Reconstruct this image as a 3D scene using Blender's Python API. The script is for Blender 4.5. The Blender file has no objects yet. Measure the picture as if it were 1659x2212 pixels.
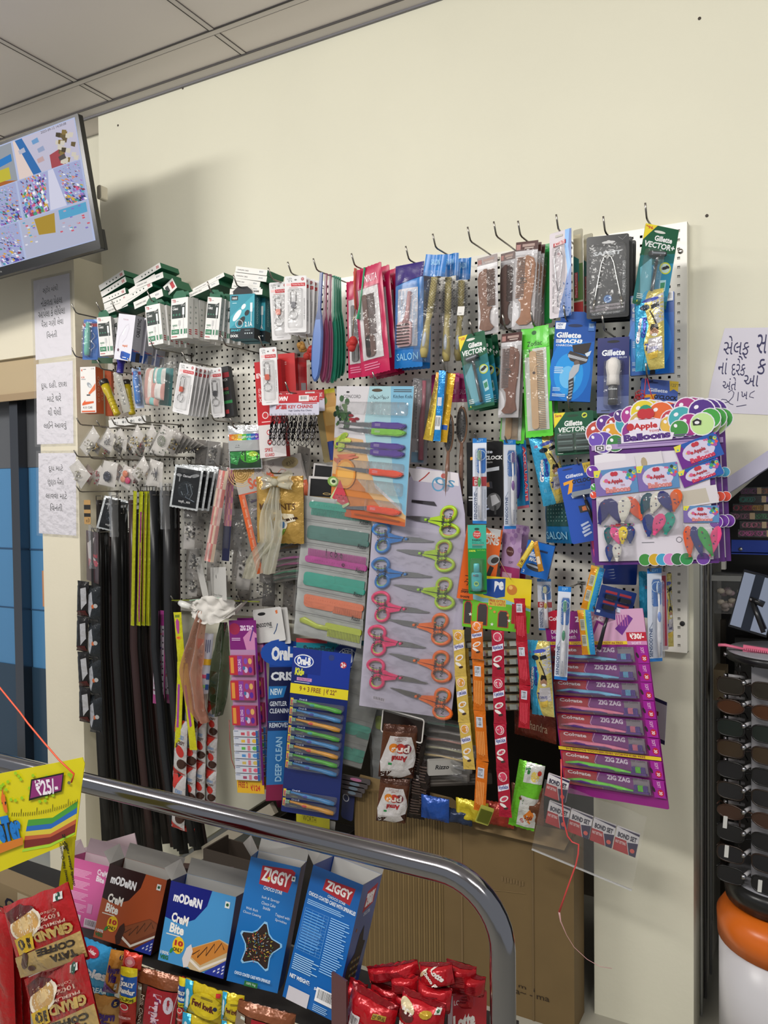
import bpy, math, random
from math import sin, cos, pi, radians, sqrt, atan2
from mathutils import Vector, Matrix, noise
from mathutils.geometry import tessellate_polygon as tessp
def tessellate(pl): return [tuple(t) for t in tessp(pl)]
V3 = Vector
SC = bpy.context.scene
COL = SC.collection
# ---------------- camera ----------------
FO, YAW, PIT, ROL, CD, CH = 1713.3, 0.50414, -0.027447, -0.011204, 2.35, 1.5
fwd = V3((-sin(YAW)*cos(PIT), cos(YAW)*cos(PIT), sin(PIT)))
rt0 = V3((cos(YAW), sin(YAW), 0)); up0 = rt0.cross(fwd)
RT = rt0*cos(ROL)+up0*sin(ROL); UP = up0*cos(ROL)-rt0*sin(ROL)
CAM = V3((0, -CD, CH))
cd = bpy.data.cameras.new('camera'); co = bpy.data.objects.new('camera', cd); COL.objects.link(co)
mw = Matrix((RT, UP, -fwd)).transposed().to_4x4(); mw.translation = CAM
co.matrix_world = mw
cd.sensor_fit = 'VERTICAL'; cd.sensor_height = 36; cd.lens = FO*36/2212; cd.clip_start = .02
SC.camera = co
# ---------------- light ----------------
wd = bpy.data.worlds.new('world'); SC.world = wd; wd.use_nodes = True
wd.node_tree.nodes['Background'].inputs[0].default_value = (.93, .96, 1, 1)
wd.node_tree.nodes['Background'].inputs[1].default_value = .36
def area(loc, rot, sx, sy, power, col=(1, .97, .92)):  # unseen tube lamps, tilted toward the wall to brighten it
    l = bpy.data.lights.new('unseen_tube_lamp', 'AREA'); l.shape = 'RECTANGLE'; l.size = sx; l.size_y = sy; l.energy = power; l.color = col
    o = bpy.data.objects.new('unseen_tube_lamp', l); o.location = loc; o.rotation_euler = rot; COL.objects.link(o)
    return o
area((-3.3, -2.3, 2.98), (radians(50), 0, radians(-18)), 1.2, .25, 34)
area((-1.0, -2.9, 2.98), (radians(45), 0, 0), 1.2, .25, 40)
area((.9, -2.3, 2.98), (radians(40), 0, radians(15)), 1.2, .25, 22)  # unseen, turned up to lighten the side of the pillar
SC.view_settings.view_transform = 'Standard'; SC.view_settings.look = 'None'; SC.view_settings.gamma = 1
SC.view_settings.use_curve_mapping = False; SC.view_settings.exposure = 0.18
SC.cycles.max_bounces = 8; SC.cycles.transparent_max_bounces = 24; SC.cycles.diffuse_bounces = 3
SC.cycles.caustics_reflective = False; SC.cycles.caustics_refractive = False; SC.cycles.use_denoising = True
SC.cycles.sample_clamp_indirect = 4
# ---------------- pixel -> world ----------------
def ray(px, py): return fwd+RT*((px-829.5)/FO)-UP*((py-1106)/FO)
def P(px, py, d=0):
    r = ray(px, py); return CAM+r*((CD-d)/r.y)
def PX(w):
    q = V3(w)-CAM; z = q.dot(fwd); return 829.5+FO*q.dot(RT)/z, 1106-FO*q.dot(UP)/z
# ---------------- materials ----------------
MATS = {}
def lin(h):
    h = h.lstrip('#')
    if len(h) == 3: h = ''.join(c*2 for c in h)
    return tuple(((int(h[i:i+2], 16)/255+.055)/1.055)**2.4 if int(h[i:i+2], 16) > 10 else int(h[i:i+2], 16)/255/12.92 for i in (0, 2, 4))+(1,)
def M(spec):
    """spec: 'hex', 'hex:kind' kinds: p paper (default) g gloss f foil c clear k cloth m metal t tinted film e emit"""
    if spec in MATS: return MATS[spec]
    hx, _, kd = spec.partition(':'); kd = kd or 'p'
    m = bpy.data.materials.new('mat_'+spec.replace('#', '').replace(':', '_')); m.use_nodes = True
    nt = m.node_tree; b = nt.nodes['Principled BSDF']; c = lin(hx)
    b.inputs['Base Color'].default_value = c
    rg = {'p': .55, 'g': .28, 'f': .25, 'k': .9, 'm': .22, 'w': .75, 's': .12, 'b': .35, 'r': .65}.get(kd, .5)
    b.inputs['Roughness'].default_value = rg
    def bump(scale, strength, dist=.01, detail=3, coord='Object'):
        tc = nt.nodes.new('ShaderNodeTexCoord'); n = nt.nodes.new('ShaderNodeTexNoise'); bp = nt.nodes.new('ShaderNodeBump')
        n.inputs['Scale'].default_value = scale; n.inputs['Detail'].default_value = detail
        nt.links.new(tc.outputs[coord], n.inputs['Vector']); nt.links.new(n.outputs['Fac'], bp.inputs['Height'])
        bp.inputs['Strength'].default_value = strength; bp.inputs['Distance'].default_value = dist
        return bp
    if kd == 'm': b.inputs['Metallic'].default_value = 1
    if kd == 's': b.inputs['Metallic'].default_value = 1
    if kd == 'f':
        b.inputs['Metallic'].default_value = .25
        nt.links.new(bump(34, .55, .012).outputs[0], b.inputs['Normal'])
    if kd == 'k': nt.links.new(bump(400, .3, .002).outputs[0], b.inputs['Normal'])
    if kd == 'w':
        tc = nt.nodes.new('ShaderNodeTexCoord'); n = nt.nodes.new('ShaderNodeTexNoise'); r = nt.nodes.new('ShaderNodeMixRGB')
        n.inputs['Scale'].default_value = 2.2; n.inputs['Detail'].default_value = 6
        r.inputs[1].default_value = c; r.inputs[2].default_value = tuple(x*.9 for x in c[:3])+(1,)
        nt.links.new(tc.outputs['Object'], n.inputs['Vector']); nt.links.new(n.outputs['Fac'], r.inputs[0]); nt.links.new(r.outputs[0], b.inputs['Base Color'])
        nt.links.new(bump(60, .12, .004).outputs[0], b.inputs['Normal'])
    if kd == 'r':   # corrugated kraft board
        tc = nt.nodes.new('ShaderNodeTexCoord'); n = nt.nodes.new('ShaderNodeTexNoise'); r = nt.nodes.new('ShaderNodeMixRGB')
        n.inputs['Scale'].default_value = 9; n.inputs['Detail'].default_value = 5
        r.inputs[1].default_value = c; r.inputs[2].default_value = tuple(x*.78 for x in c[:3])+(1,)
        nt.links.new(tc.outputs['Object'], n.inputs['Vector']); nt.links.new(n.outputs['Fac'], r.inputs[0]); nt.links.new(r.outputs[0], b.inputs['Base Color'])
    if kd == 'e':
        b.inputs['Emission Color'].default_value = c; b.inputs['Emission Strength'].default_value = .75; b.inputs['Base Color'].default_value = (0, 0, 0, 1)
        b.inputs['Roughness'].default_value = .6; b.inputs['Specular IOR Level'].default_value = .1
    if kd in 'ct':  # clear / tinted film
        out = nt.nodes['Material Output']; nt.nodes.remove(b)
        tr = nt.nodes.new('ShaderNodeBsdfTransparent'); gl = nt.nodes.new('ShaderNodeBsdfGlossy'); df = nt.nodes.new('ShaderNodeBsdfDiffuse')
        m1 = nt.nodes.new('ShaderNodeMixShader'); m2 = nt.nodes.new('ShaderNodeMixShader'); fr = nt.nodes.new('ShaderNodeFresnel')
        tr.inputs[0].default_value = (.97, .97, .97, 1) if kd == 'c' else tuple(.25+.75*x for x in c[:3])+(1,)
        df.inputs[0].default_value = c; gl.inputs['Roughness'].default_value = .12; fr.inputs[0].default_value = 1.55
        m1.inputs[0].default_value = .05 if kd == 'c' else .5
        bp = bump(30, .4, .02, 2)
        for s in (gl, fr): nt.links.new(bp.outputs[0], s.inputs['Normal'])
        nt.links.new(tr.outputs[0], m1.inputs[1]); nt.links.new(df.outputs[0], m1.inputs[2])
        mu = nt.nodes.new('ShaderNodeMath'); mu.operation = 'MULTIPLY'; mu.inputs[1].default_value = .4; mu.use_clamp = True
        nt.links.new(fr.outputs[0], mu.inputs[0]); nt.links.new(mu.outputs[0], m2.inputs[0]); nt.links.new(m1.outputs[0], m2.inputs[1]); nt.links.new(gl.outputs[0], m2.inputs[2])
        nt.links.new(m2.outputs[0], out.inputs[0])
    MATS[spec] = m
    return m
# ---------------- mesh builder ----------------
I4 = Matrix.Identity(4)
class MB:
    def __init__(s): s.v = []; s.f = []; s.m = []; s.s = []; s.ms = []
    def mi(s, spec):
        if spec not in s.ms: s.ms.append(spec)
        return s.ms.index(spec)
    def add(s, vs, fs, spec, smooth=False, M_=None):
        o = len(s.v); s.v += [tuple(M_ @ V3(p)) if M_ else tuple(p) for p in vs]; k = s.mi(spec)
        for f in fs: s.f.append(tuple(i+o for i in f)); s.m.append(k); s.s.append(smooth)
        return s
    def box(s, x0, y0, z0, x1, y1, z1, spec, M_=None):
        return s.add([(x0, y0, z0), (x1, y0, z0), (x1, y1, z0), (x0, y1, z0), (x0, y0, z1), (x1, y0, z1), (x1, y1, z1), (x0, y1, z1)],
                     [(0, 3, 2, 1), (4, 5, 6, 7), (0, 1, 5, 4), (1, 2, 6, 5), (2, 3, 7, 6), (3, 0, 4, 7)], spec, False, M_)
    def prism(s, poly, w0, w1, spec, f=None, M_=None, side=None):
        n = len(poly); g = f or (lambda u, v: 0)
        vs = [(u, v, w0+g(u, v)) for u, v in poly]+[(u, v, w1+g(u, v)) for u, v in poly]
        s.add(vs, [tuple(range(n-1, -1, -1)), tuple(range(n, 2*n))], spec, False, M_)
        return s.add(vs, [(i, (i+1) % n, n+(i+1) % n, n+i) for i in range(n)], side or spec, False, M_)
    def tube(s, pts, r, spec, n=8, cap=True, M_=None, flat=1.0, closed=False):
        pts = [V3(p) for p in pts]; N = len(pts); rs = r if isinstance(r, (list, tuple)) else [r]*N
        vs = []; prev = None
        for i, p in enumerate(pts):
            if closed: t = pts[(i+1) % N]-pts[i-1]
            else: t = pts[min(i+1, N-1)]-pts[max(i-1, 0)]
            if t.length < 1e-9: t = V3((0, 0, 1))
            t.normalize()
            if prev is None:
                a = t.cross(V3((0, 0, 1)));
                if a.length < .1: a = t.cross(V3((1, 0, 0)))
            else: a = prev-t*prev.dot(t)
            a.normalize(); prev = a; b = t.cross(a)
            for k in range(n):
                q = 2*pi*k/n; vs.append(p+a*(cos(q)*rs[i])+b*(sin(q)*rs[i]*flat))
        fs = [(i*n+k, i*n+(k+1) % n, (i+1)*n+(k+1) % n, (i+1)*n+k) for i in range(N-1) for k in range(n)]
        if closed: fs += [((N-1)*n+k, (N-1)*n+(k+1) % n, (k+1) % n, k) for k in range(n)]
        elif cap: fs += [tuple(range(n-1, -1, -1)), tuple((N-1)*n+k for k in range(n))]
        return s.add(vs, fs, spec, True, M_)
    def lathe(s, prof, spec, n=16, M_=None, c=(0, 0, 0), ax='z'):
        vs = []
        for r, z in prof:
            for k in range(n):
                q = 2*pi*k/n; p = (r*cos(q), r*sin(q), z) if ax == 'z' else (r*cos(q), z, r*sin(q))
                vs.append((p[0]+c[0], p[1]+c[1], p[2]+c[2]))
        L = len(prof)
        return s.add(vs, [(i*n+k, i*n+(k+1) % n, (i+1)*n+(k+1) % n, (i+1)*n+k) for i in range(L-1) for k in range(n)]+[tuple(range(n-1, -1, -1)), tuple((L-1)*n+k for k in range(n))], spec, True, M_)
    def ell(s, c, r, spec, n=12, m=8, M_=None):
        vs = []; 
        for i in range(1, m):
            a = pi*i/m
            for k in range(n):
                q = 2*pi*k/n; vs.append((c[0]+r[0]*sin(a)*cos(q), c[1]+r[1]*sin(a)*sin(q), c[2]+r[2]*cos(a)))
        T = len(vs); vs += [(c[0], c[1], c[2]+r[2]), (c[0], c[1], c[2]-r[2])]
        fs = [(i*n+k, (i+1)*n+k, (i+1)*n+(k+1) % n, i*n+(k+1) % n) for i in range(m-2) for k in range(n)]
        fs += [(T, k, (k+1) % n) for k in range(n)]+[(T+1, (m-2)*n+(k+1) % n, (m-2)*n+k) for k in range(n)]
        return s.add(vs, fs, spec, True, M_)
    def sheet(s, nu, nv, fun, spec, smooth=True, M_=None, skip=None):
        vs = [fun(i/nu, j/nv) for j in range(nv+1) for i in range(nu+1)]; w = nu+1
        sp = spec if callable(spec) else (lambda i, j: spec)
        groups = {}
        for j in range(nv):
            for i in range(nu):
                if skip and skip(i, j): continue
                groups.setdefault(sp(i, j), []).append((j*w+i, j*w+i+1, (j+1)*w+i+1, (j+1)*w+i))
        o = len(s.v); s.v += [tuple(M_ @ V3(p)) if M_ else tuple(p) for p in vs]
        for g, fs in groups.items():
            k = s.mi(g)
            for f in fs: s.f.append(tuple(i+o for i in f)); s.m.append(k); s.s.append(smooth)
        return s
    def build(s, name, parent=None, mw=None):
        me = bpy.data.meshes.new(name); me.from_pydata(s.v, [], s.f)
        for x in s.ms: me.materials.append(M(x))
        me.polygons.foreach_set('material_index', s.m); me.polygons.foreach_set('use_smooth', s.s); me.update()
        o = bpy.data.objects.new(name, me); COL.objects.link(o)
        if parent is not None: o.parent = parent
        if mw is not None: o.matrix_world = mw
        return o
def tag(o, label, cat, group=None, kind=None):
    o['label'] = label; o['category'] = cat
    if group: o['group'] = group
    if kind: o['kind'] = kind
    return o
def struct(o): o['kind'] = 'structure'; return o
KIDS = {}
def copy_tree(o, parent=None):
    c = o.copy(); COL.objects.link(c); c.parent = parent
    for ch in o.children: copy_tree(ch, c)
    return c
def inner(o, m): o.matrix_local = m; return o
# ---------------- text ----------------
TX = {}
def glyphs(t, off=0.0, sh=0.0, res=2):
    k = (t, off, sh)
    if k not in TX:
        cu = bpy.data.curves.new('t', 'FONT'); cu.body = t; cu.offset = off; cu.shear = sh; cu.resolution_u = res; cu.space_line = .95; cu.align_x = 'CENTER'
        o = bpy.data.objects.new('t', cu); me = bpy.data.meshes.new_from_object(o)
        vs = [(v.co.x, v.co.y) for v in me.vertices]; fs = [tuple(p.vertices) for p in me.polygons]
        bpy.data.objects.remove(o); bpy.data.meshes.remove(me); bpy.data.curves.remove(cu)
        if vs:
            x0 = min(v[0] for v in vs); x1 = max(v[0] for v in vs); y0 = min(v[1] for v in vs); y1 = max(v[1] for v in vs)
            vs = [((v[0]-x0)/(x1-x0)-.5, (v[1]-y0)/(y1-y0)-.5) for v in vs]
        TX[k] = (vs, fs)
    return TX[k]
LAY = .00006
class Art:
    """flat print on a surface; x to the right 0..1, y DOWN 0..1 of a W x H metre sheet"""
    def __init__(s, mb, W, H, base=0.0, f=None, kind='', M_=None): s.mb = mb; s.W = W; s.H = H; s.w = base; s.f = f; s.k = kind; s.M = M_
    def sp(s, c): return c if ':' in c or not s.k else c+':'+s.k
    def put(s, vs, fs, c):
        s.w += LAY; f = s.f
        if f and len(vs) < 60:
            out = []; st = []
            for g in fs:
                q = [V3((vs[i][0], vs[i][1], 0)) for i in g]
                st += [tuple(q[i] for i in t) for t in tessellate([q])] if len(q) > 3 else [tuple(q)]
            while st and len(out) < 1500:
                t = st.pop(); e = [(t[i]-t[i-1]).length for i in range(3)]; k = e.index(max(e))
                if e[k] > .0085: a, b, o_ = t[k-1], t[k], t[(k+1) % 3]; m = (a+b)/2; st += [(a, m, o_), (m, b, o_)]
                else: out.append(t)
            vs = []; fs = []
            for t in out:
                c_ = (t[1]-t[0]).cross(t[2]-t[0]).z; t = t if c_ > 0 else t[::-1]; o_ = len(vs); vs += [(p.x, p.y) for p in t]; fs.append((o_, o_+1, o_+2))
        s.mb.add([(x, y, s.w+(f(x, y) if f else 0)) for x, y in vs], fs, s.sp(c), False, s.M); return s
    def r(s, x0, y0, x1, y1, c, n=None):
        W, H = s.W, s.H
        if s.f:
            nx = max(1, int(abs(x1-x0)*W/.008)); ny = max(1, int(abs(y1-y0)*H/.008))
        else: nx = ny = 1
        vs = [((x0+(x1-x0)*i/nx)*W, (1-(y1+(y0-y1)*j/ny))*H) for j in range(ny+1) for i in range(nx+1)]
        return s.put(vs, [(j*(nx+1)+i, j*(nx+1)+i+1, (j+1)*(nx+1)+i+1, (j+1)*(nx+1)+i) for j in range(ny) for i in range(nx)], c)
    def p(s, pts, c): 
        return s.put([(x*s.W, (1-y)*s.H) for x, y in pts], [tuple(range(len(pts)))], c)
    def e(s, x, y, rx, ry, c, n=18, rot=0):
        """rx in units of W; ry in units of W too when ry<0 (circle-ish)"""
        rx *= s.W; ry = -ry*s.W if ry < 0 else ry*s.H
        vs = [(x*s.W, (1-y)*s.H)]
        for k in range(n):
            q = 2*pi*k/n; a, b = rx*cos(q), ry*sin(q)
            vs.append((x*s.W+a*cos(rot)-b*sin(rot), (1-y)*s.H+a*sin(rot)+b*cos(rot)))
        return s.put(vs, [(0, k+1, (k+1) % n+1) for k in range(n)], c)
    def c(s, x, y, r, c, n=18): return s.e(x, y, r, -r, c, n)
    def ring(s, x, y, r0, r1, c, n=20):
        vs = []
        for k in range(n):
            q = 2*pi*k/n
            for r in (r0, r1): vs.append((x*s.W+r*s.W*cos(q), (1-y)*s.H+r*s.W*sin(q)))
        return s.put(vs, [(2*k, 2*k+1, (2*k+3) % (2*n), (2*k+2) % (2*n)) for k in range(n)], c)
    def l(s, pts, wd, c):
        """polyline, width wd in units of W"""
        q = [V3((x*s.W, (1-y)*s.H)) for x, y in pts]; q = [V3((a[0], a[1], 0)) for a in q]; vs = []; n = len(q)
        for i in range(n):
            t = q[min(i+1, n-1)]-q[max(0, i-1)]; t = t.normalized() if t.length else V3((1, 0, 0)); m = V3((-t.y, t.x, 0))*wd*s.W/2
            vs += [(q[i]+m)[:2], (q[i]-m)[:2]]
        return s.put(vs, [(2*i, 2*i+1, 2*i+3, 2*i+2) for i in range(n-1)], c)
    def t(s, txt, x0, y0, x1, y1, c, rot=0, b=0.0, sh=0.0, ol=None):
        """text fitted in the box; rot degrees ccw; ol outline colour"""
        if ol: s.t(txt, x0, y0, x1, y1, ol, rot, b+.05, sh)
        vs, fs = glyphs(txt, b, sh)
        cx, cy = (x0+x1)/2*s.W, (1-(y0+y1)/2)*s.H; w, h = abs(x1-x0)*s.W, abs(y1-y0)*s.H
        if 60 < abs(rot) < 120: w, h = h, w
        a = radians(rot); ca, sa = cos(a), sin(a)
        return s.put([(cx+x*w*ca-y*h*sa, cy+x*w*sa+y*h*ca) for x, y in vs], fs, c)
    def tn(s, x0, y0, x1, y1, n, c, v=False, fr=.45, seed=0):
        """unreadable small print as n thin bars"""
        rg = random.Random(seed+n)
        vs = []; fs = []
        for i in range(n):
            if v: a0 = x0+(x1-x0)*(i+.2)/n; a1 = a0+(x1-x0)/n*fr; b0 = y0; b1 = y0+(y1-y0)*rg.uniform(.7, 1)
            else: b0 = y0+(y1-y0)*(i+.2)/n; b1 = b0+(y1-y0)/n*fr; a0 = x0; a1 = x0+(x1-x0)*rg.uniform(.7, 1)
            o = len(vs); vs += [(a0*s.W, (1-b0)*s.H), (a1*s.W, (1-b0)*s.H), (a1*s.W, (1-b1)*s.H), (a0*s.W, (1-b1)*s.H)]; fs.append((o+3, o+2, o+1, o))
        return s.put(vs, fs, c)
    def bar(s, x0, y0, x1, y1, bg='f4f4f4', n=14, v=True):
        s.r(x0, y0, x1, y1, bg); dx, dy = (x1-x0)*.08, (y1-y0)*.1
        rg = random.Random(n); vs = []; fs = []
        for i in range(n):
            f0 = (i+rg.uniform(.1, .3))/n; f1 = f0+rg.uniform(.25, .6)/n
            if v: q = (x0+dx+(x1-x0-2*dx)*f0, y0+dy, x0+dx+(x1-x0-2*dx)*f1, y1-dy*2.5)
            else: q = (x0+dx, y0+dy+(y1-y0-2*dy)*f0, x1-dx*2.5, y0+dy+(y1-y0-2*dy)*f1)
            o = len(vs); vs += [(q[0]*s.W, (1-q[3])*s.H), (q[2]*s.W, (1-q[3])*s.H), (q[2]*s.W, (1-q[1])*s.H), (q[0]*s.W, (1-q[1])*s.H)]; fs.append((o, o+1, o+2, o+3))
        return s.put(vs, fs, '1a1a1a')
# ---------------- frames from where a rectangle stands ----------------
class Fr: pass
def on_plane(px, py, C, n):
    r = ray(px, py); return CAM+r*((C-CAM).dot(n)/r.dot(n))
def fr(tl, tr, bl, d, yaw=None, tilt=0):
    if ON: return fr_on(ON[0], ON[1], tl, tr, bl)
    cx, cy = (tr[0]+bl[0])/2, (tr[1]+bl[1])/2; C = P(cx, cy, d)
    def solve(a, ti=tilt):
        a = radians(a); ti = radians(ti)
        n = V3((sin(a)*cos(ti), -cos(a)*cos(ti), sin(ti)))
        q = [on_plane(*z, C, n) for z in (tl, tr, bl)]
        return n, q
    if yaw is None:
        best = None
        for a in range(-40, 41, 2):
            n, q = solve(a); e1 = (q[1]-q[0]).normalized(); e2 = (q[0]-q[2]).normalized()
            s = e1.dot(e2)**2+.00002*(a/5)**2
            if best is None or s < best[0]: best = (s, a)
        yaw = best[1]
    n, q = solve(yaw)
    v = (q[0]-q[2]); h = v.length; v.normalize(); u = v.cross(n); w = abs((q[1]-q[0]).dot(u))
    F = Fr(); F.w = w; F.h = h; F.n = n; F.u = u; F.v = v
    m = Matrix((u, v, n)).transposed().to_4x4(); m.translation = q[2]; F.m = m; F.yaw = yaw
    return F
def fr_on(G, off, tl, tr, bl):
    C = G.m.translation+G.n*off; q = [on_plane(*z, C, G.n) for z in (tl, tr, bl)]; v = q[0]-q[2]; F = Fr(); F.h = v.length; v.normalize(); u = v.cross(G.n); F.w = abs((q[1]-q[0]).dot(u)); F.n = G.n; F.u = u; F.v = v
    m = Matrix((u, v, G.n)).transposed().to_4x4(); m.translation = q[2]; F.m = m; return F
ON = []
def rrect(w, h, r, x=0, y=0, n=3):
    o = []
    for cx, cy, a0 in ((x+w-r, y+r, -90), (x+w-r, y+h-r, 0), (x+r, y+h-r, 90), (x+r, y+r, 180)):
        for k in range(n+1):
            a = radians(a0+90*k/n); o.append((cx+r*cos(a), cy+r*sin(a)))
    return o
def root_empty(name, F, label, cat, group=None):
    o = bpy.data.objects.new(name, None); o.empty_display_size = .02; COL.objects.link(o); o.matrix_world = F.m if isinstance(F, Fr) else F
    return tag(o, label, cat, group)
ORD = 'front second third fourth fifth sixth seventh eighth ninth tenth eleventh twelfth'.split()
# ---------------- generic wares ----------------
def card(name, label, cat, tl, tr, bl, d, draw, bg='f2f0ee', th=.0012, rad=.004, yaw=None, group=None, tilt=0, side=None, notch=None):
    """printed hanging card: the root mesh; draw(A,F) prints on it"""
    F = fr(tl, tr, bl, d, yaw, tilt); mb = MB()
    mb.prism(notch(F) if notch else rrect(F.w, F.h, min(rad, F.w*.3)), -th, 0, bg, side=side)
    A = Art(mb, F.w, F.h, 0)
    if draw: draw(A, F)
    o = mb.build(name, None, F.m); tag(o, label, cat, group); o['F'] = 0
    FR[o.name] = F
    return o
FR = {}
def pillow_f(W, H, T, seed=0, wr=.0025, fl=.06):
    """front bulge of a sealed bag"""
    def f(u, v):
        a = max(0, min(1, u/W)); b = max(0, min(1, v/H))
        e = (4*a*(1-a))**.5*(min(1, b/.18, (1-b)/.18)**.7 if 0 < b < 1 else 0)
        q = noise.noise(V3((u*45+seed, v*28, seed*1.7)))+.25*noise.noise(V3((u*80, v*60+seed, 3)))
        return T*e+wr*q*(.3+e)
    return f
def bag(name, label, cat, tl, tr, bl, d, draw, bg='f2f0ee:f', T=.012, yaw=None, group=None, wr=.003, seed=1, ends=.0, tilt=0, edge=None, back=True):
    F = fr(tl, tr, bl, d, yaw, tilt); mb = MB(); f = pillow_f(F.w, F.h, T, seed, wr); nu, nv = max(6, int(F.w/.006)), max(8, int(F.h/.008))
    nu = min(nu, 26); nv = min(nv, 36)
    def pt(a, b, s=1):
        u, v = a*F.w, b*F.h
        pin = 0 if not ends else ends*F.w*sin(a*pi*2)*0
        jag = .0012*((j_(a)) if (b in (0, 1)) else 0)
        return (u+pin, v+jag, s*f(u, v) if s > 0 else -f(u, v)*.5)
    def j_(a): return sin(a*F.w/.0022*pi)
    mb.sheet(nu, nv, lambda a, b: pt(a, b), bg)
    if back: mb.sheet(nu, nv, lambda a, b: pt(1-a, b, -1)[:2]+(-.001-f((1-a)*F.w, b*F.h)*.4,), bg)
    A = Art(mb, F.w, F.h, .0014, f, bg.partition(':')[2] if bg.partition(':')[2] in 'fg' else '')
    if draw: draw(A, F)
    o = mb.build(name, None, F.m); tag(o, label, cat, group); FR[o.name] = F
    return o
def film(o, F, T=.012, seed=3, name='clear_wrap', x0=0, y0=0, x1=1, y1=1, wr=.003, spec='ffffff:c', base=.002):
    """a clear wrinkled film part lying over the front of o"""
    mb = MB(); W, H = F.w*(x1-x0), F.h*(y1-y0); f = pillow_f(W, H, T, seed, wr)
    nu, nv = min(24, max(5, int(W/.006))), min(30, max(6, int(H/.007)))
    mb.sheet(nu, nv, lambda a, b: (F.w*x0+a*W, F.h*(1-y1)+b*H, base+f(a*W, b*H)), spec)
    return mb.build(name, o)
def blister(o, W, H, x0, y0, x1, y1, T=.012, name='blister', rad=.006, spec='ffffff:c'):
    """hard clear plastic bubble, coordinates like Art"""
    mb = MB(); w, h = (x1-x0)*W, (y1-y0)*H; ins = min(.004, w*.15)
    a = rrect(w, h, min(rad, w*.4), x0*W, (1-y1)*H); b = rrect(w-2*ins, h-2*ins, min(rad, w*.3), x0*W+ins, (1-y1)*H+ins); n = len(a)
    vs = [(x, y, .001) for x, y in a]+[(x, y, T) for x, y in b]
    mb.add(vs, [(i, (i+1) % n, n+(i+1) % n, n+i) for i in range(n)]+[tuple(range(n, 2*n))], spec)
    return mb.build(name, o)
def carton(name, label, cat, tl, tr, bl, d, dep, draw, bg='f2f0ee', sidec=None, side=None, yaw=None, group=None, top=None, tilt=0, topc=None, right=None):
    """cardboard carton with depth dep behind the front face; side(A) prints its right-hand side"""
    F = fr(tl, tr, bl, d, yaw, tilt); mb = MB(); W, H = F.w, F.h; sc = sidec or bg
    vs = [(0, 0, -dep), (W, 0, -dep), (W, H, -dep), (0, H, -dep), (0, 0, 0), (W, 0, 0), (W, H, 0), (0, H, 0)]
    mb.add(vs, [(4, 5, 6, 7), (0, 3, 2, 1)], bg); mb.add(vs, [(1, 2, 6, 5), (3, 0, 4, 7)], sc); mb.add(vs, [(0, 1, 5, 4)], sc)
    if top != 'open': mb.add(vs, [(2, 3, 7, 6)], topc or sc)
    A = Art(mb, W, H, 0)
    if draw: draw(A, F)
    if side:
        Ms = Matrix(((0, 0, 1, W), (0, 1, 0, 0), (-1, 0, 0, 0), (0, 0, 0, 1)))
        side(Art(mb, dep, H, 0, None, '', Ms), F)
    o = mb.build(name, None, F.m); tag(o, label, cat, group); FR[o.name] = F
    return o
def row_back(o, n, step, labels, jx=.002, jr=1.5, seed=5, ax=(0, 1, 0)):
    """copies of a thing hanging behind it on the same hook, towards the wall"""
    rg = random.Random(seed); out = []
    for i in range(1, n+1):
        c = copy_tree(o); m = o.matrix_world.copy()
        R_ = Matrix.Rotation(radians(rg.uniform(-jr, jr)), 4, 'Y')
        t = m.translation+V3(ax)*step*i+V3((rg.uniform(-jx, jx), 0, rg.uniform(-jx, jx)))
        m2 = R_ @ m.to_3x3().to_4x4(); m2.translation = t; c.matrix_world = m2
        if labels:
            c['label'] = labels[i-1] if isinstance(labels, list) else labels % ORD[i]
        out.append(c)
    return out
def hook(px, py, d, what, tip=.03, drop=0.0):
    """bent chrome wire hook: back plate on the board, arm, upturned tip"""
    e = P(px, py, d); x, z = e.x, e.z
    mb = MB(); pts = [(x, 0, z-drop), (x, -d*.5, z-drop*.5), (x, -d+.012, z-.001), (x, -d, z+.002), (x, -d-.006, z+.010), (x, -d-.012-tip*.35, z+.012+tip)]
    o0 = V3((x, 0, z)); pts = [V3(p)-o0 for p in pts]
    mb.tube(pts, .0026, '8a8680:m', 7); mb.box(-.011, -.006, -.004-drop, .011, .001, .004-drop, '9a968e:m')
    mb.tube([pts[0]+V3((0, -.003, -.002)), pts[0]+V3((0, -.003, -.028))], .0022, '8a8680:m', 6)
    o = mb.build('display_hook'); o.location = o0
    return tag(o, what, 'hook')
# ================= room shell =================
FZ = -.10
CREAM = 'e2dfcb:w'
def wall(name, poly, y0, y1, spec):   # poly in (x,z), extruded along y
    mb = MB(); vs = [(x, y0, z) for x, z in poly]+[(x, y1, z) for x, z in poly]; n = len(poly)
    mb.add(vs, [tuple(range(n)), tuple(range(2*n-1, n-1, -1))], spec); mb.add(vs, [(i, n+i, n+(i+1) % n, (i+1) % n) for i in range(n)], spec)
    return struct(mb.build(name))
CZ = 3.09
wall('wall_back', [(-2.66, CZ), (-2.66, FZ), (-2.46, FZ), (-.92, .98), (-.6, .98), (-.6, FZ), (-.316, FZ), (-.316, 1.385), (-.10, 1.585), (1.2, 2.6), (1.2, CZ)], .03, .16, CREAM)
wall('wall_left', [(-4.2, CZ-.63), (-4.2, 2.085), (-2.878, 2.085), (-2.878, FZ), (-2.652, FZ), (-2.652, CZ-.63)], -.118, .03, 'e4dcc6:w')
wall('wall_far', [(-4.2, FZ), (-4.2, CZ), (-2.66, CZ), (-2.66, FZ)], .16, .2, CREAM)
wall('wall_niche', [(-2.6, FZ), (-2.6, 1.02), (-.3, 1.02), (-.3, FZ)], .72, .75, '4a4236:p')  # niche shade put into the colour: dark brown-grey instead of cream
mb = MB(); mb.box(-.6, .16, FZ, -.317, .76, 2.4, 'a8a294:w'); struct(mb.build('wall_pillar'))
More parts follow.
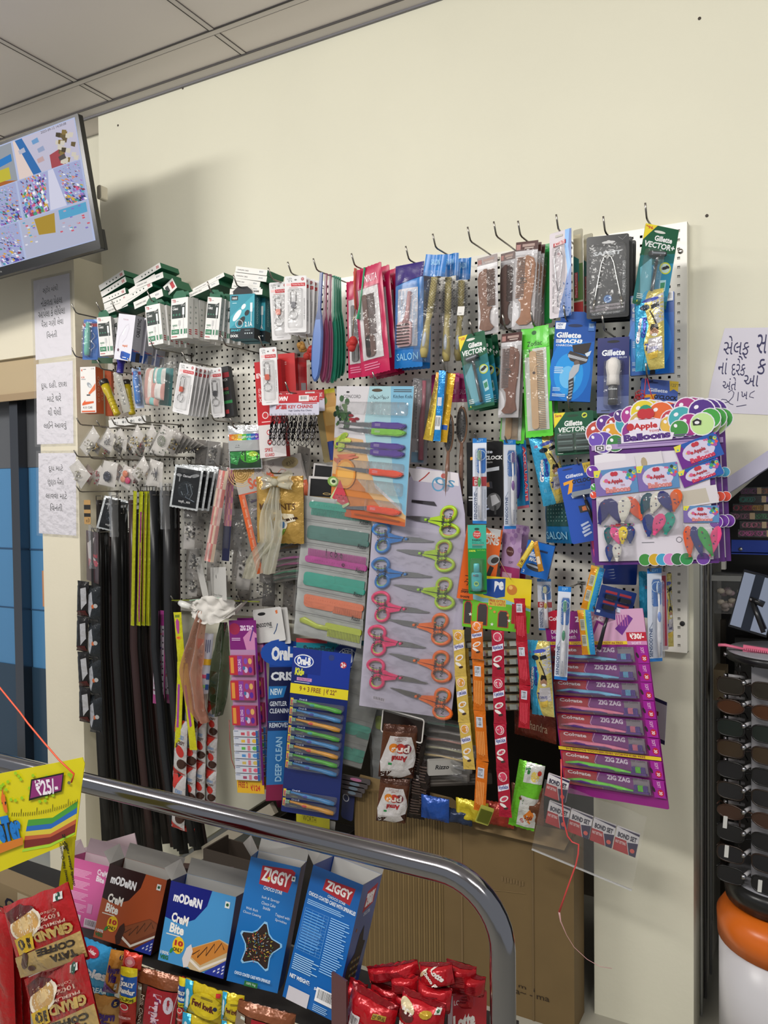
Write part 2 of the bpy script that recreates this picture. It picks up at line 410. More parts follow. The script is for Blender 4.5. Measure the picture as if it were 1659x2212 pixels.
mb = MB(); mb.box(-2.4, .16, 1.0, -.6, .75, 1.03, '4a4236'); struct(mb.build('wall_niche_top'))  # same shade-darkened colour for the niche top
wall('wall_closet', [(-.55, FZ), (-.55, 2.9), (1.4, 2.9), (1.4, FZ)], .75, .78, '2c2a28')
mb = MB(); mb.box(-4.4, -4.6, FZ-.03, 1.6, .9, FZ, 'a8a598'); struct(mb.build('floor'))
# ceiling tiles with grid
mb = MB(); mb.box(-4.4, -4.6, CZ, 1.6, .2, CZ+.04, 'e6dedb:p')
gx = [-3.88, -3.2, -2.52, -1.84, -1.16, -.48, .2, .88]
for x in gx:
    mb.box(x-.010, -4.6, CZ-.003, x+.010, -.03, CZ, 'd4cdca'); mb.box(x-.0135, -4.6, CZ-.0035, x-.0095, -.03, CZ, '2a2626'); mb.box(x+.0095, -4.6, CZ-.0032, x+.0115, -.03, CZ, '5a5454')
for k in range(7):
    y = -.187-.68*k
    mb.box(-4.4, y-.012, CZ-.004, 1.6, y+.012, CZ, 'd4cdca'); mb.box(-4.4, y-.0155, CZ-.0045, 1.6, y-.0115, CZ, '2a2626'); mb.box(-4.4, y+.010, CZ-.0042, 1.6, y+.012, CZ, '5a5454')
struct(mb.build('ceiling'))
mb = MB(); mb.box(-4.4, -.025, CZ-.006, 1.6, .03, CZ-.001, 'd0cac8'); mb.box(-4.4, -.028, CZ-.007, 1.6, -.025, CZ-.001, '4a4646'); mb.box(-4.4, .02, CZ-.012, 1.6, .03, CZ-.006, '77757a'); struct(mb.build('trim_1'))
# pegboard: real square holes, 25 mm pitch, folded rim
PX0, PX1, PZ0, PZ1 = -2.60, -.3285, 1.033, 2.2345
def pegboard():
    mb = MB(); pt = .0252; nx = int((PX1-PX0-.02)/pt); nz = int((PZ1-PZ0-.012)/pt); hs = .0075
    ox = PX1-.022-(nx-1)*pt; oz = PZ0+.02
    xs = [PX0]; zs = [PZ0]
    for i in range(nx): xs += [ox+i*pt-hs/2, ox+i*pt+hs/2]
    for i in range(nz): zs += [oz+i*pt-hs/2, oz+i*pt+hs/2]
    xs.append(PX1); zs.append(PZ1)
    vs = [(x, 0, z) for z in zs for x in xs]; w = len(xs); fs = []
    seam = {30, 60}
    for j in range(len(zs)-1):
        for i in range(w-1):
            if i % 2 == 1 and j % 2 == 1 and i//2 not in seam: continue
            k = j*w+i; fs.append((k, k+1, k+w+1, k+w))
    mb.add(vs, fs, 'e6e3d8:g')
    for x0, x1, z0, z1 in ((PX0, PX1, PZ0, PZ0+.002), (PX0, PX1, PZ1-.002, PZ1), (PX0, PX0+.002, PZ0, PZ1), (PX1-.002, PX1, PZ0, PZ1)): mb.box(x0, 0.0001, z0, x1, .0285, z1, 'e6e3d8:g')
    mb.box(PX1-.034, .004, PZ0+.002, PX1-.002, .012, PZ1-.002, 'c9c6ba')
    mb.box(PX0+.002, .024, PZ0+.002, PX1-.034, .028, PZ1-.002, '2e2c29')  # dark sheet added behind the holes, standing in for shade in the gap
    for i in seam:
        x = ox+i*pt; mb.box(x-.0006, -.0006, PZ0, x+.0006, 0, PZ1, 'b0ac9f')
    o = mb.build('pegboard'); tag(o, 'large white perforated metal pegboard panel fixed to the cream wall', 'pegboard')
    for px, py in ((1470, 543), (1474, 1347)):
        q = P(px, py); m2 = MB(); m2.lathe([(.007, 0), (.007, .002), (.004, .0035), (0.001, .0035)], '9a968e:m' if py < 900 else '222222', 12, None, (0, 0, 0), 'y'); s = m2.build('screw', o); s.rotation_euler = (0, 0, pi); s.location = q
pegboard()
# under-stair stringer edge on the right
mb = MB(); a = P(1560, 1042, -.03); b = P(1700, 948, -.03); a2 = P(1560, 1076, -.03); b2 = P(1700, 985, -.03)
mb.add([(q.x, y, q.z) for y in (-.012, .05) for q in (a2, b2, b, a)], [(3, 2, 1, 0), (4, 5, 6, 7), (0, 1, 5, 4), (1, 2, 6, 5), (2, 3, 7, 6), (3, 0, 4, 7)], 'b9b6cc:p'); struct(mb.build('trim_2'))
# metal corner profile on the side of the pillar
mb = MB()
for y, w, c in ((.165, .012, 'c8ccd2:m'), (.26, .02, '9a9aa0:m'), (.40, .014, 'c0c4cc:m')): mb.box(-.315, y, FZ, -.309, y+w, 1.38, c)
struct(mb.build('trim_3'))
# nail holes high on the wall
for i, (px, py) in enumerate(((395, 191), (584, 121), (812, 40), (255, 271), (1527, 466), (1511, 40))):
    q = P(px, py, -.03); m2 = MB(); m2.lathe([(.0045, 0), (.0045, .001), (.002, .0015)], '3a3028', 8, None, (0, 0, 0), 'y'); o = m2.build('wall_plug'); o.location = q; o.rotation_euler = (0, 0, pi)
    tag(o, ['small dark wall plug third from the right below the ceiling line', 'small dark wall plug second from the right below the ceiling', 'small dark wall plug nearest the top centre under the ceiling', 'small dark wall plug left, just beside the screen', 'tiny dark nail above the right end of the pegboard', 'tiny dark nail at the top right of the wall'][i], 'wall plug', 'plugs in the upper wall')
# doorway at far left: lintel, jamb, blue door
mb = MB(); mb.box(-4.2, -.10, 1.93, -2.878, .1, 2.085, 'b9a583'); mb.box(-4.2, -.112, 1.905, -2.87, -.10, 1.935, 'a0896a'); struct(mb.build('door_2'))
mb = MB(); mb.box(-3.9, .0, FZ, -2.878, .04, 1.93, '4f86b4:g')
mb.box(-3.9, -.004, 1.25, -2.878, 0, 1.256, '2c4f72'); mb.box(-3.9, -.004, 1.62, -2.878, 0, 1.93, '5a5c60:g'); mb.box(-3.9, -.004, .98, -2.878, 0, .984, '2c4f72')
mb.box(-3.9, -.006, .2, -2.878, 0, .72, '2b4256:g'); mb.box(-3.17, -.05, 0, -3.115, 0, 1.93, '6b6d72:m')
mb.box(-3.03, -.008, 1.0, -2.93, -.002, 1.16, 'c8885a:g'); A = Art(mb, .1, .08, 0, None, '', Matrix(((1, 0, 0, -3.03), (0, 0, -1, -.0085), (0, 1, 0, 1.02), (0, 0, 0, 1)))); A.t('ER', .2, .3, .8, .75, '5a3a3a', 0, .03); mb.box(-2.92, -.008, 1.02, -2.88, -.002, 1.2, 'b8404a:g'); mb.box(-2.98, -.008, 1.4, -2.89, -.002, 1.72, '7a4a34:g'); mb.box(-2.96, -.008, .72, -2.885, -.002, .95, 'b8b4c0:g')
o = mb.build('door_1'); struct(o)
# papers
def paper(tl, tr, bl, d, rows, label):
    def dr(A, F):
        for t, x0, y0, x1, y1 in rows: A.t(t, x0, y0, x1, y1, '1c1c1e')
    o = card('paper_notice', label, 'notice', tl, tr, bl, d, dr, 'f2eef6', .0004, .001, 0)
    F = FR[o.name]; m2 = MB(); m2.sheet(5, 8, lambda a, b: (F.w*(a*1.12-.06), F.h*(b*1.06-.03), .0008+.0007*noise.noise(V3((a*4, b*5, tl[0])))), 'ffffff:c'); m2.build('sticky_tape', o)
paper((72, 607), (150, 592), (77, 778), .1185, [('સ્ટોર માંથી', .26, .1, .68, .2), ('નીકળતા પેહલા', .2, .235, .79, .345), ('આપેલા કે લીધેલા', .12, .37, .85, .485), ('પૈસા ગણી લેવા', .19, .51, .8, .62), ('િવનંતી', .34, .665, .62, .75)], 'topmost of three printed white notices taped to the left wall')
paper((78, 787), (157, 783), (80, 960), .1185, [('દૂધ, દહી, છાશ', .14, .22, .84, .33), ('માટે ઘરે', .3, .38, .68, .48), ('થી થેલી', .32, .55, .68, .65), ('લઈને આવવું', .2, .72, .82, .83)], 'middle one of three printed white notices taped to the left wall')
paper((83, 979), (164, 979), (84, 1152), .1185, [('દૂધ માટે', .28, .14, .66, .24), ('છુટ્ટા પૈસા', .25, .3, .68, .41), ('લાવવા માટે', .2, .47, .76, .56), ('િવનંતી', .32, .62, .64, .71)], 'lowest of three printed white notices taped to the left wall')
# handwritten sheet on the right
def hand():
    F = fr((1545, 707), (1690, 688), (1524, 890), -.029, 0); mb = MB()
    mb.prism([(.0, 0), (F.w*1.0, .0), (F.w*1.02, F.h), (F.w*.15, F.h*.99), (F.w*.11, F.h*.8), (.035*F.w, F.h*.35)], -.0003, .0003, 'd6d2de')
    A = Art(mb, F.w, F.h, .0004); k = '211d52'
    A.t('સેલ્ફ', .17, .10, .56, .38, k); A.t('સ', .67, .08, .82, .3, k); A.t('નાં', .12, .36, .26, .55, k); A.t('દરેક', .33, .36, .54, .56, k); A.t('ક', .72, .36, .84, .54, k)
    A.t('અંતે', .22, .58, .43, .73, k); A.t('આ', .54, .55, .76, .68, k)
    A.l([(.32, .76), (.37, .73), (.41, .76), (.40, .81), (.34, .87), (.26, .885), (.21, .865), (.24, .84), (.30, .845), (.37, .89), (.42, .9)], .011, k)
    A.l([(.475, .75), (.48, .855)], .011, k); A.t('ખ', .52, .74, .62, .83, k); A.l([(.72, .73), (.66, .76), (.65, .8), (.72, .81)], .011, k); A.l([(.47, .92), (.62, .895)], .011, k)
    for y in (.115, .375,): pass
    o = mb.build('handwritten_notice', None, F.m); tag(o, 'white sheet with blue handwriting stuck to the right wall', 'notice')
hand()
# ================= television =================
def tv():
    F = fr((-245, 405), (167, 238), (-200, 645), .30, -3, -7)
    F = fr((-250, 403), (167, 237), (-200, 652), .42, 4, -8); mb = MB(); W, H = F.w, F.h
    mb.prism(rrect(W, H, .006), -.022, 0, '141415:g'); mb.box(.06, .03, -.06, W-.06, H*.7, -.022, '19191a'); mb.box(0, -.0, -.035, W, .07, -.02, '1c1c1e')
    A = Art(mb, W, H, 0)
    A.t('Daiwa', .49, .955, .53, .972, '8a8a8a')
    o = mb.build('television', None, F.m); tag(o, 'black wall mounted television showing security camera pictures', 'television')
    mb = MB(); x0, x1, y0, y1 = .018, .984, .02, .93; A = Art(mb, W, H, .0002); A.r(x0, y0, x1, y1, 'b9c4e6:e')
    rg = random.Random(4)
    def X(a): return x0+(x1-x0)*a
    def Y(a): return y0+(y1-y0)*a
    A.r(X(.42), Y(.01), X(.69), Y(.33), '9aa0a8:e'); A.r(X(.70), Y(.01), X(.995), Y(.33), 'c8c4d8:e')
    A.p([(X(.42), Y(.2)), (X(.69), Y(.33)), (X(.42), Y(.33))], 'b06428:e'); A.p([(X(.5), Y(.16)), (X(.61), Y(.12)), (X(.61), Y(.28)), (X(.5), Y(.24))], '3a2c26:e'); A.p([(X(.58), Y(.2)), (X(.66), Y(.2)), (X(.66), Y(.3)), (X(.58), Y(.3))], 'c8bc38:e')
    A.p([(X(.60), Y(.12)), (X(.68), Y(.1)), (X(.68), Y(.16)), (X(.60), Y(.18))], '2a7ec8:e'); A.e(X(.46), Y(.06), .03, .05, '78b878:e')
    A.p([(X(.70), Y(.01)), (X(.745), Y(.01)), (X(.81), Y(.33)), (X(.77), Y(.33))], '2f6fb2:e'); A.p([(X(.70), Y(.01)), (X(.71), Y(.01)), (X(.77), Y(.33)), (X(.70), Y(.33))], 'e8d4cc:e')
    A.p([(X(.86), Y(.22)), (X(.93), Y(.19)), (X(.93), Y(.33)), (X(.86), Y(.33))], 'a84850:e')
    for i in range(26): a, b = rg.uniform(.90, .98), rg.uniform(.05, .3); A.p([(X(a), Y(b)), (X(a+.02), Y(b+.015)), (X(a+.012), Y(b+.05)), (X(a-.005), Y(b+.03))], rg.choice(['8a7440', '4a4030', 'd8d0c0', '6a5a3a'])+':e')
    [A.p([(X(a), Y(b)), (X(a+.03), Y(b-.01)), (X(a+.035), Y(b+.03)), (X(a+.004), Y(b+.035))], c+':e') for a, b, c in ((.44, .1, '6a7a6a'), (.5, .05, '88a0b8'), (.55, .06, 'c8ccd8'), (.72, .1, 'b8bcd0'), (.79, .06, '70a0d0'), (.81, .14, '9aa8c8'), (.8, .22, 'c8a8a8'), (.52, .19, '2a2420'), (.56, .14, '40302a'), (.47, .24, 'c87838'), (.9, .26, '504a4a'))]
    A.t('2023-09-12 14:30:08', X(.84), Y(.015), X(.96), Y(.035), '303038:e')
    for (a0, a1, b0, b1) in ((.34, .68, .34, .66), (.69, .995, .34, .66), (.30, .66, .67, .995)):
        A.r(X(a0), Y(b0), X(a1), Y(b1), 'a8b0d8:e')
        cx = (a0+a1)/2+.01; wq = A.w+LAY*2
        A.p([(X(cx-.01), Y(b0)), (X(cx+.015), Y(b0)), (X(cx+.05), Y(b1)), (X(cx-.03), Y(b1))], 'd8d8ec:e')
        cs = ['6a5ac0', '3c4898', 'd85a8a', '58b0c8', 'e8e8f4', 'd8b040', '8a3a4a', '3a3a50', 'a878c8', '48a078', 'e88858', 'ffffff', '7880b8']
        for i in range(520):
            A.w = wq+LAY*(i % 9); t = rg.random(); sd = rg.choice((-1, 1)); b = b0+(b1-b0)*t
            q = cx+sd*(.03+.02*t+rg.random()*(a1-a0)*.42); 
            if not a0+.004 < q < a1-.012: continue
            w, h = rg.uniform(.004, .013)*(.5+t), rg.uniform(.007, .026)*(.5+t)
            A.p([(X(q), Y(min(b, b1-.02))), (X(q+w), Y(min(b, b1-.02)+.01*sd)), (X(q+w+.004), Y(min(b+h, b1))), (X(q+.004), Y(min(b+h, b1)))], rg.choice(cs)+':e')
    A.r(X(.67), Y(.67), X(.995), Y(.995), 'b8bcd4:e'); A.p([(X(.74), Y(.69)), (X(.84), Y(.69)), (X(.83), Y(.85)), (X(.75), Y(.83))], 'b09030:e'); A.p([(X(.86), Y(.68)), (X(.99), Y(.68)), (X(.99), Y(.76)), (X(.86), Y(.76))], '58a8d0:e')
    for i in range(90):
        A.w = wq+LAY*(6+i % 5); a, b = rg.uniform(.67, .98), rg.uniform(.68, .88)
        if .73 < a < .85: continue
        A.p([(X(a), Y(b)), (X(a+.012), Y(b)), (X(a+.014), Y(b+.012)), (X(a+.002), Y(b+.012))], rg.choice(['d85a6a', '5aa8c8', 'e8e8f4', 'e0c060', '8878c8', 'c8a8b8'])+':e')
    mb.build('screen', o)
    mb = MB(); mb.box(W*.35, H*.35, -.1, W*.65, H*.65, -.05, '202022'); b = mb.build('wall_bracket', o)
    # arm to the wall
    q = F.m @ V3((W*.5, H*.5, -.08)); mb = MB(); mb.tube([q, (q.x, .03, q.z+.0)], .02, '202022:m'); a = mb.build('bracket_arm'); a.parent = o; a.matrix_world = Matrix.Identity(4)
    inv = o.matrix_world.inverted(); a.matrix_parent_inverse = inv
tv()
# small white receiver seen beside the screen
q = P(193, 410, .36); mb = MB(); mb.prism(rrect(.022, .05, .008), -.03, 0, 'd8d0bc:g'); o = mb.build('wall_sensor'); o.matrix_world = Matrix.Translation((q.x-.03, -.30, q.z-.01)) @ Matrix.Rotation(pi/2, 4, 'X')
tag(o, 'small cream plastic sensor behind the right edge of the television', 'sensor')
# ================= top left: chargers, cable cartons =================
GRN = '1f6648'
def cable_side(txt):
    def s(A, F):
        if txt: A.t('CHARGING CABLE', .06, .42, .42, .66, '2a2a2a', b=.02); A.bar(.74, .25, .9, .7, 'eeeeee', 9)
        else:
            for i in range(4): A.c(.3+.13*i, .55, .022, '18392c', 8)
            for i in range(3): A.p([(.84+.035*i, .28), (.86+.035*i, .28), (.865+.035*i, .78), (.845+.035*i, .78)], 'b8303a')
    return s
FLAT = [(213, 617, 272, 604, 216, 628, 0), (217, 631, 276, 618, 220, 642, 0), (221, 644, 272, 633, 223, 655, 0), (224, 656, 276, 645, 226, 668, 0), (225, 669, 276, 658, 227, 681, 1),
        (288, 602, 350, 585, 291, 613, 0), (291, 613, 353, 597, 293, 625, 1), (277, 626, 340, 613, 280, 637, 0), (269, 639, 331, 624, 272, 651, 0), (258, 651, 322, 634, 262, 664, 0), (288, 653, 352, 636, 291, 668, 1),
        (416, 624, 488, 608, 418, 632, 1), (408, 633, 475, 620, 410, 643, 1),
        (510, 575, 581, 566, 508, 587, 1), (507, 588, 580, 580, 505, 600, 1), (505, 600, 566, 591, 503, 611, 1), (502, 611, 567, 603, 500, 622, 1), (497, 624, 568, 616, 496, 636, 1)]
FL = ['top of the leftmost lying stack', 'second in the leftmost lying stack', 'third in the leftmost lying stack', 'fourth in the leftmost lying stack', 'bottom of the leftmost lying stack',
      'topmost of the peaked pile', 'second of the peaked pile, text side out', 'third of the peaked pile', 'fourth of the peaked pile', 'lower left of the peaked pile', 'bottom of the peaked pile, text side out',
      'back one of the middle pair', 'front one of the middle pair', 'topmost of the stack over the blue car charger', 'second down over the blue car charger', 'middle of the stack over the blue car charger', 'fourth down over the blue car charger', 'bottom of the stack over the blue car charger']
for q, l in zip(FLAT, FL):
    a, b, c, d_, e, g, t = q
    carton('cable_carton', 'white and green cable carton lying flat, '+l, 'box', (a, b), (c, d_), (e, g), .165, .10, cable_side(t), 'e9e7e2', GRN, yaw=2, group='cable cartons lying on the hooks')
carton('cable_carton', 'green cable carton lying askew right of the peaked pile', 'box', (352, 620), (378, 612), (362, 640), .13, .09, lambda A, F: (A.r(.1, .2, .4, .8, '1c2a26'), A.r(.6, .2, .9, .8, 'b8303a')), 'e9e7e2', GRN, yaw=2, group='cable cartons lying on the hooks')
def tb_front(A, F):
    A.t('TB', .06, .03, .28, .105, 'b02f38', b=.03); A.tn(.31, .07, .5, .1, 1, '999999')
    A.p([(.05, .16), (.7, .16), (.86, .12), (.86, .5), (.05, .5)], '1d2b28'); A.t('CABLE', .1, .24, .42, .29, 'f4f4f4', b=.03); A.tn(.1, .2, .3, .23, 1, 'cccccc'); A.t('DT-02', .6, .17, .82, .205, 'e8e8e8')
    for i in range(3): A.c(.16+.18*i, .41, .05, '3a7a60', 10)
    A.r(.68, .24, .8, .42, 'f6f6f6'); A.r(.72, .42, .76, .93, 'e0e0e0'); A.r(.45, .55, .58, .68, 'cccccc'); A.r(.5, .68, .53, .93, 'dddddd')
    A.t('QUICK', .1, .65, .4, .7, '2a7a5a', b=.03); A.tn(.1, .72, .3, .735, 1, '888888')
    A.r(.05, .77, .5, .89, '1f7a52'); A.t('2.1A CHARGE', .1, .8, .42, .86, 'e8f4ee'); A.r(.6, .77, .68, .89, '1f7a52'); A.r(.8, .77, .88, .89, '1f7a52'); A.r(.92, .77, .97, .89, '1f7a52'); A.tn(.06, .93, .5, .97, 1, 'c04850')
def tb_side(A, F):
    for i in range(4): A.c(.5, .24+.13*i, .12, '24352f', 10); A.c(.5, .24+.13*i, .06, 'd8e8e0', 8)
    for i in range(3): A.r(.25, .78+.05*i, .72, .805+.05*i, 'b02f38')
def tab(o, F, c=GRN):
    mb = MB(); W, H = F.w, F.h; mb.prism([(W*.12, H), (W*.88, H), (W*.88, H+.012), (W*.7, H+.026), (W*.3, H+.026), (W*.12, H+.012)], -.0012, -.0004, c); mb.build('hang_tab', o)
def tb(tl, tr, bl, n, where, step=.03):
    o = carton('cable_box', 'white hanging cable box with green tab, '+where+', frontmost', 'box', tl, tr, bl, .19, .026, tb_front, 'ecebe8', 'd2d1cd', tb_side, None, 'hanging cable boxes', tilt=0)
    tab(o, FR[o.name]); L = row_back(o, n, step, ['white hanging cable box, '+where+', %s from the front' % ORD[i+1] for i in range(n)], .003, 3, seed=int(tl[0]))
tb((209, 686), (239, 683), (216, 769), 1, 'leftmost column beside the mint trimmer', .04)
tb((313, 662), (345, 655), (321, 748), 4, 'column right of the cable packs')
tb((370, 646), (406, 641), (369, 733), 5, 'middle column')
tb((449, 641), (479, 643), (441, 732), 5, 'column beside the blue car charger')
for i, (a, b) in enumerate(((246, 668), (318, 640), (372, 630), (450, 622))): pass
def rapid(A, F):
    A.t('TOVOK', .3, .1, .62, .13, 'a05068'); A.l([(.28, .85), (.15, .7), (.2, .5), (.5, .25), (.66, .2), (.72, .3), (.6, .5), (.4, .62)], .03, 'd0ccd8'); A.l([(.35, .45), (.5, .3)], .06, 'ffffff')
    A.t('rapid', .42, .65, .72, .72, 'd8702a', b=.03); A.c(.2, .79, .06, '6a4a5a'); A.p([(.45, .8), (.95, .84), (.9, .99), (.4, .97)], '1f58b4'); A.p([(.38, .8), (.6, .86), (.52, .97), (.36, .95)], '284a9a'); A.tn(.5, .92, .8, .95, 1, 'ffffff')
def rapid_side(A, F): A.t('CABLE SYNC', .3, .06, .7, .46, '1c1c20', 90, .03); A.tn(.35, .52, .6, .72, 4, 'a0a0a8'); A.p([(0, .72), (1, .8), (1, 1), (0, 1)], '2a4a8a'); A.t('rapid', .1, .74, .8, .79, 'd8702a'); A.r(.5, .8, .95, 1, '241c22')
o = carton('cable_pack', 'white and blue cable pack with grey side, frontmost of three', 'box', (257, 677), (294, 673), (246, 775), .19, .042, rapid, 'e4e2ec', '9a9aa2', rapid_side, group='white and blue cable packs')
row_back(o, 2, .062, ['second white and blue cable pack behind the frontmost one', 'rearmost of the three white and blue cable packs'], .002, 2)
o = carton('cable_pack', 'green and purple cable pack behind the leftmost cable box', 'box', (245, 684), (262, 680), (248, 770), .12, .05, lambda A, F: (A.r(0, .0, 1, .25, 'e8e4dc'), A.r(0, .25, 1, .45, '7ac43c'), A.r(0, .45, 1, 1, '2a2a7a'), A.t('2', .3, .12, .7, .22, '222222')), 'd8d6d0', '2a2a7a')
def dock(A, F):
    A.r(0, 0, 1, .76, '2f93a8:g'); A.p([(0, .5), (1, 0), (1, .3), (0, .76)], '45aabc:g'); A.r(0, .76, 1, 1, '17222a:g'); A.r(.06, .03, .33, .13, '12222a'); A.t('nexi', .1, .045, .29, .11, 'dddddd', b=.02); A.tn(.1, .18, .34, .21, 1, 'bfe4ea')
    A.e(.3, .47, .26, .06, 'f2f4f4', 16, .9); A.e(.56, .28, .12, .045, 'f2f4f4', 12, .9); A.e(.48, .6, .2, .06, '1a2026', 16, .9); A.e(.7, .42, .12, .05, '1a2026', 12, .9); A.ring(.39, .66, .13, .155, 'c8ccd0')
    A.r(.83, .2, .92, .4, 'eef4f4'); A.r(.86, .4, .89, .62, 'dfecec'); A.t('2.1A', .62, .62, .92, .73, 'f4f4f4', b=.02)
    A.t('SMART', .05, .78, .46, .83, '3fb2c4', b=.04); A.t('CAR', .05, .855, .25, .885, '708088'); A.t('DOCK', .04, .9, .36, .96, 'f4f4f4', b=.04); A.tn(.62, .8, .92, .83, 1, '8899a0')
    for i in range(4): A.c(.64+.09*i, .88, .028, 'c0ccd0', 8)
def dock_side(A, F):
    A.r(0, .76, 1, 1, '11181e')
    for i in range(7): A.ring(.5, .1+.085*i, .08, .13, '9ac8d0', 10)
o = carton('car_charger_box', 'turquoise and black car charger box, front one of two', 'box', (497, 637), (550, 634), (496, 733), .18, .045, dock, '2f93a8', '1f7485', dock_side)
row_back(o, 1, .06, ['turquoise car charger box behind the front one'], 0, 0)
tab(o, FR[o.name], '14181c')
# ---- keyring blister cards ----
def ring_parts(o, F, c='d8502a:g', x=.42, y0=.3, clip=True):
    W, H = F.w, F.h; mb = MB(); X = x*W
    lo = [(X-.009, (1-y0)*H, .006), (X-.009, (1-y0-.2)*H, .006), (X+.009, (1-y0-.2)*H, .006), (X+.009, (1-y0)*H, .006), (X+.005, (1-y0)*H+.006, .006), (X-.005, (1-y0)*H+.006, .006)]
    mb.tube(lo, .0014, 'a8a8a8:m', 6, closed=True); mb.tube([(X, (1-y0-.25)*H, .006), (X, (1-y0-.32)*H, .006)], .0015, '989898:m', 6)
    mb.tube([(X+.013*cos(2*pi*k/16), (1-y0-.32)*H-.013+.013*sin(2*pi*k/16), .006) for k in range(16)], .0013, 'b0b0b0:m', 6, closed=True)
    mb.build('key_ring', o)
    mb = MB(); mb.prism(rrect(.016, .019, .004, X-.008, (1-y0-.27)*H), .003, .0095, c); mb.build('fob', o)
    blister(o, W, H, .14, .22, .84, .92, .012)
def lufa(A, F):
    A.t('LUFA', .12, .03, .34, .065, '2a2a2a'); A.t('路飞', .16, .075, .34, .11, '1a1a1a', b=.03); A.c(.82, .06, .07, 'a8343c'); A.ring(.82, .06, .02, .04, 'e8b8b8'); A.e(.5, .07, .06, .012, '6a6a68')
    A.r(.08, .13, .3, .17, 'f0c8c8'); A.r(.3, .125, .94, .185, 'c42f38'); A.t('Pocket Key Ring', .36, .135, .88, .175, 'f4dada'); A.tn(.2, .2, .75, .215, 1, 'c88888')
    A.t('YOUR QUALITY FAVORITE', .88, .4, .93, .78, '4a4a50', 90); A.tn(.25, .95, .75, .96, 1, '9a9aa0')
def keycard(tl, tr, bl, d, c, label, n=0, step=.018, rest='', yaw=None):
    o = card('keyring_card', label, 'keyring pack', tl, tr, bl, d, lufa, 'e6e5e6', .0015, .005, yaw, 'carded key rings'); ring_parts(o, FR[o.name], c)
    if n: row_back(o, n, step, [rest+', %s from the front' % ORD[i+1] for i in range(n)], .003, 3, seed=9)
    return o
keycard((581, 611), (622, 608), (588, 736), .15, 'd8582a:g', 'white blister card with orange key ring beside the car chargers')
keycard((615, 597), (662, 595), (615, 719), .19, '2c2c40:g', 'white blister card with dark key ring, front of the top row', 4, .022, 'white key ring card in the top row')
keycard((388, 783), (425, 779), (372, 889), .19, 'd8502a:g', 'white blister card with orange key ring under the cable boxes, frontmost', 5, .02, 'white key ring card under the cable boxes')
keycard((450, 796), (478, 793), (458, 903), .10, '22222a:g', 'white blister card with steel key ring against the black torch box')
keycard((560, 752), (597, 749), (566, 876), .20, 'd8502a:g', 'white blister card with orange key ring over the red cable boxes')
# ---- black torch box, blue trimmers, orange charger box ----
carton('torch_box', 'slim black and red box hanging right of the key ring cards', 'box', (468, 795), (492, 790), (482, 902), .07, .03, lambda A, F: (A.r(0, .12, 1, .22, 'a02a34'), A.t('TORCH', .1, .24, .8, .29, 'dddddd'), A.t('CHARGE', .1, .42, .8, .47, 'c83838'), A.t('MODE', .1, .5, .8, .55, '3a9a4a'), A.r(0, .68, 1, .74, '2a8a4a'), A.r(.3, .86, .6, .94, 'b03038')), '1c1c20', '1c1c20')
def trimmer(tl, tr, bl, d, label, c, bg, sc=1):
    o = card('trimmer_pack', label, 'trimmer', tl, tr, bl, d, lambda A, F: (A.r(0, .1, 1, .18, 'b03a48'), A.p([(.6, 0), (1, 0), (1, .1)], '8ab0e0'), A.t('TRIMMER', .03, .4, .13, .9, '22388a', 90)), bg, .001, .003)
    F = FR[o.name]; W, H = F.w, F.h; mb = MB(); X = W*.42
    mb.tube([(X, H*.9, .012), (X, H*.74, .012), (X-.001, H*.7, .012), (X-.001, H*.2, .012), (X, H*.1, .012)], [.009, .009, .0115, .011, .009], c, 12); mb.ell((X, H*.7, .014), (.012, .008, .01), c); mb.build('trimmer', o)
    mb = MB(); mb.tube([(W*.75+.006*sin(i*.9), H*(.65-.035*i), .008+.003*cos(i)) for i in range(14)], .0012, 'c8c8cc:g', 5); mb.build('cable', o)
    blister(o, W, H, .12, .06, .92, .95, .026); return o
trimmer((181, 690), (214, 690), (178, 777), .17, 'mint green trimmer in a blue blister card, far left', '6fc4b4:g', '3a6ab4')
trimmer((284, 795), (303, 795), (293, 882), .17, 'small blue trimmer in a blister card below the cable packs', '3a78c4:g', 'b8c4e0')
card('trimmer_pack', 'blue backing card hanging behind the mint trimmer', 'trimmer', (200, 700), (245, 700), (198, 785), .08, lambda A, F: (A.r(0, .1, 1, .18, 'b03a48'), A.r(0, .85, 1, 1, '2a5a34')), '3460a8')
def car4(A, F):
    A.p([(.05, .08), (.14, .03), (.14, .1)], 'd8582a'); A.tn(.2, .04, .45, .07, 1, '555555'); A.t('K-98', .72, .03, .9, .06, '444444'); A.t('4.1A', .06, .2, .28, .25, 'd8582a', b=.03); A.tn(.06, .26, .45, .285, 1, '777777')
    A.e(.58, .4, .2, .04, '9aa0a8', 14, -.9); A.e(.62, .42, .12, .025, 'd0d4d8', 12, -.9); A.p([(.5, .58), (.98, .36), (.98, .5), (.62, .6)], 'e0703a'); A.p([(.1, .8), (.3, .72), (.3, .76), (.85, .75), (.85, .79), (.1, .84)], 'e0602a')
    A.r(.4, .6, .62, .63, '444444'); A.t('4 //1 CAR', .15, .86, .76, .91, '4a4a4a'); A.r(.06, .955, .94, .985, 'e0602a')
def car4s(A, F):
    for i in range(5): A.c(.35, .24+.12*i, .13, 'e8b090', 10); A.c(.35, .24+.12*i, .09, 'c45820', 10)
    for i in range(2): A.c(.8, .55+.12*i, .11, 'e8b090', 10); A.c(.8, .55+.12*i, .08, 'c45820', 10)
carton('car_charger_box', 'orange and white four-in-one car charger box at the left', 'box', (173, 793), (206, 792), (175, 892), .16, .06, car4, 'ece9e6', 'cf5a1f', car4s, None, topc='d8682a')
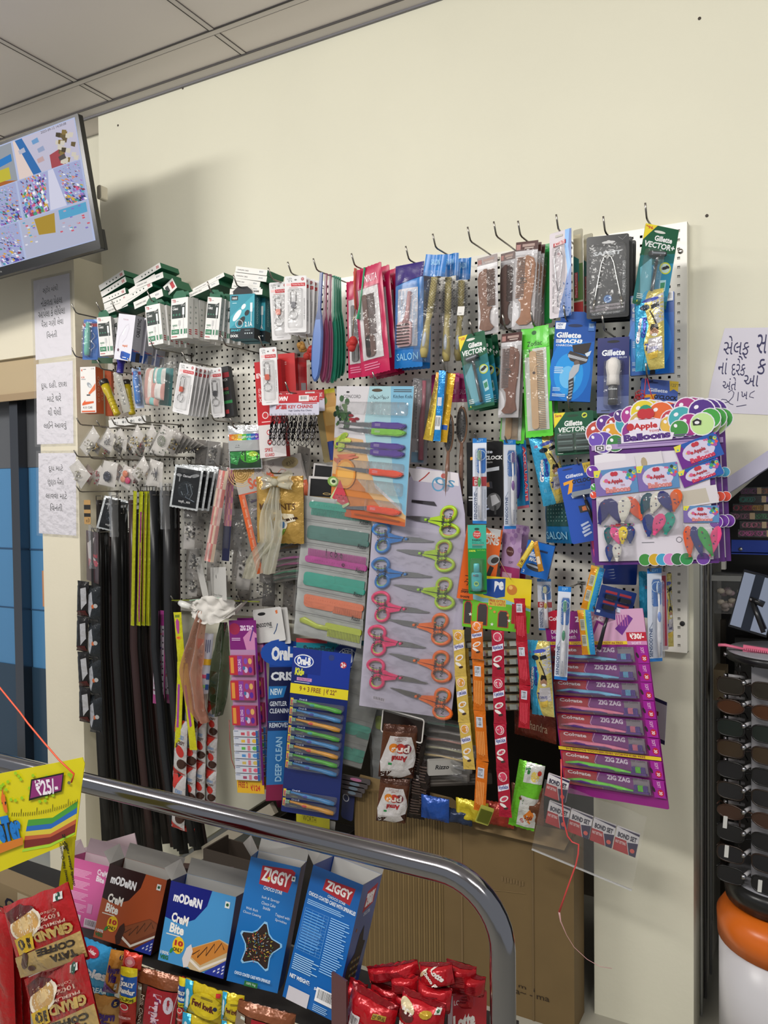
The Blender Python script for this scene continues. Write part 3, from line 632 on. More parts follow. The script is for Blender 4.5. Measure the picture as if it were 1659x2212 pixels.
carton('car_charger_box', 'orange box mostly hidden behind the four-in-one charger box', 'box', (226, 800), (240, 800), (228, 898), .06, .03, None, 'c8561f', 'cf5a1f')
def torch(a, b, d, label, c='b8a21c:g', head='2a2422:g'):
    p, q = P(*a, d), P(*b, d); ax = (q-p); L = ax.length; z = ax.normalized(); x = V3((0, -1, 0)).cross(z).normalized(); y = z.cross(x)
    m = Matrix((x, y, z)).transposed().to_4x4(); m.translation = p
    mb = MB(); mb.lathe([(.016, L*.12), (.017, L*.3), (.013, L*.42), (.0125, L*.9), (.0135, L*.93), (.0135, L*.98), (.009, L)], c, 16)
    for k in range(4): mb.lathe([(.0135, L*(.5+.1*k)), (.0142, L*(.52+.1*k)), (.0135, L*(.54+.1*k))], c, 16)
    mb.box(-.006, -.018, L*.32, .006, -.011, L*.45, 'd8d4c8:g')
    o = mb.build('hand_torch', None, m); tag(o, label, 'torch')
    mb = MB(); mb.lathe([(.0165, 0), (.018, .003), (.018, L*.1), (.0165, L*.14)], head, 16); mb.build('torch_head', o)
    return o
torch((223, 822), (254, 897), .165, 'yellow hand torch in a clear sleeve, front one of two')
torch((271, 822), (286, 896), .11, 'yellow hand torch behind the front one')
torch((263, 771), (259, 806), .15, 'dark purple torch head poking out under the cable packs', '2c2488:g', '2c2488:g')
def sleeve(name, label, cat, tl, tr, bl, d, T=.02, spec='ffffff:c', yaw=None, draw=None, bg=None, group=None, wr=.004):
    """clear wrinkled pouch; optional printed insert behind the film"""
    F = fr(tl, tr, bl, d, yaw); mb = MB(); f = pillow_f(F.w, F.h, T, tl[0], wr); nu, nv = max(6, min(20, int(F.w/.006))), max(8, min(28, int(F.h/.007)))
    mb.sheet(nu, nv, lambda a, b: (a*F.w, b*F.h, f(a*F.w, b*F.h)), spec)
    if bg:
        mb.prism(rrect(F.w*.96, F.h*.97, .002, F.w*.02, F.h*.01), -.0015, -.0005, bg)
        if draw: draw(Art(mb, F.w, F.h, -.0004), F)
    o = mb.build(name, None, F.m); tag(o, label, cat, group); FR[o.name] = F; return o
sl = sleeve('torch_sleeve', 'clear printed plastic sleeve hanging beside the yellow torch', 'sleeve', (243, 805), (262, 805), (266, 893), .14, .004, draw=lambda A, F: A.t('PLEASE', .3, .2, .6, .8, '777777', 90), bg='c8c4b8')
# towel bag
def towel(A, F): pass
o = sleeve('towel_pack', 'pink white and teal cloths folded in a clear bag', 'towel', (318, 768), (372, 760), (310, 888), .16, .036, wr=.006); F = FR[o.name]
for k, (x0, y0, w, h, c1, c2) in enumerate(((.06, .22, .42, .62, 'd8a79c:k', 'e8e2da:k'), (.4, .2, .45, .3, '7fc0bc:k', 'e6e2dc:k'), (.3, .46, .55, .3, 'd29c94:k', 'e8e4e0:k'), (.12, .72, .5, .16, '86c4c0:k', 'd8a79c:k'))):
    mb = MB(); W, H = F.w*w, F.h*h
    mb.sheet(14, 14, lambda a, b: (F.w*x0+W*a, F.h*(1-y0-h)+H*b, .004+.018*(4*a*(1-a))**.5*(4*b*(1-b))**.3+.002*sin(a*30+k*2)), lambda i, j: c1 if (i//4+k) % 2 else c2); mb.build('folded_cloth', o)
o2 = sleeve('towel_pack', 'teal cloth in a clear bag behind the folded pink one', 'towel', (352, 772), (382, 768), (345, 886), .11, .03, wr=.005); F2 = FR[o2.name]
mb = MB(); mb.sheet(12, 12, lambda a, b: (F2.w*(.1+.8*a), F2.h*(.1+.7*b), .003+.018*(4*a*(1-a))**.5+.002*sin(a*40)), '4f9a9c:k'); mb.build('folded_cloth', o2)
o2 = sleeve('clear_bag', 'empty looking clear bag top behind the folded cloths', 'bag', (372, 762), (412, 770), (360, 870), .07, .02, wr=.007)
carton('earphone_box', 'slim white box with round black icons lying below the torches', 'box', (234, 908), (314, 897), (236, 924), .14, .05, lambda A, F: [(A.c(.17+.22*i, .5, .032, '222222', 12), A.c(.17+.22*i, .5, .014, 'cccccc', 8), A.r(.22+.22*i, .35, .25+.22*i, .7, 'aaaaaa')) for i in range(4)], 'e2e1de', 'c8c6c0')
# hooks of this corner
for px, py, l in ((164, 676, 'over the mint trimmer'), (163, 770, 'over the orange charger box, empty tip showing'), (217, 672, 'of the leftmost cable boxes'), (250, 671, 'of the white cable packs'), (327, 650, 'through the second cable box column'), (456, 631, 'through the cable boxes by the car charger'), (512, 617, 'carrying the car charger boxes'), (587, 602, 'carrying the orange key ring card'), (629, 590, 'carrying the dark key ring card'), (684, 583, 'carrying the coloured oval mirrors'), (766, 573, 'carrying the pink comb pouches'),
                  (219, 797, 'over the yellow torch'), (285, 794, 'over the small blue trimmer'), (332, 752, 'over the folded cloth bag'), (402, 781, 'over the lower key ring cards'), (487, 746, 'empty, below the turquoise boxes'), (567, 748, 'over the red cable boxes'), (624, 847, 'over the hanging key chain card'), (505, 924, 'over the rainbow topped packet')):
    hook(px, py, .2, 'bent steel display hook '+l, .02)
# ================= top middle and top right =================
# oval plastic hand mirrors seen nearly edge on
def mirror(xt, yt, xb, yb, w, d, c, c2, label):
    F = fr((xt-w/2, yt), (xt+w/2, yt), (xb-w/2, yb), d, -8); W, H = F.w, F.h; mb = MB()
    out = []
    for k in range(25):
        q = pi*k/24; out.append((W/2+W*.5*sin(pi*(k/24))**.8*(1 if True else 0), H*.62*(k/24)))
    prof = [(0.12, 1), (.13, .66), (.28, .58), (.46, .45), (.5, .3), (.46, .15), (.3, .04), (.08, 0)]
    poly = [(W*(.5+a), H*b) for a, b in prof[::-1]]+[(W*(.5-a), H*b) for a, b in prof]
    mb.prism(poly, -.004, .002, c, side=c2)
    mb.prism([(W*(.5+a*.8), H*(.02+b*.95)) for a, b in prof[::-1] if b < .62]+[(W*(.5-a*.8), H*(.02+b*.95)) for a, b in prof if b < .62], .002, .003, c2)
    o = mb.build('hand_mirror', None, F.m); tag(o, label, 'hand mirror', 'oval plastic hand mirrors')
MC = [(694, 590, 681, 824, 22, .19, '1f3f7a:g', '5a7ab8:g', 'blue oval hand mirror, leftmost on its hook'), (704, 592, 697, 826, 18, .165, '6a2444:g', '9a5070:g', 'maroon oval hand mirror right after the blue one'), (713, 594, 707, 828, 18, .145, '6e2648:g', 'a06a86:g', 'second maroon oval hand mirror beside the green ones')]
for k in range(4): MC.append((721+4*k, 597+1.5*k, 717+7*k, 828-5*k, 17, .125-.018*k, '1c7a5c:g', '3a9a80:g', 'green oval hand mirror, '+['frontmost', 'second', 'third', 'rearmost'][k]+' of the green ones'))
for a in MC[::-1]: mirror(*a)
# jelly charms
def charm(x, y, r, d, c, label, strap=None):
    p = P(x, y, d); mb = MB(); rg = random.Random(x)
    for i in range(7): mb.ell((rg.uniform(-1, 1)*r*.5, rg.uniform(-.5, .5)*r, rg.uniform(-1, 1)*r*.7), (r*.55,)*3, c, 10, 7)
    mb.ell((0, 0, 0), (r*.7, r*.5, r*.95), c)
    o = mb.build('jelly_charm'); o.location = p; tag(o, label, 'charm')
    if strap:
        q = [P(*s, d)-p for s in strap]; m2 = MB(); m2.tube(q, .0014, 'a09070:m', 6); m2.build('chain', o)
charm(761, 742, .022, .205, 'e2504e:t', 'red jelly bear charm hanging in front of the pink comb pouches', [(768, 665), (764, 690), (762, 725)])
charm(652, 748, .018, .14, 'd8a860:t', 'clear jelly charm with coloured beads below the key ring cards', [(640, 715), (650, 735)])
charm(672, 762, .024, .15, 'd85048:t', 'red jelly charm left of the blue oval mirror', [(660, 715), (668, 745)])
def strapm(pts, w, d, c, label, name='strap_toy'):
    q = [P(*s, d) for s in pts]; o0 = q[0]; mb = MB(); mb.tube([a-o0 for a in q], w, c, 8, flat=.35); o = mb.build(name); o.location = o0; tag(o, label, 'strap')
strapm([(768, 580), (766, 620), (769, 668)], .008, .21, 'c8584a:g', 'orange plastic strap above the red jelly charm')
strapm([(788, 578), (783, 625), (778, 668), (776, 690)], [.006, .007, .010, .016], .20, '3fae7e:g', 'green plastic spoon shaped strap beside the orange one')
# crimson comb pouches
def comb_mb(mb, W, H, x0, y0, x1, y1, c, teeth=.45, side=1, n=26, handle=0.0, w=.001):
    """flat comb lying along the long axis inside a W x H sheet; teeth on side (+1 right / -1 left)"""
    X0, X1, Y0, Y1 = x0*W, x1*W, (1-y1)*H, (1-y0)*H; ww = X1-X0; L = Y1-Y0; hl = handle*L
    sp = X0 if side > 0 else X1; e = X1 if side > 0 else X0
    bx = sp+(e-sp)*(1-teeth)
    a, b = min(sp, bx), max(sp, bx)
    mb.prism(rrect(b-a, L, (b-a)*.4, a, Y0), w, w+.003, c)
    if handle: mb.prism(rrect(ww*.8, hl, ww*.3, min(sp, e-(e-sp)*.2), Y0), w, w+.003, c)
    for i in range(n):
        y = Y0+hl+(L-hl)*(i+.5)/n; mb.box(min(bx, e), y-.3*(L-hl)/n, w+.0005, max(bx, e), y+.1*(L-hl)/n, w+.0022, c)
def pouch(tl, tr, bl, d, label, comb='5a3428', txt='NIKITA'):
    def dr(A, F):
        A.r(.14, .2, .86, .86, 'd0ccce:g'); A.r(.1, .19, .9, .2, 'a01848:g')
        if txt: A.t(txt, .42, .08, .86, .15, 'f0c8d4', b=.01)
        A.tn(.15, .89, .8, .96, 3, 'd87898')
    o = bag('comb_pouch', label, 'comb pouch', tl, tr, bl, d, dr, 'b8124c:g', .006, group='crimson comb pouches', wr=.0015)
    F = FR[o.name]; mb = MB(); comb_mb(mb, F.w, F.h, .3, .26, .72, .84, comb, .6, 1, 30, .35, .008); mb.build('comb', o)
    film(o, F, .006, 4, 'clear_window', .12, .19, .88, .87, .004, base=.012)
    return o
o = pouch((763, 587), (823, 565), (782, 815), .2, 'crimson edged comb pouch, frontmost on its hook')
row_back(o, 2, .045, ['crimson edged comb pouch, second on its hook', 'crimson edged comb pouch, rearmost on its hook'], .004, 1)
pouch((748, 610), (790, 600), (753, 818), .14, 'crimson edged comb pouch hanging lower left behind the front one', '777777', None)
# ---- salon brush packs ----
def salonp(A, F):
    A.p([(.0, .0), (1, 0), (1, .14), (0, .2)], '3a2a72:g'); A.r(.16, .24, .86, .8, 'c8c4cc:g'); A.r(.2, .26, .84, .79, 'a8b4c8:g'); A.t('SALON', .3, .34, .38, .5, '555560', -90); A.t('SALON', .12, .86, .88, .93, '8ac4ec', b=.01)
o = bag('brush_pack', 'blue and purple brush pack with pink brush, hanging left of the round brushes', 'hairbrush pack', (855, 576), (916, 564), (852, 797), .19, salonp, '1f72bc:g', .01, wr=.002)
F = FR[o.name]; mb = MB(); W, H = F.w, F.h
mb.tube([(W*.62, H*.72, .016), (W*.55, H*.5, .016), (W*.5, H*.42, .016)], [.006, .007, .012], 'c89a9c:g', 8); mb.prism(rrect(W*.5, H*.24, .01, W*.2, H*.2), .012, .018, 'c89a9c:g'); mb.build('brush', o)
mb = MB()
for i in range(9):
    for j in range(7): mb.box(W*.22+i*W*.052, H*(.22+.03*j), .018, W*.22+i*W*.052+.0012, H*(.22+.03*j)+.003, .026, '2a2226')
mb.build('bristles', o); film(o, F, .012, 8, 'clear_window', .12, .2, .9, .82, .004, base=.016)
row_back(o, 1, .05, ['blue brush pack directly behind the purple topped one'])
def roundbrush(tl, tr, bl, d, label, bx=.5, seed=1):
    F = fr(tl, tr, bl, d, 0); W, H = F.w, F.h
    o = root_empty('round_brush_pack', F, label, 'hairbrush pack', 'round brushes in clear bags')
    mb = MB(); A = Art(mb, W, H, .003); mb.sheet(8, 4, lambda a, b: (W*(.02+.96*a), H*(.8+.2*b), .002+.005*sin(a*9+seed)*(1-b*.3)), '1a76c4:g'); A.f = lambda u, v: .008; A.t('SALON', .35, .05, .75, .1, 'a8d8f0'); mb.build('header', o)
    mb = MB(); X = W*bx; mb.tube([(X, H*.78, .012), (X, H*.45, .012)], .0105, 'b8a868:g', 14); m3 = MB()
    for j in range(22):
        for k in range(10):
            q = 2*pi*(k+.5*(j % 2))/10; z = H*(.47+.0138*j); m3.tube([(X+.010*cos(q), z, .012+.010*sin(q)), (X+.021*cos(q), z, .012+.021*sin(q))], .0007, '26221e', 3, False)
    m3.build('bristles', o); mb.build('barrel', o)
    mb = MB(); mb.tube([(X, H*.46, .012), (X-.002, H*.4, .012), (X-.003, H*.3, .012), (X-.002, H*.1, .012), (X, H*.04, .012)], [.0105, .008, .010, .013, .009], 'b5a668:g', 12); h = mb.build('handle', o)
    mb = MB(); mb.ell((X-.002, H*.2, .022), (.006, H*.08, .004), 'b8c0cc:g'); mb.build('grip_inlay', h)
    mb = MB(); f = pillow_f(W, H, .03, seed, .007); mb.sheet(16, 26, lambda a, b: (a*W, b*H*.84, f(a*W, b*H*.84)), 'ffffff:c'); mb.build('clear_wrap', o)
roundbrush((921, 550), (968, 548), (890, 780), .2, 'gold round brush in a clear bag with blue header, frontmost', .62, 1)
roundbrush((955, 551), (992, 554), (950, 792), .15, 'round brush in a clear bag, second from the front', .5, 7)
roundbrush((985, 560), (1020, 566), (976, 790), .1, 'round brush in a clear bag, rearmost beside the combs', .5, 11)
card('price_sticker', 'small white price sticker on the middle round brush bag', 'sticker', (989, 662), (1004, 661), (987, 681), .20, lambda A, F: A.tn(.2, .7, .8, .85, 1, '777777'), 'e4e2de', .0004, .001)
# ---- brown wooden combs ----
def woodcomb(tl, tr, bl, d, label, n=0, side=-1, c='7a4a34', rest='', mark=None, yaw=None):
    F = fr(tl, tr, bl, d, yaw); W, H = F.w, F.h; o = root_empty('comb_packet', F, label, 'comb', 'brown combs in silver packets')
    mb = MB(); mb.prism(rrect(W, H, .002), -.001, 0, 'b8b4b6:g'); A = Art(mb, W, H, 0); A.r(0, 0, 1, .105, '4a2622:g'); A.r(.3, .03, .85, .06, 'a89088'); A.tn(.4, .065, .95, .09, 1, 'c8b8b0'); A.r(0, .105, 1, .15, 'd8d6da:g'); A.r(.03, .03, .22, .09, 'a87a74')
    A.p([(0, .66), (.15, .7), (.3, .8), (.28, .9), (.1, .97), (0, .97)], 'e8e6ea:g')
    mb.build('backing', o)
    mb = MB(); s = side; pr = [(.22, .97), (.62, .97), (.86, .93), (.95, .85), (.93, .6), (.84, .35), (.84, .2), (.92, .08), (.7, .03), (.35, .03), (.2, .07), (.38, .14), (.42, .22), (.38, .33), (.25, .38), (.2, .42)]
    pts = [((u if s < 0 else 1-u)*W, (.02+v*.82)*H) for u, v in pr]
    spine = [(.5, .97), (.62, .97), (.86, .93), (.95, .85), (.93, .6), (.84, .35), (.84, .2), (.92, .08), (.7, .03), (.35, .03), (.2, .07), (.38, .14), (.42, .22), (.38, .33), (.25, .38), (.5, .4)]
    sp = [((u if s < 0 else 1-u)*W, (.02+v*.84)*H) for u, v in spine]
    if s > 0: sp = sp[::-1]
    mb.prism(sp[::-1], .001, .005, c)
    for i in range(26):
        y = (.02+.84*(.4+.56*(i+.3)/26))*H; a, b = (.12, .52) if s < 0 else (.48, .88); mb.box(a*W, y-.0006, .0015, b*W, y+.0008, .0045, c)
    A = Art(mb, W, H, .0052)
    if mark: A.t(mark, .3, .42, .62, .48, '241a16')
    A.tn(.72, .25, .8, .45, 3, '4a2a1c', True)
    mb.build('comb', o); mb = MB(); f = pillow_f(W, H, .008, tl[0], .0022); mb.sheet(9, 20, lambda a, b: (a*W, b*H*.9, .0045+f(a*W, b*H*.9)), 'ffffff:c'); mb.build('clear_wrap', o)
    if n: row_back(o, n, .022, [rest+', %s from the front' % ORD[i+1] for i in range(n)], .001, 1.5)
woodcomb((1031, 559), (1074, 547), (1034, 726), .18, 'brown wooden comb with teeth to the right, leftmost packet', 0, 1, '80543c')
woodcomb((1082, 549), (1113, 541), (1079, 712), .15, 'darker brown comb between the two lighter ones', 1, 1, '5e3a30', 'brown comb behind the darker middle one')
woodcomb((1115, 524), (1163, 518), (1105, 712), .2, 'light brown comb marked 75 in a silver packet, front of its row', 5, -1, 'a06a44', 'silver comb packet in the row behind the comb marked 75', '75')
woodcomb((1084, 722), (1128, 716), (1076, 902), .2, 'brown comb in a silver packet hanging below the others', 1, -1, '74442e', 'brown comb packet right behind the lower one', '75')
# ---- green comb pouches ----
def zod(A, F):
    A.p([(0, 0), (1, 0), (1, .19), (.5, .23), (.35, .27), (0, .27)], '5cc83c:g'); A.r(.1, .27, .9, .94, 'c8ccc4:g'); A.r(.4, .2, .9, .3, 'c8ccc4:g'); A.e(.48, .055, .09, .02, '1d5a24', 12); A.t('Zodiac', .22, .13, .76, .175, '17381c', b=.01); A.tn(.5, .19, .7, .2, 1, '2a6a30')
    A.p([(.26, .21), (.32, .2), (.34, .225), (.3, .25)], '17381c')
def zpouch(tl, tr, bl, d, label, c='c8a47a'):
    o = bag('green_comb_pouch', label, 'comb pouch', tl, tr, bl, d, zod, '62d440:g', .005, group='bright green comb pouches', wr=.0012)
    F = FR[o.name]; mb = MB(); comb_mb(mb, F.w, F.h, .3, .22, .8, .93, c, .5, 1, 44, 0, .007); A = Art(mb, F.w, F.h, .011); A.l([(.42, .42), (.5, .36), (.62, .35)], .03, 'e8c8a0'); A.e(.45, .42, .05, .012, '3a2218'); mb.build('comb', o)
    film(o, F, .004, 9, 'clear_window', .08, .2, .92, .95, .003, base=.013); return o
o = zpouch((1126, 711), (1185, 701), (1136, 946), .2, 'bright green edged pouch with beige comb, frontmost')
row_back(o, 1, .05, ['bright green edged comb pouch right behind the front one'], .002, 1)
zpouch((1085, 850), (1139, 845), (1079, 956), .12, 'lower bright green edged pouch showing comb teeth', 'b8946a')
card('green_pouch_edge', 'green pouch edge peeping out left of the tongue cleaner card', 'comb pouch', (1176, 528), (1192, 524), (1176, 700), .12, None, '2f9a4c:g', .002)
# ---- tongue cleaners ----
def acc(A, F):
    A.p([(.86, 0), (1, 0), (1, 1), (.42, 1), (.5, .85), (.72, .65), (.85, .45), (.78, .25), (.7, .1)], '2a5fa8:g'); A.p([(.72, 0), (.92, 0), (.86, .2), (.98, .42), (.84, .55), (.8, .4), (.7, .2)], '6aa4e0:g')
    rg = random.Random(2)
    for i in range(26): x = rg.uniform(.5, .98); A.c(x, rg.uniform(.55, .98), rg.uniform(.01, .03), rg.choice(['c8dcf4', '1d4a94', '4a80c8']), 7)
    A.r(.28, .04, .62, .065, 'c8c4bc'); A.p([(.2, .13), (.76, .11), (.76, .155), (.2, .175)], 'b8323a'); A.t('ACCURATE', .25, .118, .72, .166, 'f4e8e8', 2, .03); A.t('STAINLESS STEEL TONGUE CLEANER', .16, .48, .21, .93, '4a4a52', 90)
    A.ring(.45, .27, .07, .08, 'b08088'); A.t('YI', .41, .255, .49, .285, 'a83a44')
o = card('tongue_cleaner_card', 'white and blue tongue cleaner card with red label', 'tongue cleaner', (1187, 506), (1234, 492), (1187, 690), .2, acc, 'dcd4da', .0015, .005)
F = FR[o.name]; mb = MB(); W, H = F.w, F.h; lp = [(W*.45, H*.12), (W*.44, H*.25), (W*.5, H*.3), (W*.62, H*.55), (W*.66, H*.7), (W*.52, H*.8), (W*.35, H*.78), (W*.28, H*.66), (W*.36, H*.45), (W*.46, H*.3)]
mb.tube([(x, y, .006) for x, y in lp], .0014, 'b0b0b4:m', 6); mb.build('wire_cleaner', o); blister(o, W, H, .2, .16, .74, .95, .012)
def plq(A, F): A.r(0, .06, .8, .4, 'b8b094'); A.r(0, .4, 1, .83, '4a6a34'); A.p([(0, .3), (.6, .35), (.6, .6), (0, .66)], '1d6a64'); A.r(.1, .5, .45, .8, 'a83a48'); A.t('Plaque Removal', .15, .51, .4, .79, 'e8c8c8', 90); A.r(0, .85, 1, 1, 'a02c2c')
for i, x in enumerate((1240, 1262)):
    card('plaque_card', ['green and red plaque removal card right of the tongue cleaner', 'rear green and red plaque removal card'][i], 'tongue cleaner', (x-2, 498+i*10), (x+18, 500+i*10), (x, 682+i*6), .16-.05*i, plq, 'a8a490', .002, .004, -14, 'plaque removal cards')
def safest(A, F):
    A.r(.05, .11, .92, .97, '24272a:g'); A.e(.52, .085, .16, .016, 'c8c8c8', 14); A.e(.52, .075, .05, .014, 'c8c8c8', 10); A.t('SAFEST', .15, .19, .83, .24, 'c8ccd0', b=.05, sh=.1); A.t('STAINLESS STEEL TONGUE CLEANER', .85, .32, .92, .74, 'b8bcc0', 90, .01)
    A.c(.5, .77, .1, '2a5a9a'); A.ring(.5, .77, .06, .075, '9ac0e8'); A.p([(.08, .85), (.9, .82), (.9, .85), (.08, .88)], '9a949a'); A.p([(.08, .89), (.9, .86), (.9, .89), (.08, .92)], '8a848a'); A.t('FRESHENS BREATH', .28, .845, .72, .868, '3a2a34', 2); A.t('REMOVES BACTERIA', .26, .885, .74, .908, '3a2a34', 2); A.t('THE ORAL HYGIENE EXPERT', .12, .93, .8, .955, 'c0c4c8', 2)
    A.l([(.02, .68), (.12, .64)], .01, '8a8a8a'); A.l([(.75, .03), (.85, .07), (.95, .02)], .01, '8a8a8a')
o = card('tongue_cleaner_pack', 'black tongue cleaner pack with curved steel loop', 'tongue cleaner', (1267, 513), (1359, 503), (1267, 690), .2, safest, '1c1e20:g', .002, .006)
F = FR[o.name]; mb = MB(); W, H = F.w, F.h; lp = [(.17, .1), (.22, .28), (.3, .5), (.36, .66), (.42, .73), (.5, .75), (.58, .73), (.64, .66), (.7, .5), (.79, .28), (.85, .12)]
mb.tube([(x*W, y*H, .008) for x, y in lp], .0021, 'c4c4c0:m', 8); mb.tube([(.17*W, .1*H, .008), (.2*W, .22*H, .008)], .0034, 'b8b0a4:m', 8); mb.tube([(.81*W, .24*H, .008), (.85*W, .12*H, .008)], .0034, 'b8b0a4:m', 8); mb.build('steel_loop', o)
blister(o, W, H, .05, .1, .94, .97, .014, spec='ffffff:c'); row_back(o, 2, .035, ['black tongue cleaner pack behind the front one', 'rearmost black tongue cleaner pack'], .002, 1)
# ---- razor cards ----
def vector(price):
    def f(A, F):
        A.p([(0, .4), (1, .3), (1, .97), (0, .99)], '1b6a6c:g'); A.p([(.12, .52), (1, .42), (1, .9), (.3, .97)], '2a86a8:g'); A.p([(.05, .55), (.35, .4), (.5, .9), (.2, .92)], '6ab0c0:g'); A.r(0, .955, 1, 1, '1c5a3c:g')
        A.p([(0, 0), (.36, 0), (.12, .13), (0, .2)], 'e8d42c'); A.t(price, .03, .02, .24, .06, 'c03a2a', b=.03)
        A.e(.45, .075, .17, .017, 'd8d8d0', 14); A.t('Gillette', .33, .12, .85, .19, 'f0f0f0', 0, .035, .1); A.t('VECTOR+', .06, .205, .96, .28, 'e6eae8', 0, .035, .15)
        A.c(.78, .5, .17, 'c4cc2c'); A.c(.78, .5, .135, 'b8d0c8'); A.e(.76, .5, .1, .02, '1c2024', 14, .4); A.e(.84, .48, .06, .018, '22262a', 12, -.3)
        A.p([(.68, .66), (.86, .64), (.88, .78), (.72, .8)], 'a8d0d8'); A.p([(.71, .69), (.84, .67), (.85, .74), (.73, .76)], '3a8a64'); A.tn(.7, .84, .95, .95, 4, 'a8d4e4'); A.tn(.08, .86, .3, .93, 3, 'dce8e4'); A.t('1', .1, .945, .13, .97, 'd8e040')
    return f
def razor(o, F, x=.45, top=.33, bot=.93, lean=.12, T=.02):
    W, H = F.w, F.h; mb = MB(); q = lambda a, b, z=.01: (a*W, (1-b)*H, z)
    y2 = top+.62*(bot-top)
    mb.tube([q(x, top+.02), q(x+lean*.25, top+.15*(bot-top))], [.003, .004], 'a8a8ac:m', 8)
    mb.tube([q(x+lean*.25, top+.15*(bot-top)), q(x+lean*.6, y2), q(x+lean, bot)], [.0038, .0045, .005], '3a3e44:g', 10); mb.tube([q(x+lean*.3, top+.2*(bot-top), .0135), q(x+lean*.95, bot-.02, .0145)], .0018, 'a8acb0:m', 6)
    r = mb.build('razor', o); mb = MB(); a = radians(-6); h = .105*H*.45
    mb.box(-W*.24, -h*.5, .004, W*.24, h*.5, .016, '2c2c30:g', Matrix.Translation(q(x, top, 0)) @ Matrix.Rotation(radians(8), 4, 'Z')); mb.box(-W*.2, -h*.2, .016, W*.2, h*.25, .0175, 'b8bcc0:m', Matrix.Translation(q(x, top, 0)) @ Matrix.Rotation(radians(8), 4, 'Z')); mb.build('razor_head', r)
    blister(o, W, H, .1, top-.06, .66, bot+.03, T)
o = card('razor_card', 'green razor card with yellow corner marked 105, frontmost', 'razor', (990, 728), (1046, 713), (1012, 887), .2, vector('"105'), '16583a:g', .0015, .004); F = FR[o.name]; razor(o, F)
row_back(o, 2, .04, ['green razor card right behind the one marked 105', 'rearmost green razor card below the round brushes'], .004, 2)
o = card('razor_card', 'green razor card marked 96 at the top right of the board', 'razor', (1395, 482), (1467, 497), (1366, 655), .2, vector('"96'), '16583a:g', .0015, .004); razor(o, FR[o.name], .45, .36, .95, .02)
def mach3(full=True):
    def f(A, F):
        A.r(0, 0, 1, .25, '1550a4:g'); A.e(.45, .6, .5, .4, '1a78d0:g', 24); A.e(.42, .66, .36, .26, '2a98e4:g', 24); A.e(.4, .7, .2, .14, '6abcf0:g', 20)
        A.p([(.02, .02), (.27, .02), (.25, .1), (.02, .1)], 'e8ecf4'); A.t('NEW', .06, .03, .2, .06, '1a4a94', b=.03); A.t('PACK', .07, .07, .17, .09, '1a4a94')
        A.e(.5, .055, .18, .02, '0c2450', 16); A.t('Gillette', .05, .14, .66, .21, 'f0f2f6', 0, .035, .1); A.t('MACH3', .14, .225, .7, .275, 'f0f2f6', 0, .05, .15)
        for k in range(3): A.r(.05, .23+.016*k, .15, .239+.016*k, 'f0f2f6')
        A.t('CHARCOAL', .06, .29, .48, .315, 'e8ecf4', b=.02); A.tn(.06, .57, .34, .66, 4, 'd0e4f4'); A.tn(.05, .83, .28, .88, 3, 'b8d8f0'); A.tn(.05, .91, .38, .95, 2, 'd0e4f4')
        if full:
            A.p([(.46, .3), (.92, .26), (.84, .42), (.5, .38)], '2c2422'); A.p([(.36, .42), (.42, .37), (.88, .44), (.84, .51), (.7, .54), (.44, .49)], '38302e'); A.p([(.38, .41), (.86, .47), (.83, .5), (.38, .45)], 'b8bcc4')
            for k in range(3): A.p([(.4, .415+.012*k), (.83, .475+.01*k), (.83, .478+.01*k), (.4, .418+.012*k)], '55585c')
            A.p([(.78, .4), (.94, .36), (.9, .42), (.84, .44)], 'd0dce8'); A.e(.6, .52, .07, .035, '6a5a54', 14); A.p([(.52, .55), (.68, .53), (.66, .62), (.56, .69), (.5, .74), (.43, .78), (.44, .64)], 'b0b4bc'); A.p([(.43, .74), (.55, .7), (.57, .8), (.53, .99), (.43, .99), (.45, .86)], '2a2c32')
            for k in range(6): A.e(.5, .76+.04*k, .06, .009, '9aa0a8', 10, .5)
        A.r(.82, .02, .97, .12, '3a70b8'); A.bar(.84, .03, .95, .08, '8aa8d0', 7)
    return f
o = carton('razor_box', 'large blue razor box with charcoal razor picture', 'razor', (1200, 693), (1288, 695), (1187, 865), .19, .018, mach3(), '1560b8:g', '0f3f80:g'); tab(o, FR[o.name], '1550a4:g')
carton('razor_box', 'blue razor box behind the yellow and blue sachet', 'razor', (1361, 640), (1456, 629), (1361, 812), .17, .02, lambda A, F: (mach3(False)(A, F), A.bar(.78, .0, .98, .11, 'e8e8ea', 9), A.r(.46, .93, .58, 1, '141414')), '1560b8:g', '0f3f80:g')
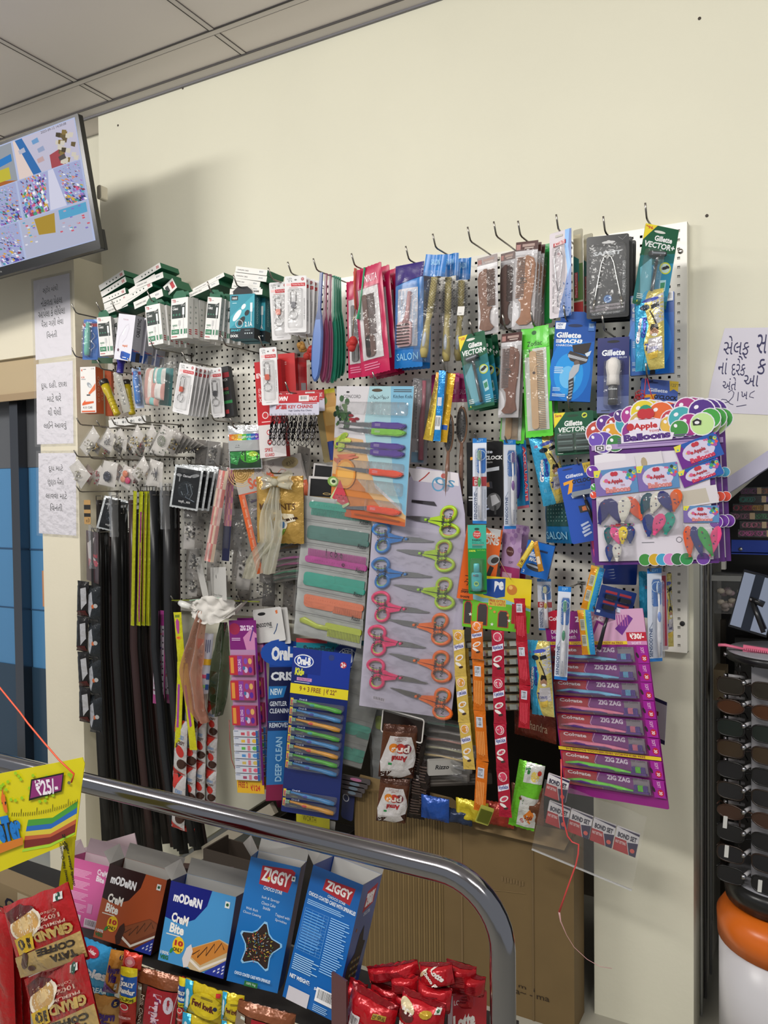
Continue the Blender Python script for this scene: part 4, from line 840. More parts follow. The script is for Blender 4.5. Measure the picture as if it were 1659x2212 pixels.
def guard(flip=0):
    def f(A, F):
        A.p([(.5, 0), (1, 0), (1, 1), (.5, 1), (.38, .7), (.55, .45), (.4, .2)], 'c8b868:f'); A.p([(.65, .1), (1, .05), (1, .4), (.8, .45), (.72, .3)], 'b8b8bc:f'); A.p([(.0, .0), (.5, .0), (.35, .3), (.4, .8), (.25, 1), (0, 1)], '3aa0cc:f')
        A.t('28', .1, .13, .24, .165, 'c04858', b=.03); A.e(.6, .13, .28, .025, '3a4aa8:g', 14, .15); A.e(.42, .22, .17, .035, '1c2a3a', 16); A.p([(.62, .2), (.88, .17), (.9, .22), (.64, .25)], '24262c'); A.l([(.6, .27), (.72, .36), (.85, .5)], .05, '3a342c')
        A.t('Gillette', .12, .34, .27, .66, 'ece8ea', 80, .06, .1, '2a3a8a'); A.t('Guard', .3, .34, .46, .6, '2a3ea0', 85, .06)
        A.c(.73, .54, .14, 'a07a60'); A.p([(.6, .5), (.66, .44), (.85, .45), (.86, .52), (.76, .49), (.64, .52)], '1a1614'); A.e(.74, .575, .09, .02, 'e8e6e4', 12); A.p([(.55, .62), (.95, .6), (.98, .78), (.5, .8)], 'b8b4b8:f'); A.t('7', .44, .68, .56, .77, '24307a', b=.03); A.t('SHAVES', .58, .72, .84, .76, '24307a', b=.02); A.p([(.52, .82), (.86, .77), (.82, .86), (.54, .88)], 'd8b850:f'); A.t('11', .13, .76, .2, .81, 'a8d8ea')
    return f
bag('razor_sachet', 'yellow and blue razor sachet over the blue box at the top right', 'razor sachet', (1371, 634), (1434, 622), (1373, 803), .215, guard(), '46aed6:f', .014, None, None, .004, 3)
def brushc(A, F):
    A.r(.0, .0, 1, .5, '1d2566:g'); A.r(0, .5, 1, 1, '3c4a86:g'); A.r(0, .78, 1, 1, '6a76a4:g'); A.c(.55, .22, .2, '2f3a86:g'); A.e(.5, .055, .2, .018, '0a0c14', 14); A.t('Gillette', .14, .16, .86, .24, 'e8ecf2', 0, .035, .1); A.t('SHAVE BRUSH', .42, .255, .92, .28, 'c8d0e4'); A.tn(.14, .96, .5, .98, 1, '303030')
o = card('shaving_brush_card', 'dark blue card with white shaving brush in a blister', 'shaving brush', (1291, 731), (1360, 727), (1289, 893), .19, brushc, '2a3474:g', .0015, .004); F = FR[o.name]; W, H = F.w, F.h
mb = MB(); X = W*.52; Z = .016; Mx = Matrix.Translation((X, 0, Z)); 
mb.lathe([(.0175, H*.36), (.0165, H*.44), (.0155, H*.56), (.012, H*.62)], 'd8d4d0:k', 18, Mx, (0, 0, 0), 'y'); mb.ell((X, H*.6, Z), (.0125, H*.03, .0125), 'd8d4d0:k'); r = mb.build('shaving_brush', o)
mb = MB(); prof = [(.011, H*.62), (.0175, H*.72), (.019, H*.62), (.0165, H*.5), (.012, H*.38)]
bl_ = MB(); bl_.lathe([(.012, H*.37), (.0165, H*.5), (.0195, H*.6), (.0175, H*.68), (.006, H*.72)], 'ded9d4:k', 18, Mx, (0, 0, 0), 'y'); bl_.build('bristles', r)
mb = MB(); mb.lathe([(.0105, H*.1), (.0135, H*.12), (.0125, H*.16), (.0125, H*.34), (.0115, H*.37)], '24262c:g', 18, Mx, (0, 0, 0), 'y'); mb.lathe([(.014, H*.16), (.014, H*.18)], 'b0b4b8:m', 18, Mx, (0, 0, 0), 'y'); A = Art(mb, W, H, Z+.0135); A.t('Gillette', .38, .68, .66, .71, 'd8dce0', 0, .02, .1); mb.build('handle', r)
blister(o, W, H, .2, .3, .84, .93, .03)
def oclock(bg, sub, price=None, razor_=True):
    def f(A, F):
        if price: A.p([(.75, 0), (1, 0), (1, .13), (.88, .1), (.78, .13)], 'd8b838'); A.t(price, .8, .03, .97, .07, '4a4a4a')
        A.e(.3, .04, .16, .012, '20306a', 12)
        A.t('Gillette', .2, .11, .72, .155, 'dce2f0', 0, .03, .1); A.p([(.1, .2), (.42, .18), (.3, .34), (.16, .36), (.27, .225), (.1, .24)], 'e8a028'); A.t("O'CLOCK", .36, .185, .99, .24, '16181e' if bg else 'f0f0f0', 0, .04, .1); A.t(sub, .4, .255, .72, .285, '3a4680' if bg else 'c8c8c8', sh=.1)
        A.p([(.25, .38), (.9, .33), (.9, .38), (.28, .42)], 'c8ccd4')
        A.p([(.4, .53), (.7, .53), (.72, .62), (.42, .62)], '2c2c34'); A.p([(.5, .55), (.62, .54), (.64, .6), (.5, .6)], 'c87040')
        for k in range(4): A.p([(.36+.03*(k % 2), .77+.045*k), (.6+.03*(k % 2), .74+.045*k), (.62+.03*(k % 2), .76+.045*k), (.38+.03*(k % 2), .8+.045*k)], 'b8c4e0')
    return f
o = card('razor_card', 'blue razor card with red string in front, above the balloon card', 'razor', (1386, 817), (1466, 825), (1374, 990), .13, oclock(1, 'Super', '125"'), '4a66b4:g', .0015, .004)
A = None
mb = MB(); q = [P(*z, .2) for z in ((1388, 880), (1392, 850), (1395, 818), (1398, 816), (1406, 850), (1418, 878))]; o0 = q[0]; mb.tube([a-o0 for a in q], .0012, 'b8242c:g', 5)
rg = random.Random(3)
for i in range(7): c = P(1382+rg.uniform(-6, 6), 858+rg.uniform(-12, 8), .2)-o0; mb.tube([c+V3((.008*cos(t), .004*sin(2*t), .006*sin(t))) for t in [k*.7 for k in range(9)]], .001, 'b8242c:g', 4)
o = mb.build('red_string'); o.location = o0; tag(o, 'knotted red string loop holding up the balloon card', 'string')
o = card('blade_card', 'green blade cartridge card with yellow save corner, frontmost', 'razor blades', (1196, 893), (1281, 886), (1200, 984), .2, lambda A, F: (A.p([(0, 0), (.3, 0), (.0, .35)], 'e8d42c'), A.t('Save', .03, .03, .2, .1, 'b03a2a', b=.03), A.e(.48, .09, .15, .03, '0c3a22', 12), A.c(.78, .1, .07, 'c4d040'), A.e(.78, .1, .05, .025, '22262a', 10, .4), A.t('Gillette', .26, .2, .72, .33, 'eef0ee', 0, .035, .1), A.t('VECTOR+', .1, .35, .88, .47, 'dde4e0', 0, .04, .15), A.tn(.06, .95, .25, .98, 1, 'd8e8dc')), '17563a:g', .0015, .004)
F = FR[o.name]; mb = MB()
for r_ in range(3):
    for c_ in range(2): x = F.w*(.08+.46*c_); y = F.h*(.39-.15*r_); mb.box(x, y-.001, .002, x+F.w*.4, y+F.h*.1, .009, '2f4a44:g'); mb.box(x+.002, y+F.h*.06, .009, x+F.w*.38, y+F.h*.085, .0098, '9ab0a8:m')
mb.build('blade_cartridges', o); blister(o, F.w, F.h, .04, .48, .97, .94, .014); row_back(o, 1, .04, ['green blade card peeping out behind the front one'], .003, 2)
# ---- candy sticks and oval brushes ----
def strip(name, label, cat, pts, w, d, draw=None, c='e0b830:f', seg=1, group=None, T=.004, sh=None, dd=0, pinch=.15):
    """chain of flat foil sachets following a px path"""
    q = [P(x, y, d+dd*i/(max(1, len(pts)-1))) for i, (x, y) in enumerate(pts)]
    o0 = q[-1]; mb = MB(); L = [0]
    for i in range(1, len(q)): L.append(L[-1]+(q[i]-q[i-1]).length)
    tot = L[-1]; sd = tot/seg
    def pos(s):
        for i in range(1, len(q)):
            if s <= L[i] or i == len(q)-1:
                t = (s-L[i-1])/max(1e-6, L[i]-L[i-1]); a = q[i-1].lerp(q[i], t); tg = (q[i]-q[i-1]).normalized(); return a, tg
    parts = []
    root = bpy.data.objects.new(name, None); root.empty_display_size = .02; COL.objects.link(root); root.location = o0; tag(root, label, cat, group)
    for k in range(seg):
        s0 = k*sd; a, tg = pos(s0+sd/2); v = -tg; n = V3((0, -1, 0)); n = (n-v*n.dot(v)).normalized(); u = v.cross(n)
        m = Matrix((u, v, n)).transposed().to_4x4(); m.translation = a-o0-u*(w/2)-v*(sd/2); mb = MB()
        H = sd*.995
        def wd(b): e = min(b, 1-b); return 1-pinch*min(1, e/.12) if e < .12 else 1-pinch+.0
        f = lambda x, y: T*(4*max(0, min(1, x/w))*(1-max(0, min(1, x/w))))**.5*min(1, min(y/H, 1-y/H)/.14 if 0 < y < H else 0)+.0008*noise.noise(V3((x*80, y*60, s0*9)))
        mb.sheet(6, 14, lambda a_, b_: (w*(.5+(a_-.5)*(1+pinch*.5*(max(0, .1-min(b_, 1-b_))/.1))), b_*H, f(a_*w, b_*H)), c)
        mb.sheet(3, 8, lambda a_, b_: (w*(1-a_), b_*H, -f((1-a_)*w, b_*H)*.6-.0006), c)
        A = Art(mb, w, H, .0004, f, 'g')
        if draw: draw(A, k)
        mb.build('sachet', root).matrix_local = m
    return root
def stick(bg):
    def f(A, k): A.r(.1, .08, .3, .9, '4a4438'); A.tn(.12, .1, .4, .88, 5, '3a3428', True); A.r(.55, .1, .72, .9, 'e8d040')
    return f
strip('candy_stick', 'yellow printed candy stick left of the blue one', 'candy', [(953, 805), (924, 951)], .030, .2, lambda A, k: (A.tn(.08, .1, .4, .85, 4, '5a4c20', True), A.r(.62, .06, .78, .92, 'f0dc50'), A.r(0, 0, 1, .07, 'e8a020')), 'c8a83c:f')
strip('candy_stick', 'yellow printed candy stick right of the blue one', 'candy', [(976, 806), (957, 955)], .024, .195, lambda A, k: (A.tn(.1, .3, .5, .7, 4, '4a3c18', True), A.r(.1, .75, .9, .82, '2a5ab0')), 'd8a828:f')
strip('candy_stick', 'bright blue candy stick between two yellow ones', 'candy', [(966, 801), (952, 850), (948, 900), (938, 952)], .022, .21, lambda A, k: (A.r(.2, .38, .8, .5, 'c8ccd4'), A.bar(.1, .64, .9, .84, 'dde0e4', 8)), '2386cc:f')
def ovalbrush(tl, tr, bl, d, label, cy=.42):
    F = fr(tl, tr, bl, d, 0); W, H = F.w, F.h; o = root_empty('oval_brush_pack', F, label, 'hairbrush pack', 'oval brushes with magenta headers')
    mb = MB(); mb.sheet(6, 5, lambda a, b: (W*a, H*(.78+.22*b), .002*sin(a*8)), '9c1a64:g'); A = Art(mb, W, H, .003); A.t('SALON', .2, .12, .8, .16, 'd89ac0'); mb.build('header', o)
    mb = MB(); mb.ell((W*.5, H*(1-cy), .014), (W*.42, H*.15, .008), '8a5a30:g', 18, 8); mb.tube([(W*.5, H*(1-cy-.14), .014), (W*.48, H*(1-cy-.3), .014), (W*.5, H*.06, .014)], [.005, .008, .006], '7a4a2c:g', 8); b = mb.build('brush', o)
    mb = MB(); mb.ell((W*.5, H*(1-cy), .019), (W*.34, H*.13, .006), '1c1816:g', 18, 8)
    rg = random.Random(int(tl[0]))
    for i in range(60): a, q = rg.random()**.5, rg.uniform(0, 6.28); x, y = W*.5+W*.3*a*cos(q), H*(1-cy)+H*.12*a*sin(q); mb.box(x-.0006, y-.0006, .02, x+.0006, y+.0006, .03, '3a3632')
    mb.build('bristle_pad', b); mb = MB(); f = pillow_f(W, H, .03, tl[0], .005); mb.sheet(10, 24, lambda a, b: (a*W, b*H*.8, f(a*W, b*H*.8)), 'ffffff:c'); mb.build('clear_wrap', o)
ovalbrush((968, 806), (993, 806), (955, 1090), .15, 'oval hairbrush in a clear bag with magenta header, left one of two', .46)
ovalbrush((988, 808), (1018, 806), (985, 1085), .12, 'oval hairbrush in a clear bag with magenta header, right one of two', .40)
card('magenta_header', 'magenta packet top behind the yellow candy sticks', 'packet', (932, 810), (950, 808), (932, 870), .1, None, '8a1c58:g', .002)
o = card('flat_comb_pack', 'pink handled flat comb in a grey clear pack right of the knife card', 'comb', (892, 816), (930, 819), (884, 1002), .12, lambda A, F: (A.r(.05, .05, .3, .7, '3c3a3c'), A.tn(.05, .05, .3, .7, 40, '8a8688'), A.r(.3, .84, .8, .87, 'b8c8d0'), A.r(.1, .86, .8, .98, '4a7a98')), '8a8488:g', .002)
F = FR[o.name]; mb = MB(); mb.tube([(F.w*.62, F.h*.97, .006), (F.w*.66, F.h*.75, .006), (F.w*.58, F.h*.5, .006), (F.w*.62, F.h*.05, .006)], [.007, .006, .009, .009], 'b06a78:g', 10); mb.build('comb_handle', o); film(o, F, .01, 5, base=.006)
for px, py, l in ((883, 560, 'over the blue and purple brush pack'), (941, 534, 'carrying the round brush bags'), (1016, 520, 'above the leftmost wooden comb'), (1072, 509, 'above the darker wooden comb'), (1124, 508, 'over the comb marked 75'), (1091, 708, 'over the lower brown comb'), (1152, 702, 'over the green edged pouches'), (1206, 495, 'over the red labelled tongue cleaner'), (1307, 500, 'over the black tongue cleaner pack'), (1397, 472, 'with raised tip at the top right of the board'), (1222, 690, 'over the large blue razor box'), (1305, 712, 'over the shaving brush card'),
                  (1398, 815, 'where the red string loop hangs'), (1230, 884, 'over the green blade card'), (1021, 722, 'over the razor card marked 105'), (812, 829, 'through the knife card'), (962, 803, 'over the candy sticks')):
    hook(px, py, .21, 'bent steel display hook '+l, .022)
# ================= right half, below the top rows =================
def tbrush(mb, W, H, c, x=.55, head='e8e8ea', z=.01, grip='f0f0f2', y0=.1, y1=.95, ban=None):
    q = lambda b: (W*x, (1-b)*H, z)
    L = y1-y0
    mb.tube([(W*x, (1-y0-.17*L)*H, z), (W*x+.001, (1-y0-.34*L)*H, z), (W*x, (1-y0-.42*L)*H, z), (W*x, (1-y0-.5*L)*H, z), (W*x, (1-y0-.75*L)*H, z), (W*x+.001, (1-y0-.99*L)*H, z)], [.003, .0025, .004, .0055, .006, .005], grip+':g', 10, flat=.7)
    mb.ell((W*x, (1-y0-.09*L)*H, z-.001), (.0058, H*.085*L, .003), head+':g', 12, 8)
    for i in range(7):
        for j in range(3): mb.box(W*x+(j-1)*.003-.0012, (1-y0-.025*L-.02*L*i)*H-.0012, z+.001, W*x+(j-1)*.003+.0012, (1-y0-.025*L-.02*L*i)*H+.0012, z+.009, c)
    if ban: mb.ell((W*x, (1-y0-.47*L)*H, z+.002), (.0048, H*.06, .0045), ban+':g', 12, 8)
def senso(A, F, price=None, c='2a6ac0'):
    A.r(0, 0, 1, .055, '1f78c8:g'); A.t('SOFT', .3, .012, .75, .042, 'a8d4f0'); A.r(0, .965, 1, 1, '1f78c8:g'); A.r(0, 0, .0, 0, 'ffffff')
    A.p([(.3, .16), (.4, .12), (.85, .12), (.95, .16), (.95, .38), (.85, .41), (.4, .41), (.3, .38)], '2a72c4:g'); A.ring(.62, .2, .3, .34, 'd0e4f4'); A.t('Daily Care', .3, .26, .42, .38, 'e8f2fa', 90, 0, .1)
    if price: A.r(0, .45, 1, .56, 'b03038:g'); A.t(price, .12, .46, .34, .55, 'f4e8e8', 90, .02)
    A.t('SENSODYNE', .1, .64, .32, .95, '22406e', 90, .02); A.l([(.12, .64), (.22, .62), (.34, .58)], .025, '22406e'); A.tn(.86, .6, .94, .94, 2, '9aa4b4', True)
def sensod(tl, tr, bl, d, label, c, price=None, ban=None, x=.62):
    o = card('toothbrush_card', label, 'toothbrush', tl, tr, bl, d, lambda A, F: senso(A, F, price), 'd4dae8:g', .001, .004); F = FR[o.name]
    mb = MB(); tbrush(mb, F.w, F.h, c+':k', x, 'e0e8e8', .012, 'e8e8ee', .13, .95, ban); A = Art(mb, F.w, F.h, .0195); A.t('SENSODYNE', x-.05, .78, x+.05, .92, '4a5a8a', 90); mb.build('toothbrush', o)
    blister(o, F.w, F.h, .3, .11, .97, .96, .022); return o
sensod((1021, 947), (1051, 946), (1021, 1131), .2, 'toothbrush card with green bristles and red price band', '9ac4a0', '₹31', '3aa648')
sensod((1088, 950), (1114, 952), (1089, 1143), .2, 'toothbrush card with purple bristles, right of the black razor card', '7a5aa8', None, '7a4a9a')
sensod((1160, 1250), (1190, 1250), (1164, 1361), .12, 'toothbrush card with yellow handle grip, partly hidden', 'c8c8a0', '₹3', 'd8b828')
sensod((1206, 1266), (1234, 1268), (1197, 1467), .24, 'toothbrush card with mint bristles in front of the purple sheet', '5ab89c', None, '2f8a64')
sensod((1398, 1228), (1429, 1226), (1400, 1430), .2, 'toothbrush card with blue bristles at the right edge of the board', '5a8ad0', None, '7a9ae0')
card('red_backed_card', 'white card with red stripe behind the blue bristled toothbrush', 'toothbrush', (1418, 1236), (1440, 1234), (1422, 1405), .14, lambda A, F: (A.r(.5, .05, .9, .95, 'a02c44'), A.r(.3, 0, .5, 1, 'c8c8cc')), 'b8a8ac:g')
bag('razor_sachet', 'yellow and silver sachet edge hanging behind the blue toothbrush card', 'razor sachet', (1420, 1240), (1450, 1238), (1425, 1398), .1, guard(), '8a8068:f', .012, wr=.006, seed=8)
bag('razor_sachet', 'light blue razor sachet right of the razor blade card', 'razor sachet', (1380, 1235), (1402, 1233), (1382, 1335), .12, lambda A, F: A.t('28', .3, .3, .8, .36, 'c04858'), '2a94bc:f', .012, seed=4)
o = card('razor_card', 'black razor card behind the first toothbrush card', 'razor', (1008, 956), (1086, 953), (1009, 1116), .14, lambda A, F: (oclock(0, 'Platinum')(A, F), A.r(.0, .0, 1, .12, '141416:g'), A.tn(.05, .72, .25, .8, 2, 'd8d8d8'), A.e(.75, .8, .2, .12, '5a5a5c', 20), A.p([(.66, .72), (.8, .7), (.92, .8), (.7, .86)], 'b8b8bc'), A.r(.76, .85, .82, .97, '2a2a2c')), '161618:g', .0015, .004)
o = card('hair_clip_card', 'blue card with red vertical lettering and dark blue clip', 'hair clip', (1110, 958), (1136, 966), (1118, 1100), .13, lambda A, F: (A.p([(.62, .0), (.98, .02), (1, 1), (.7, 1)], '1a5a94:g'), A.t('ACCURATE', .72, .08, .98, .9, 'c83a48', -90, .05, 0, 'e0c8c8'), A.r(0, .96, 1, 1, 'b06070')), '1d86b8:g', .0015, .003); F = FR[o.name]
mb = MB(); mb.ell((F.w*.35, F.h*.5, .012), (F.w*.26, F.h*.36, .01), '22247a:g', 14, 10); mb.build('clip', o)
bag('razor_sachet', 'large blue and yellow razor sachet leaning right in the middle of the board', 'razor sachet', (1142, 946), (1198, 938), (1174, 1094), .17, guard(), '46aed6:f', .014, wr=.004, seed=5)
bag('mesh_pack', 'dark blue scrubber packet below the leaning sachet', 'scrubber', (1176, 1010), (1240, 1000), (1180, 1172), .1, lambda A, F: (A.r(.1, .42, .85, .78, '1f4a4a:g'), [A.e(.2+.1*i, .46+.05*j, .02, .008, '7a9a94', 6) for i in range(7) for j in range(6)], A.t('SALON', .1, .85, .8, .95, '8ac0d8', b=.01)), '14689c:g', .01, seed=6)
o = card('razor_card', 'bright blue razor card tilted left of the balloon card', 'razor', (1203, 1012), (1275, 997), (1236, 1176), .2, oclock(1, 'Sterling', '12"'), '2a52b0:g', .0015, .006); F = FR[o.name]
mb = MB(); mb.tube([(F.w*.62, F.h*.62, .01), (F.w*.66, F.h*.52, .01)], .0035, 'b0b0b4:m', 8); mb.tube([(F.w*.66, F.h*.52, .01), (F.w*.78, F.h*.2, .01)], .005, '1c1c20:g', 10); mb.box(F.w*.3, F.h*.6, .006, F.w*.95, F.h*.66, .014, 'c8ccd0:m'); mb.build('razor', o)
row_back(o, 1, .04, ['bright blue razor card right behind the tilted one'], .004, 3)
# orange razor box + roll on
def orng(A, F):
    A.t('Gillette', .2, .04, .9, .13, 'e8e0d8', 0, .04, .1); A.t('FUSION5', .12, .13, .95, .22, 'e8e0d8', 0, .05); A.p([(.55, 0), (.95, 0), (.95, .1), (.75, .08)], 'd8d8d8'); A.tn(.2, .28, .4, .34, 2, 'f0c8a8'); A.tn(.2, .42, .4, .5, 3, 'f0c8a8')
    A.e(.86, .42, .18, .07, 'b8b8bc', 14, .6); A.e(.9, .42, .12, .04, '34302e', 12, .6); A.p([(.78, .5), (.9, .52), (.7, .9), (.6, .88)], '2a2624'); A.l([(.14, .68), (.24, .68), (.26, .72), (.18, .73)], .02, '2a1a14'); A.l([(.14, .77), (.18, .75), (.26, .77), (.22, .81)], .02, '2a1a14')
    A.tn(.1, .86, .3, .9, 2, '4a3020'); A.t('SHAVE', .08, .885, .34, .915, '2a1a14', b=.02); A.t('SHAPE', .08, .95, .34, .98, '2a1a14', b=.02)
carton('razor_box', 'orange razor box behind the green fabric roll-on card', 'razor', (1010, 1134), (1087, 1141), (987, 1292), .17, .02, orng, 'e8671c:g', 'b84a14:g', tilt=0)
def roll(A, F):
    A.r(0, 0, 1, .34, '3fae98:g'); A.e(.5, .06, .14, .018, '1c4038', 12); A.c(.5, .14, .22, 'c03a34'); A.t('Good', .34, .105, .66, .135, 'f0dcd8'); A.t('knight', .34, .14, .68, .17, 'f0dcd8'); A.t('FABRIC', .24, .205, .74, .235, '14403a', b=.03); A.t('ROLL-ON', .24, .245, .86, .275, '2a7a6c'); A.r(.24, .285, .88, .293, 'b04a48'); A.tn(.24, .3, .9, .33, 3, '2a5a50')
    A.t('100%', .06, .36, .42, .39, 'c8e040', b=.03); A.t('NATURAL', .5, .355, .96, .375, '8ad84a'); A.tn(.08, .95, .3, .97, 1, '0c3a14'); A.r(.62, .94, .98, .97, '143a1c')
o = card('roll_on_card', 'green card with turquoise fabric roll-on bottle', 'roll-on', (1010, 1134), (1050, 1133), (1012, 1283), .215, roll, '1c8a3a:g', .0015, .005); F = FR[o.name]; W, H = F.w, F.h
mb = MB(); mb.tube([(W*.48, H*.32, .012), (W*.48, H*.3, .012), (W*.48, H*.1, .012), (W*.48, H*.05, .012)], [.012, .0155, .0155, .011], '3ab0b4:g', 16, flat=.6); mb.tube([(W*.48, H*.45, .012), (W*.48, H*.44, .012), (W*.48, H*.32, .012)], [.006, .0085, .0088], '4ac0c4:g', 14, flat=.7); A = Art(mb, W, H, .0222); A.c(.48, .84, .13, 'b8d84a'); A.c(.48, .84, .09, '5ac0b0'); A.c(.36, .72, .04, 'b03a40'); A.tn(.42, .7, .6, .74, 2, '1c4a60'); A.r(.4, .82, .56, .85, '2a7a5a'); mb.build('bottle', o)
blister(o, W, H, .1, .48, .88, .96, .028)
# lilac soft packs
def lil(A, F):
    rg = random.Random(7)
    for i in range(16): A.c(rg.random(), rg.random()*.6, rg.uniform(.05, .16), rg.choice(['a884b4', 'c0a0c8', '9a74a8']), 9)
    A.c(.45, .42, .2, '5a3436'); A.t('Cherry', .3, .4, .6, .44, 'd8b8b0'); A.t('SOFT', .4, .58, .65, .62, '5a4a60'); A.r(0, .68, 1, 1, 'a83a70:g'); A.r(.1, .78, .6, .88, 'd8a8c0')
o = card('lilac_brush_card', 'lilac flowery card between orange box and blue box, front one', 'toothbrush', (1087, 1134), (1128, 1140), (1080, 1262), .12, lil, 'b898c0:g')
row_back(o, 1, .05, ['lilac flowery card behind the front one'], .004, 2)
def m3s(A, F): A.t('NEW', .1, .05, .25, .14, 'e8ecf4'); A.r(.5, .2, .8, .26, '0c2450'); A.t('Gillette', .1, .3, .55, .44, 'e8ecf4', 0, .03, .1); A.t('MACH3', .2, .46, .6, .58, 'e8ecf4', 0, .05, .1); A.e(.45, .74, .32, .1, '22262e', 16, -.1); A.e(.45, .71, .3, .03, '9aa4b4', 16, -.1); A.t('2', .06, .86, .13, .94, 'f0f0f0')
carton('blade_box', 'blue razor blade box tilted below the lilac cards', 'razor blades', (1141, 1166), (1200, 1176), (1124, 1238), .17, .02, m3s, '1562b8:g', '0e4694:g', yaw=8)
strip('candy_stick', 'yellow candy stick folded over the blue blade box, left leg', 'candy', [(1154, 1170), (1121, 1224)], .016, .215, lambda A, k: (A.r(.2, .1, .8, .9, 'd8c050'), A.r(.3, .7, .7, .85, '5a3a24')), 'c8a838:f')
strip('candy_stick', 'orange yellow candy stick folded over the blue blade box, right leg', 'candy', [(1154, 1170), (1162, 1200), (1169, 1234)], .015, .215, lambda A, k: A.r(.2, .5, .8, .75, 'd8c8b0'), 'c88a28:f')
# ---- balloon display card ----
def balloon_outline(F):
    W, H = F.w, F.h; top = [(0, .80), (.0, .86), (.02, .885), (.05, .90), (.08, .925), (.13, .94), (.17, .955), (.2, .965), (.26, .975), (.31, .985), (.38, .985), (.40, 1.0), (.45, 1.01), (.50, .995), (.56, .985), (.63, .975), (.68, .985), (.75, .99), (.82, .975), (.88, .95), (.93, .94), (.98, .91), (1, .88)]
    return [(0, 0), (W, 0), (W, H*.86)]+[(x*W, y*H) for x, y in top[::-1]]
def star(A, x, y, r, c):
    A.put([((x+r*(1 if k % 2 == 0 else .4)*sin(k*pi/5))*A.W, (1-y)*A.H+r*(1 if k % 2 == 0 else .4)*cos(k*pi/5)*A.W) for k in range(10)], [tuple(range(10))], c)
def ball(A, x, y, r, c, hl=True):
    A.c(x, y, r*1.1, 'dcd8e4', 16); A.c(x, y, r, c, 18)
    if hl: A.e(x-r*.4, y-r*.3, r*.2, .012, 'e8e4ec', 8, .5)
def balloon_art(A, F):
    A.r(0, .17, 1, 1, '5a2a78:g')
    for x, y, r, c in ((.08, .155, .1, 'b84438'), (.14, .1, .07, '5a2a88'), (.22, .115, .07, 'a8303a'), (.2, .17, .09, 'd89a28'), (.33, .11, .10, '3a9aa8'), (.27, .06, .05, '4a2a78'), (.36, .065, .08, 'a8308a'), (.46, .05, .10, 'd8c428'), (.44, .12, .1, 'c8a85a'), (.38, .17, .1, '8a2a88'), (.6, .07, .1, 'd86028'), (.68, .11, .08, 'b8384a'), (.66, .14, .07, 'd8b048'), (.86, .06, .07, '3a88c8'), (.8, .05, .09, 'a02a78'), (.76, .11, .1, '3aa0a8'), (.92, .075, .1, '4a2080'), (.82, .15, .09, 'a0207a'), (.74, .17, .07, '3a8a3a'), (.98, .12, .08, '3a9a3a'), (.92, .15, .09, 'b8d890'), (.12, .22, .09, '5a3aa0'), (.22, .23, .07, '2f7a3a'), (.06, .2, .06, '6a4ab0')): ball(A, x, y, r, c)
    A.r(.02, .235, .98, .268, 'a890c0:g'); A.tn(.24, .2, .9, .255, 5, '6a4a8a')
    A.p([(.33, .1), (.5, .08), (.6, .1), (.58, .17), (.7, .19), (.68, .23), (.27, .235), (.27, .19), (.34, .17)], 'dcd4e4')
    A.t('Apple', .375, .115, .57, .163, 'b8202c', 1, .05, 0, 'f0ecf4'); A.c(.35, .137, .032, 'b8202c', 12); A.t('TOYS', .5, .163, .58, .177, 'b8202c', 0, .02); A.t('Balloons', .29, .178, .67, .223, '4a2078', 2, .07, 0, 'f0ecf4')
    A.c(.48, .045, .055, '1f8a6a', 14); A.c(.455, .06, .045, 'b8202c', 12); A.c(.505, .06, .045, 'b8202c', 12); A.e(.48, .07, .05, .018, 'b8202c', 12); A.r(.42, .092, .55, .095, '8a2018')
    A.r(.05, .235, .13, .275, 'e0dce4'); A.r(.058, .24, .122, .27, '1c1c20'); A.r(.068, .246, .112, .264, 'e0dce4'); A.r(.08, .25, .1, .26, '1c1c20'); A.c(.165, .255, .028, 'e4e0e8', 12); A.t('8+', .15, .25, .18, .262, '303030')
    A.p([(.845, .13), (.88, .115), (.915, .13), (.91, .155), (.85, .155)], '141418'); A.e(.88, .14, .02, .01, 'e0e0e4', 8); A.c(.87, .17, .001, '000000', 4)
    A.r(.04, .3, .96, .975, 'd4ced8:g'); A.p([(.04, .3), (.14, .29), (.3, .3), (.3, .34), (.04, .35)], 'dcd8e0')
    for x, c in ((.42, '3a8a3a'), (.5, 'c8a020'), (.56, '3a9ac0'), (.62, 'c87ab8'), (.68, '2a6a3a'), (.75, '2a8a4a'), (.88, '6a3a9a')): ball(A, x, .97, .05, c, False)
    A.ring(.7, .85, .02, .024, '555560'); A.r(.4, .86, .5, .864, '777780')
    for (x, y, r, c) in ((.02, .4, .05, '6a2a9a'), (.03, .5, .03, '3a9a3a'), (.02, .55, .03, 'd84830'), (.98, .45, .04, '3a9ac0'), (.98, .6, .04, 'd84830'), (.99, .75, .05, '6a2a9a')): ball(A, x, y, r, c)
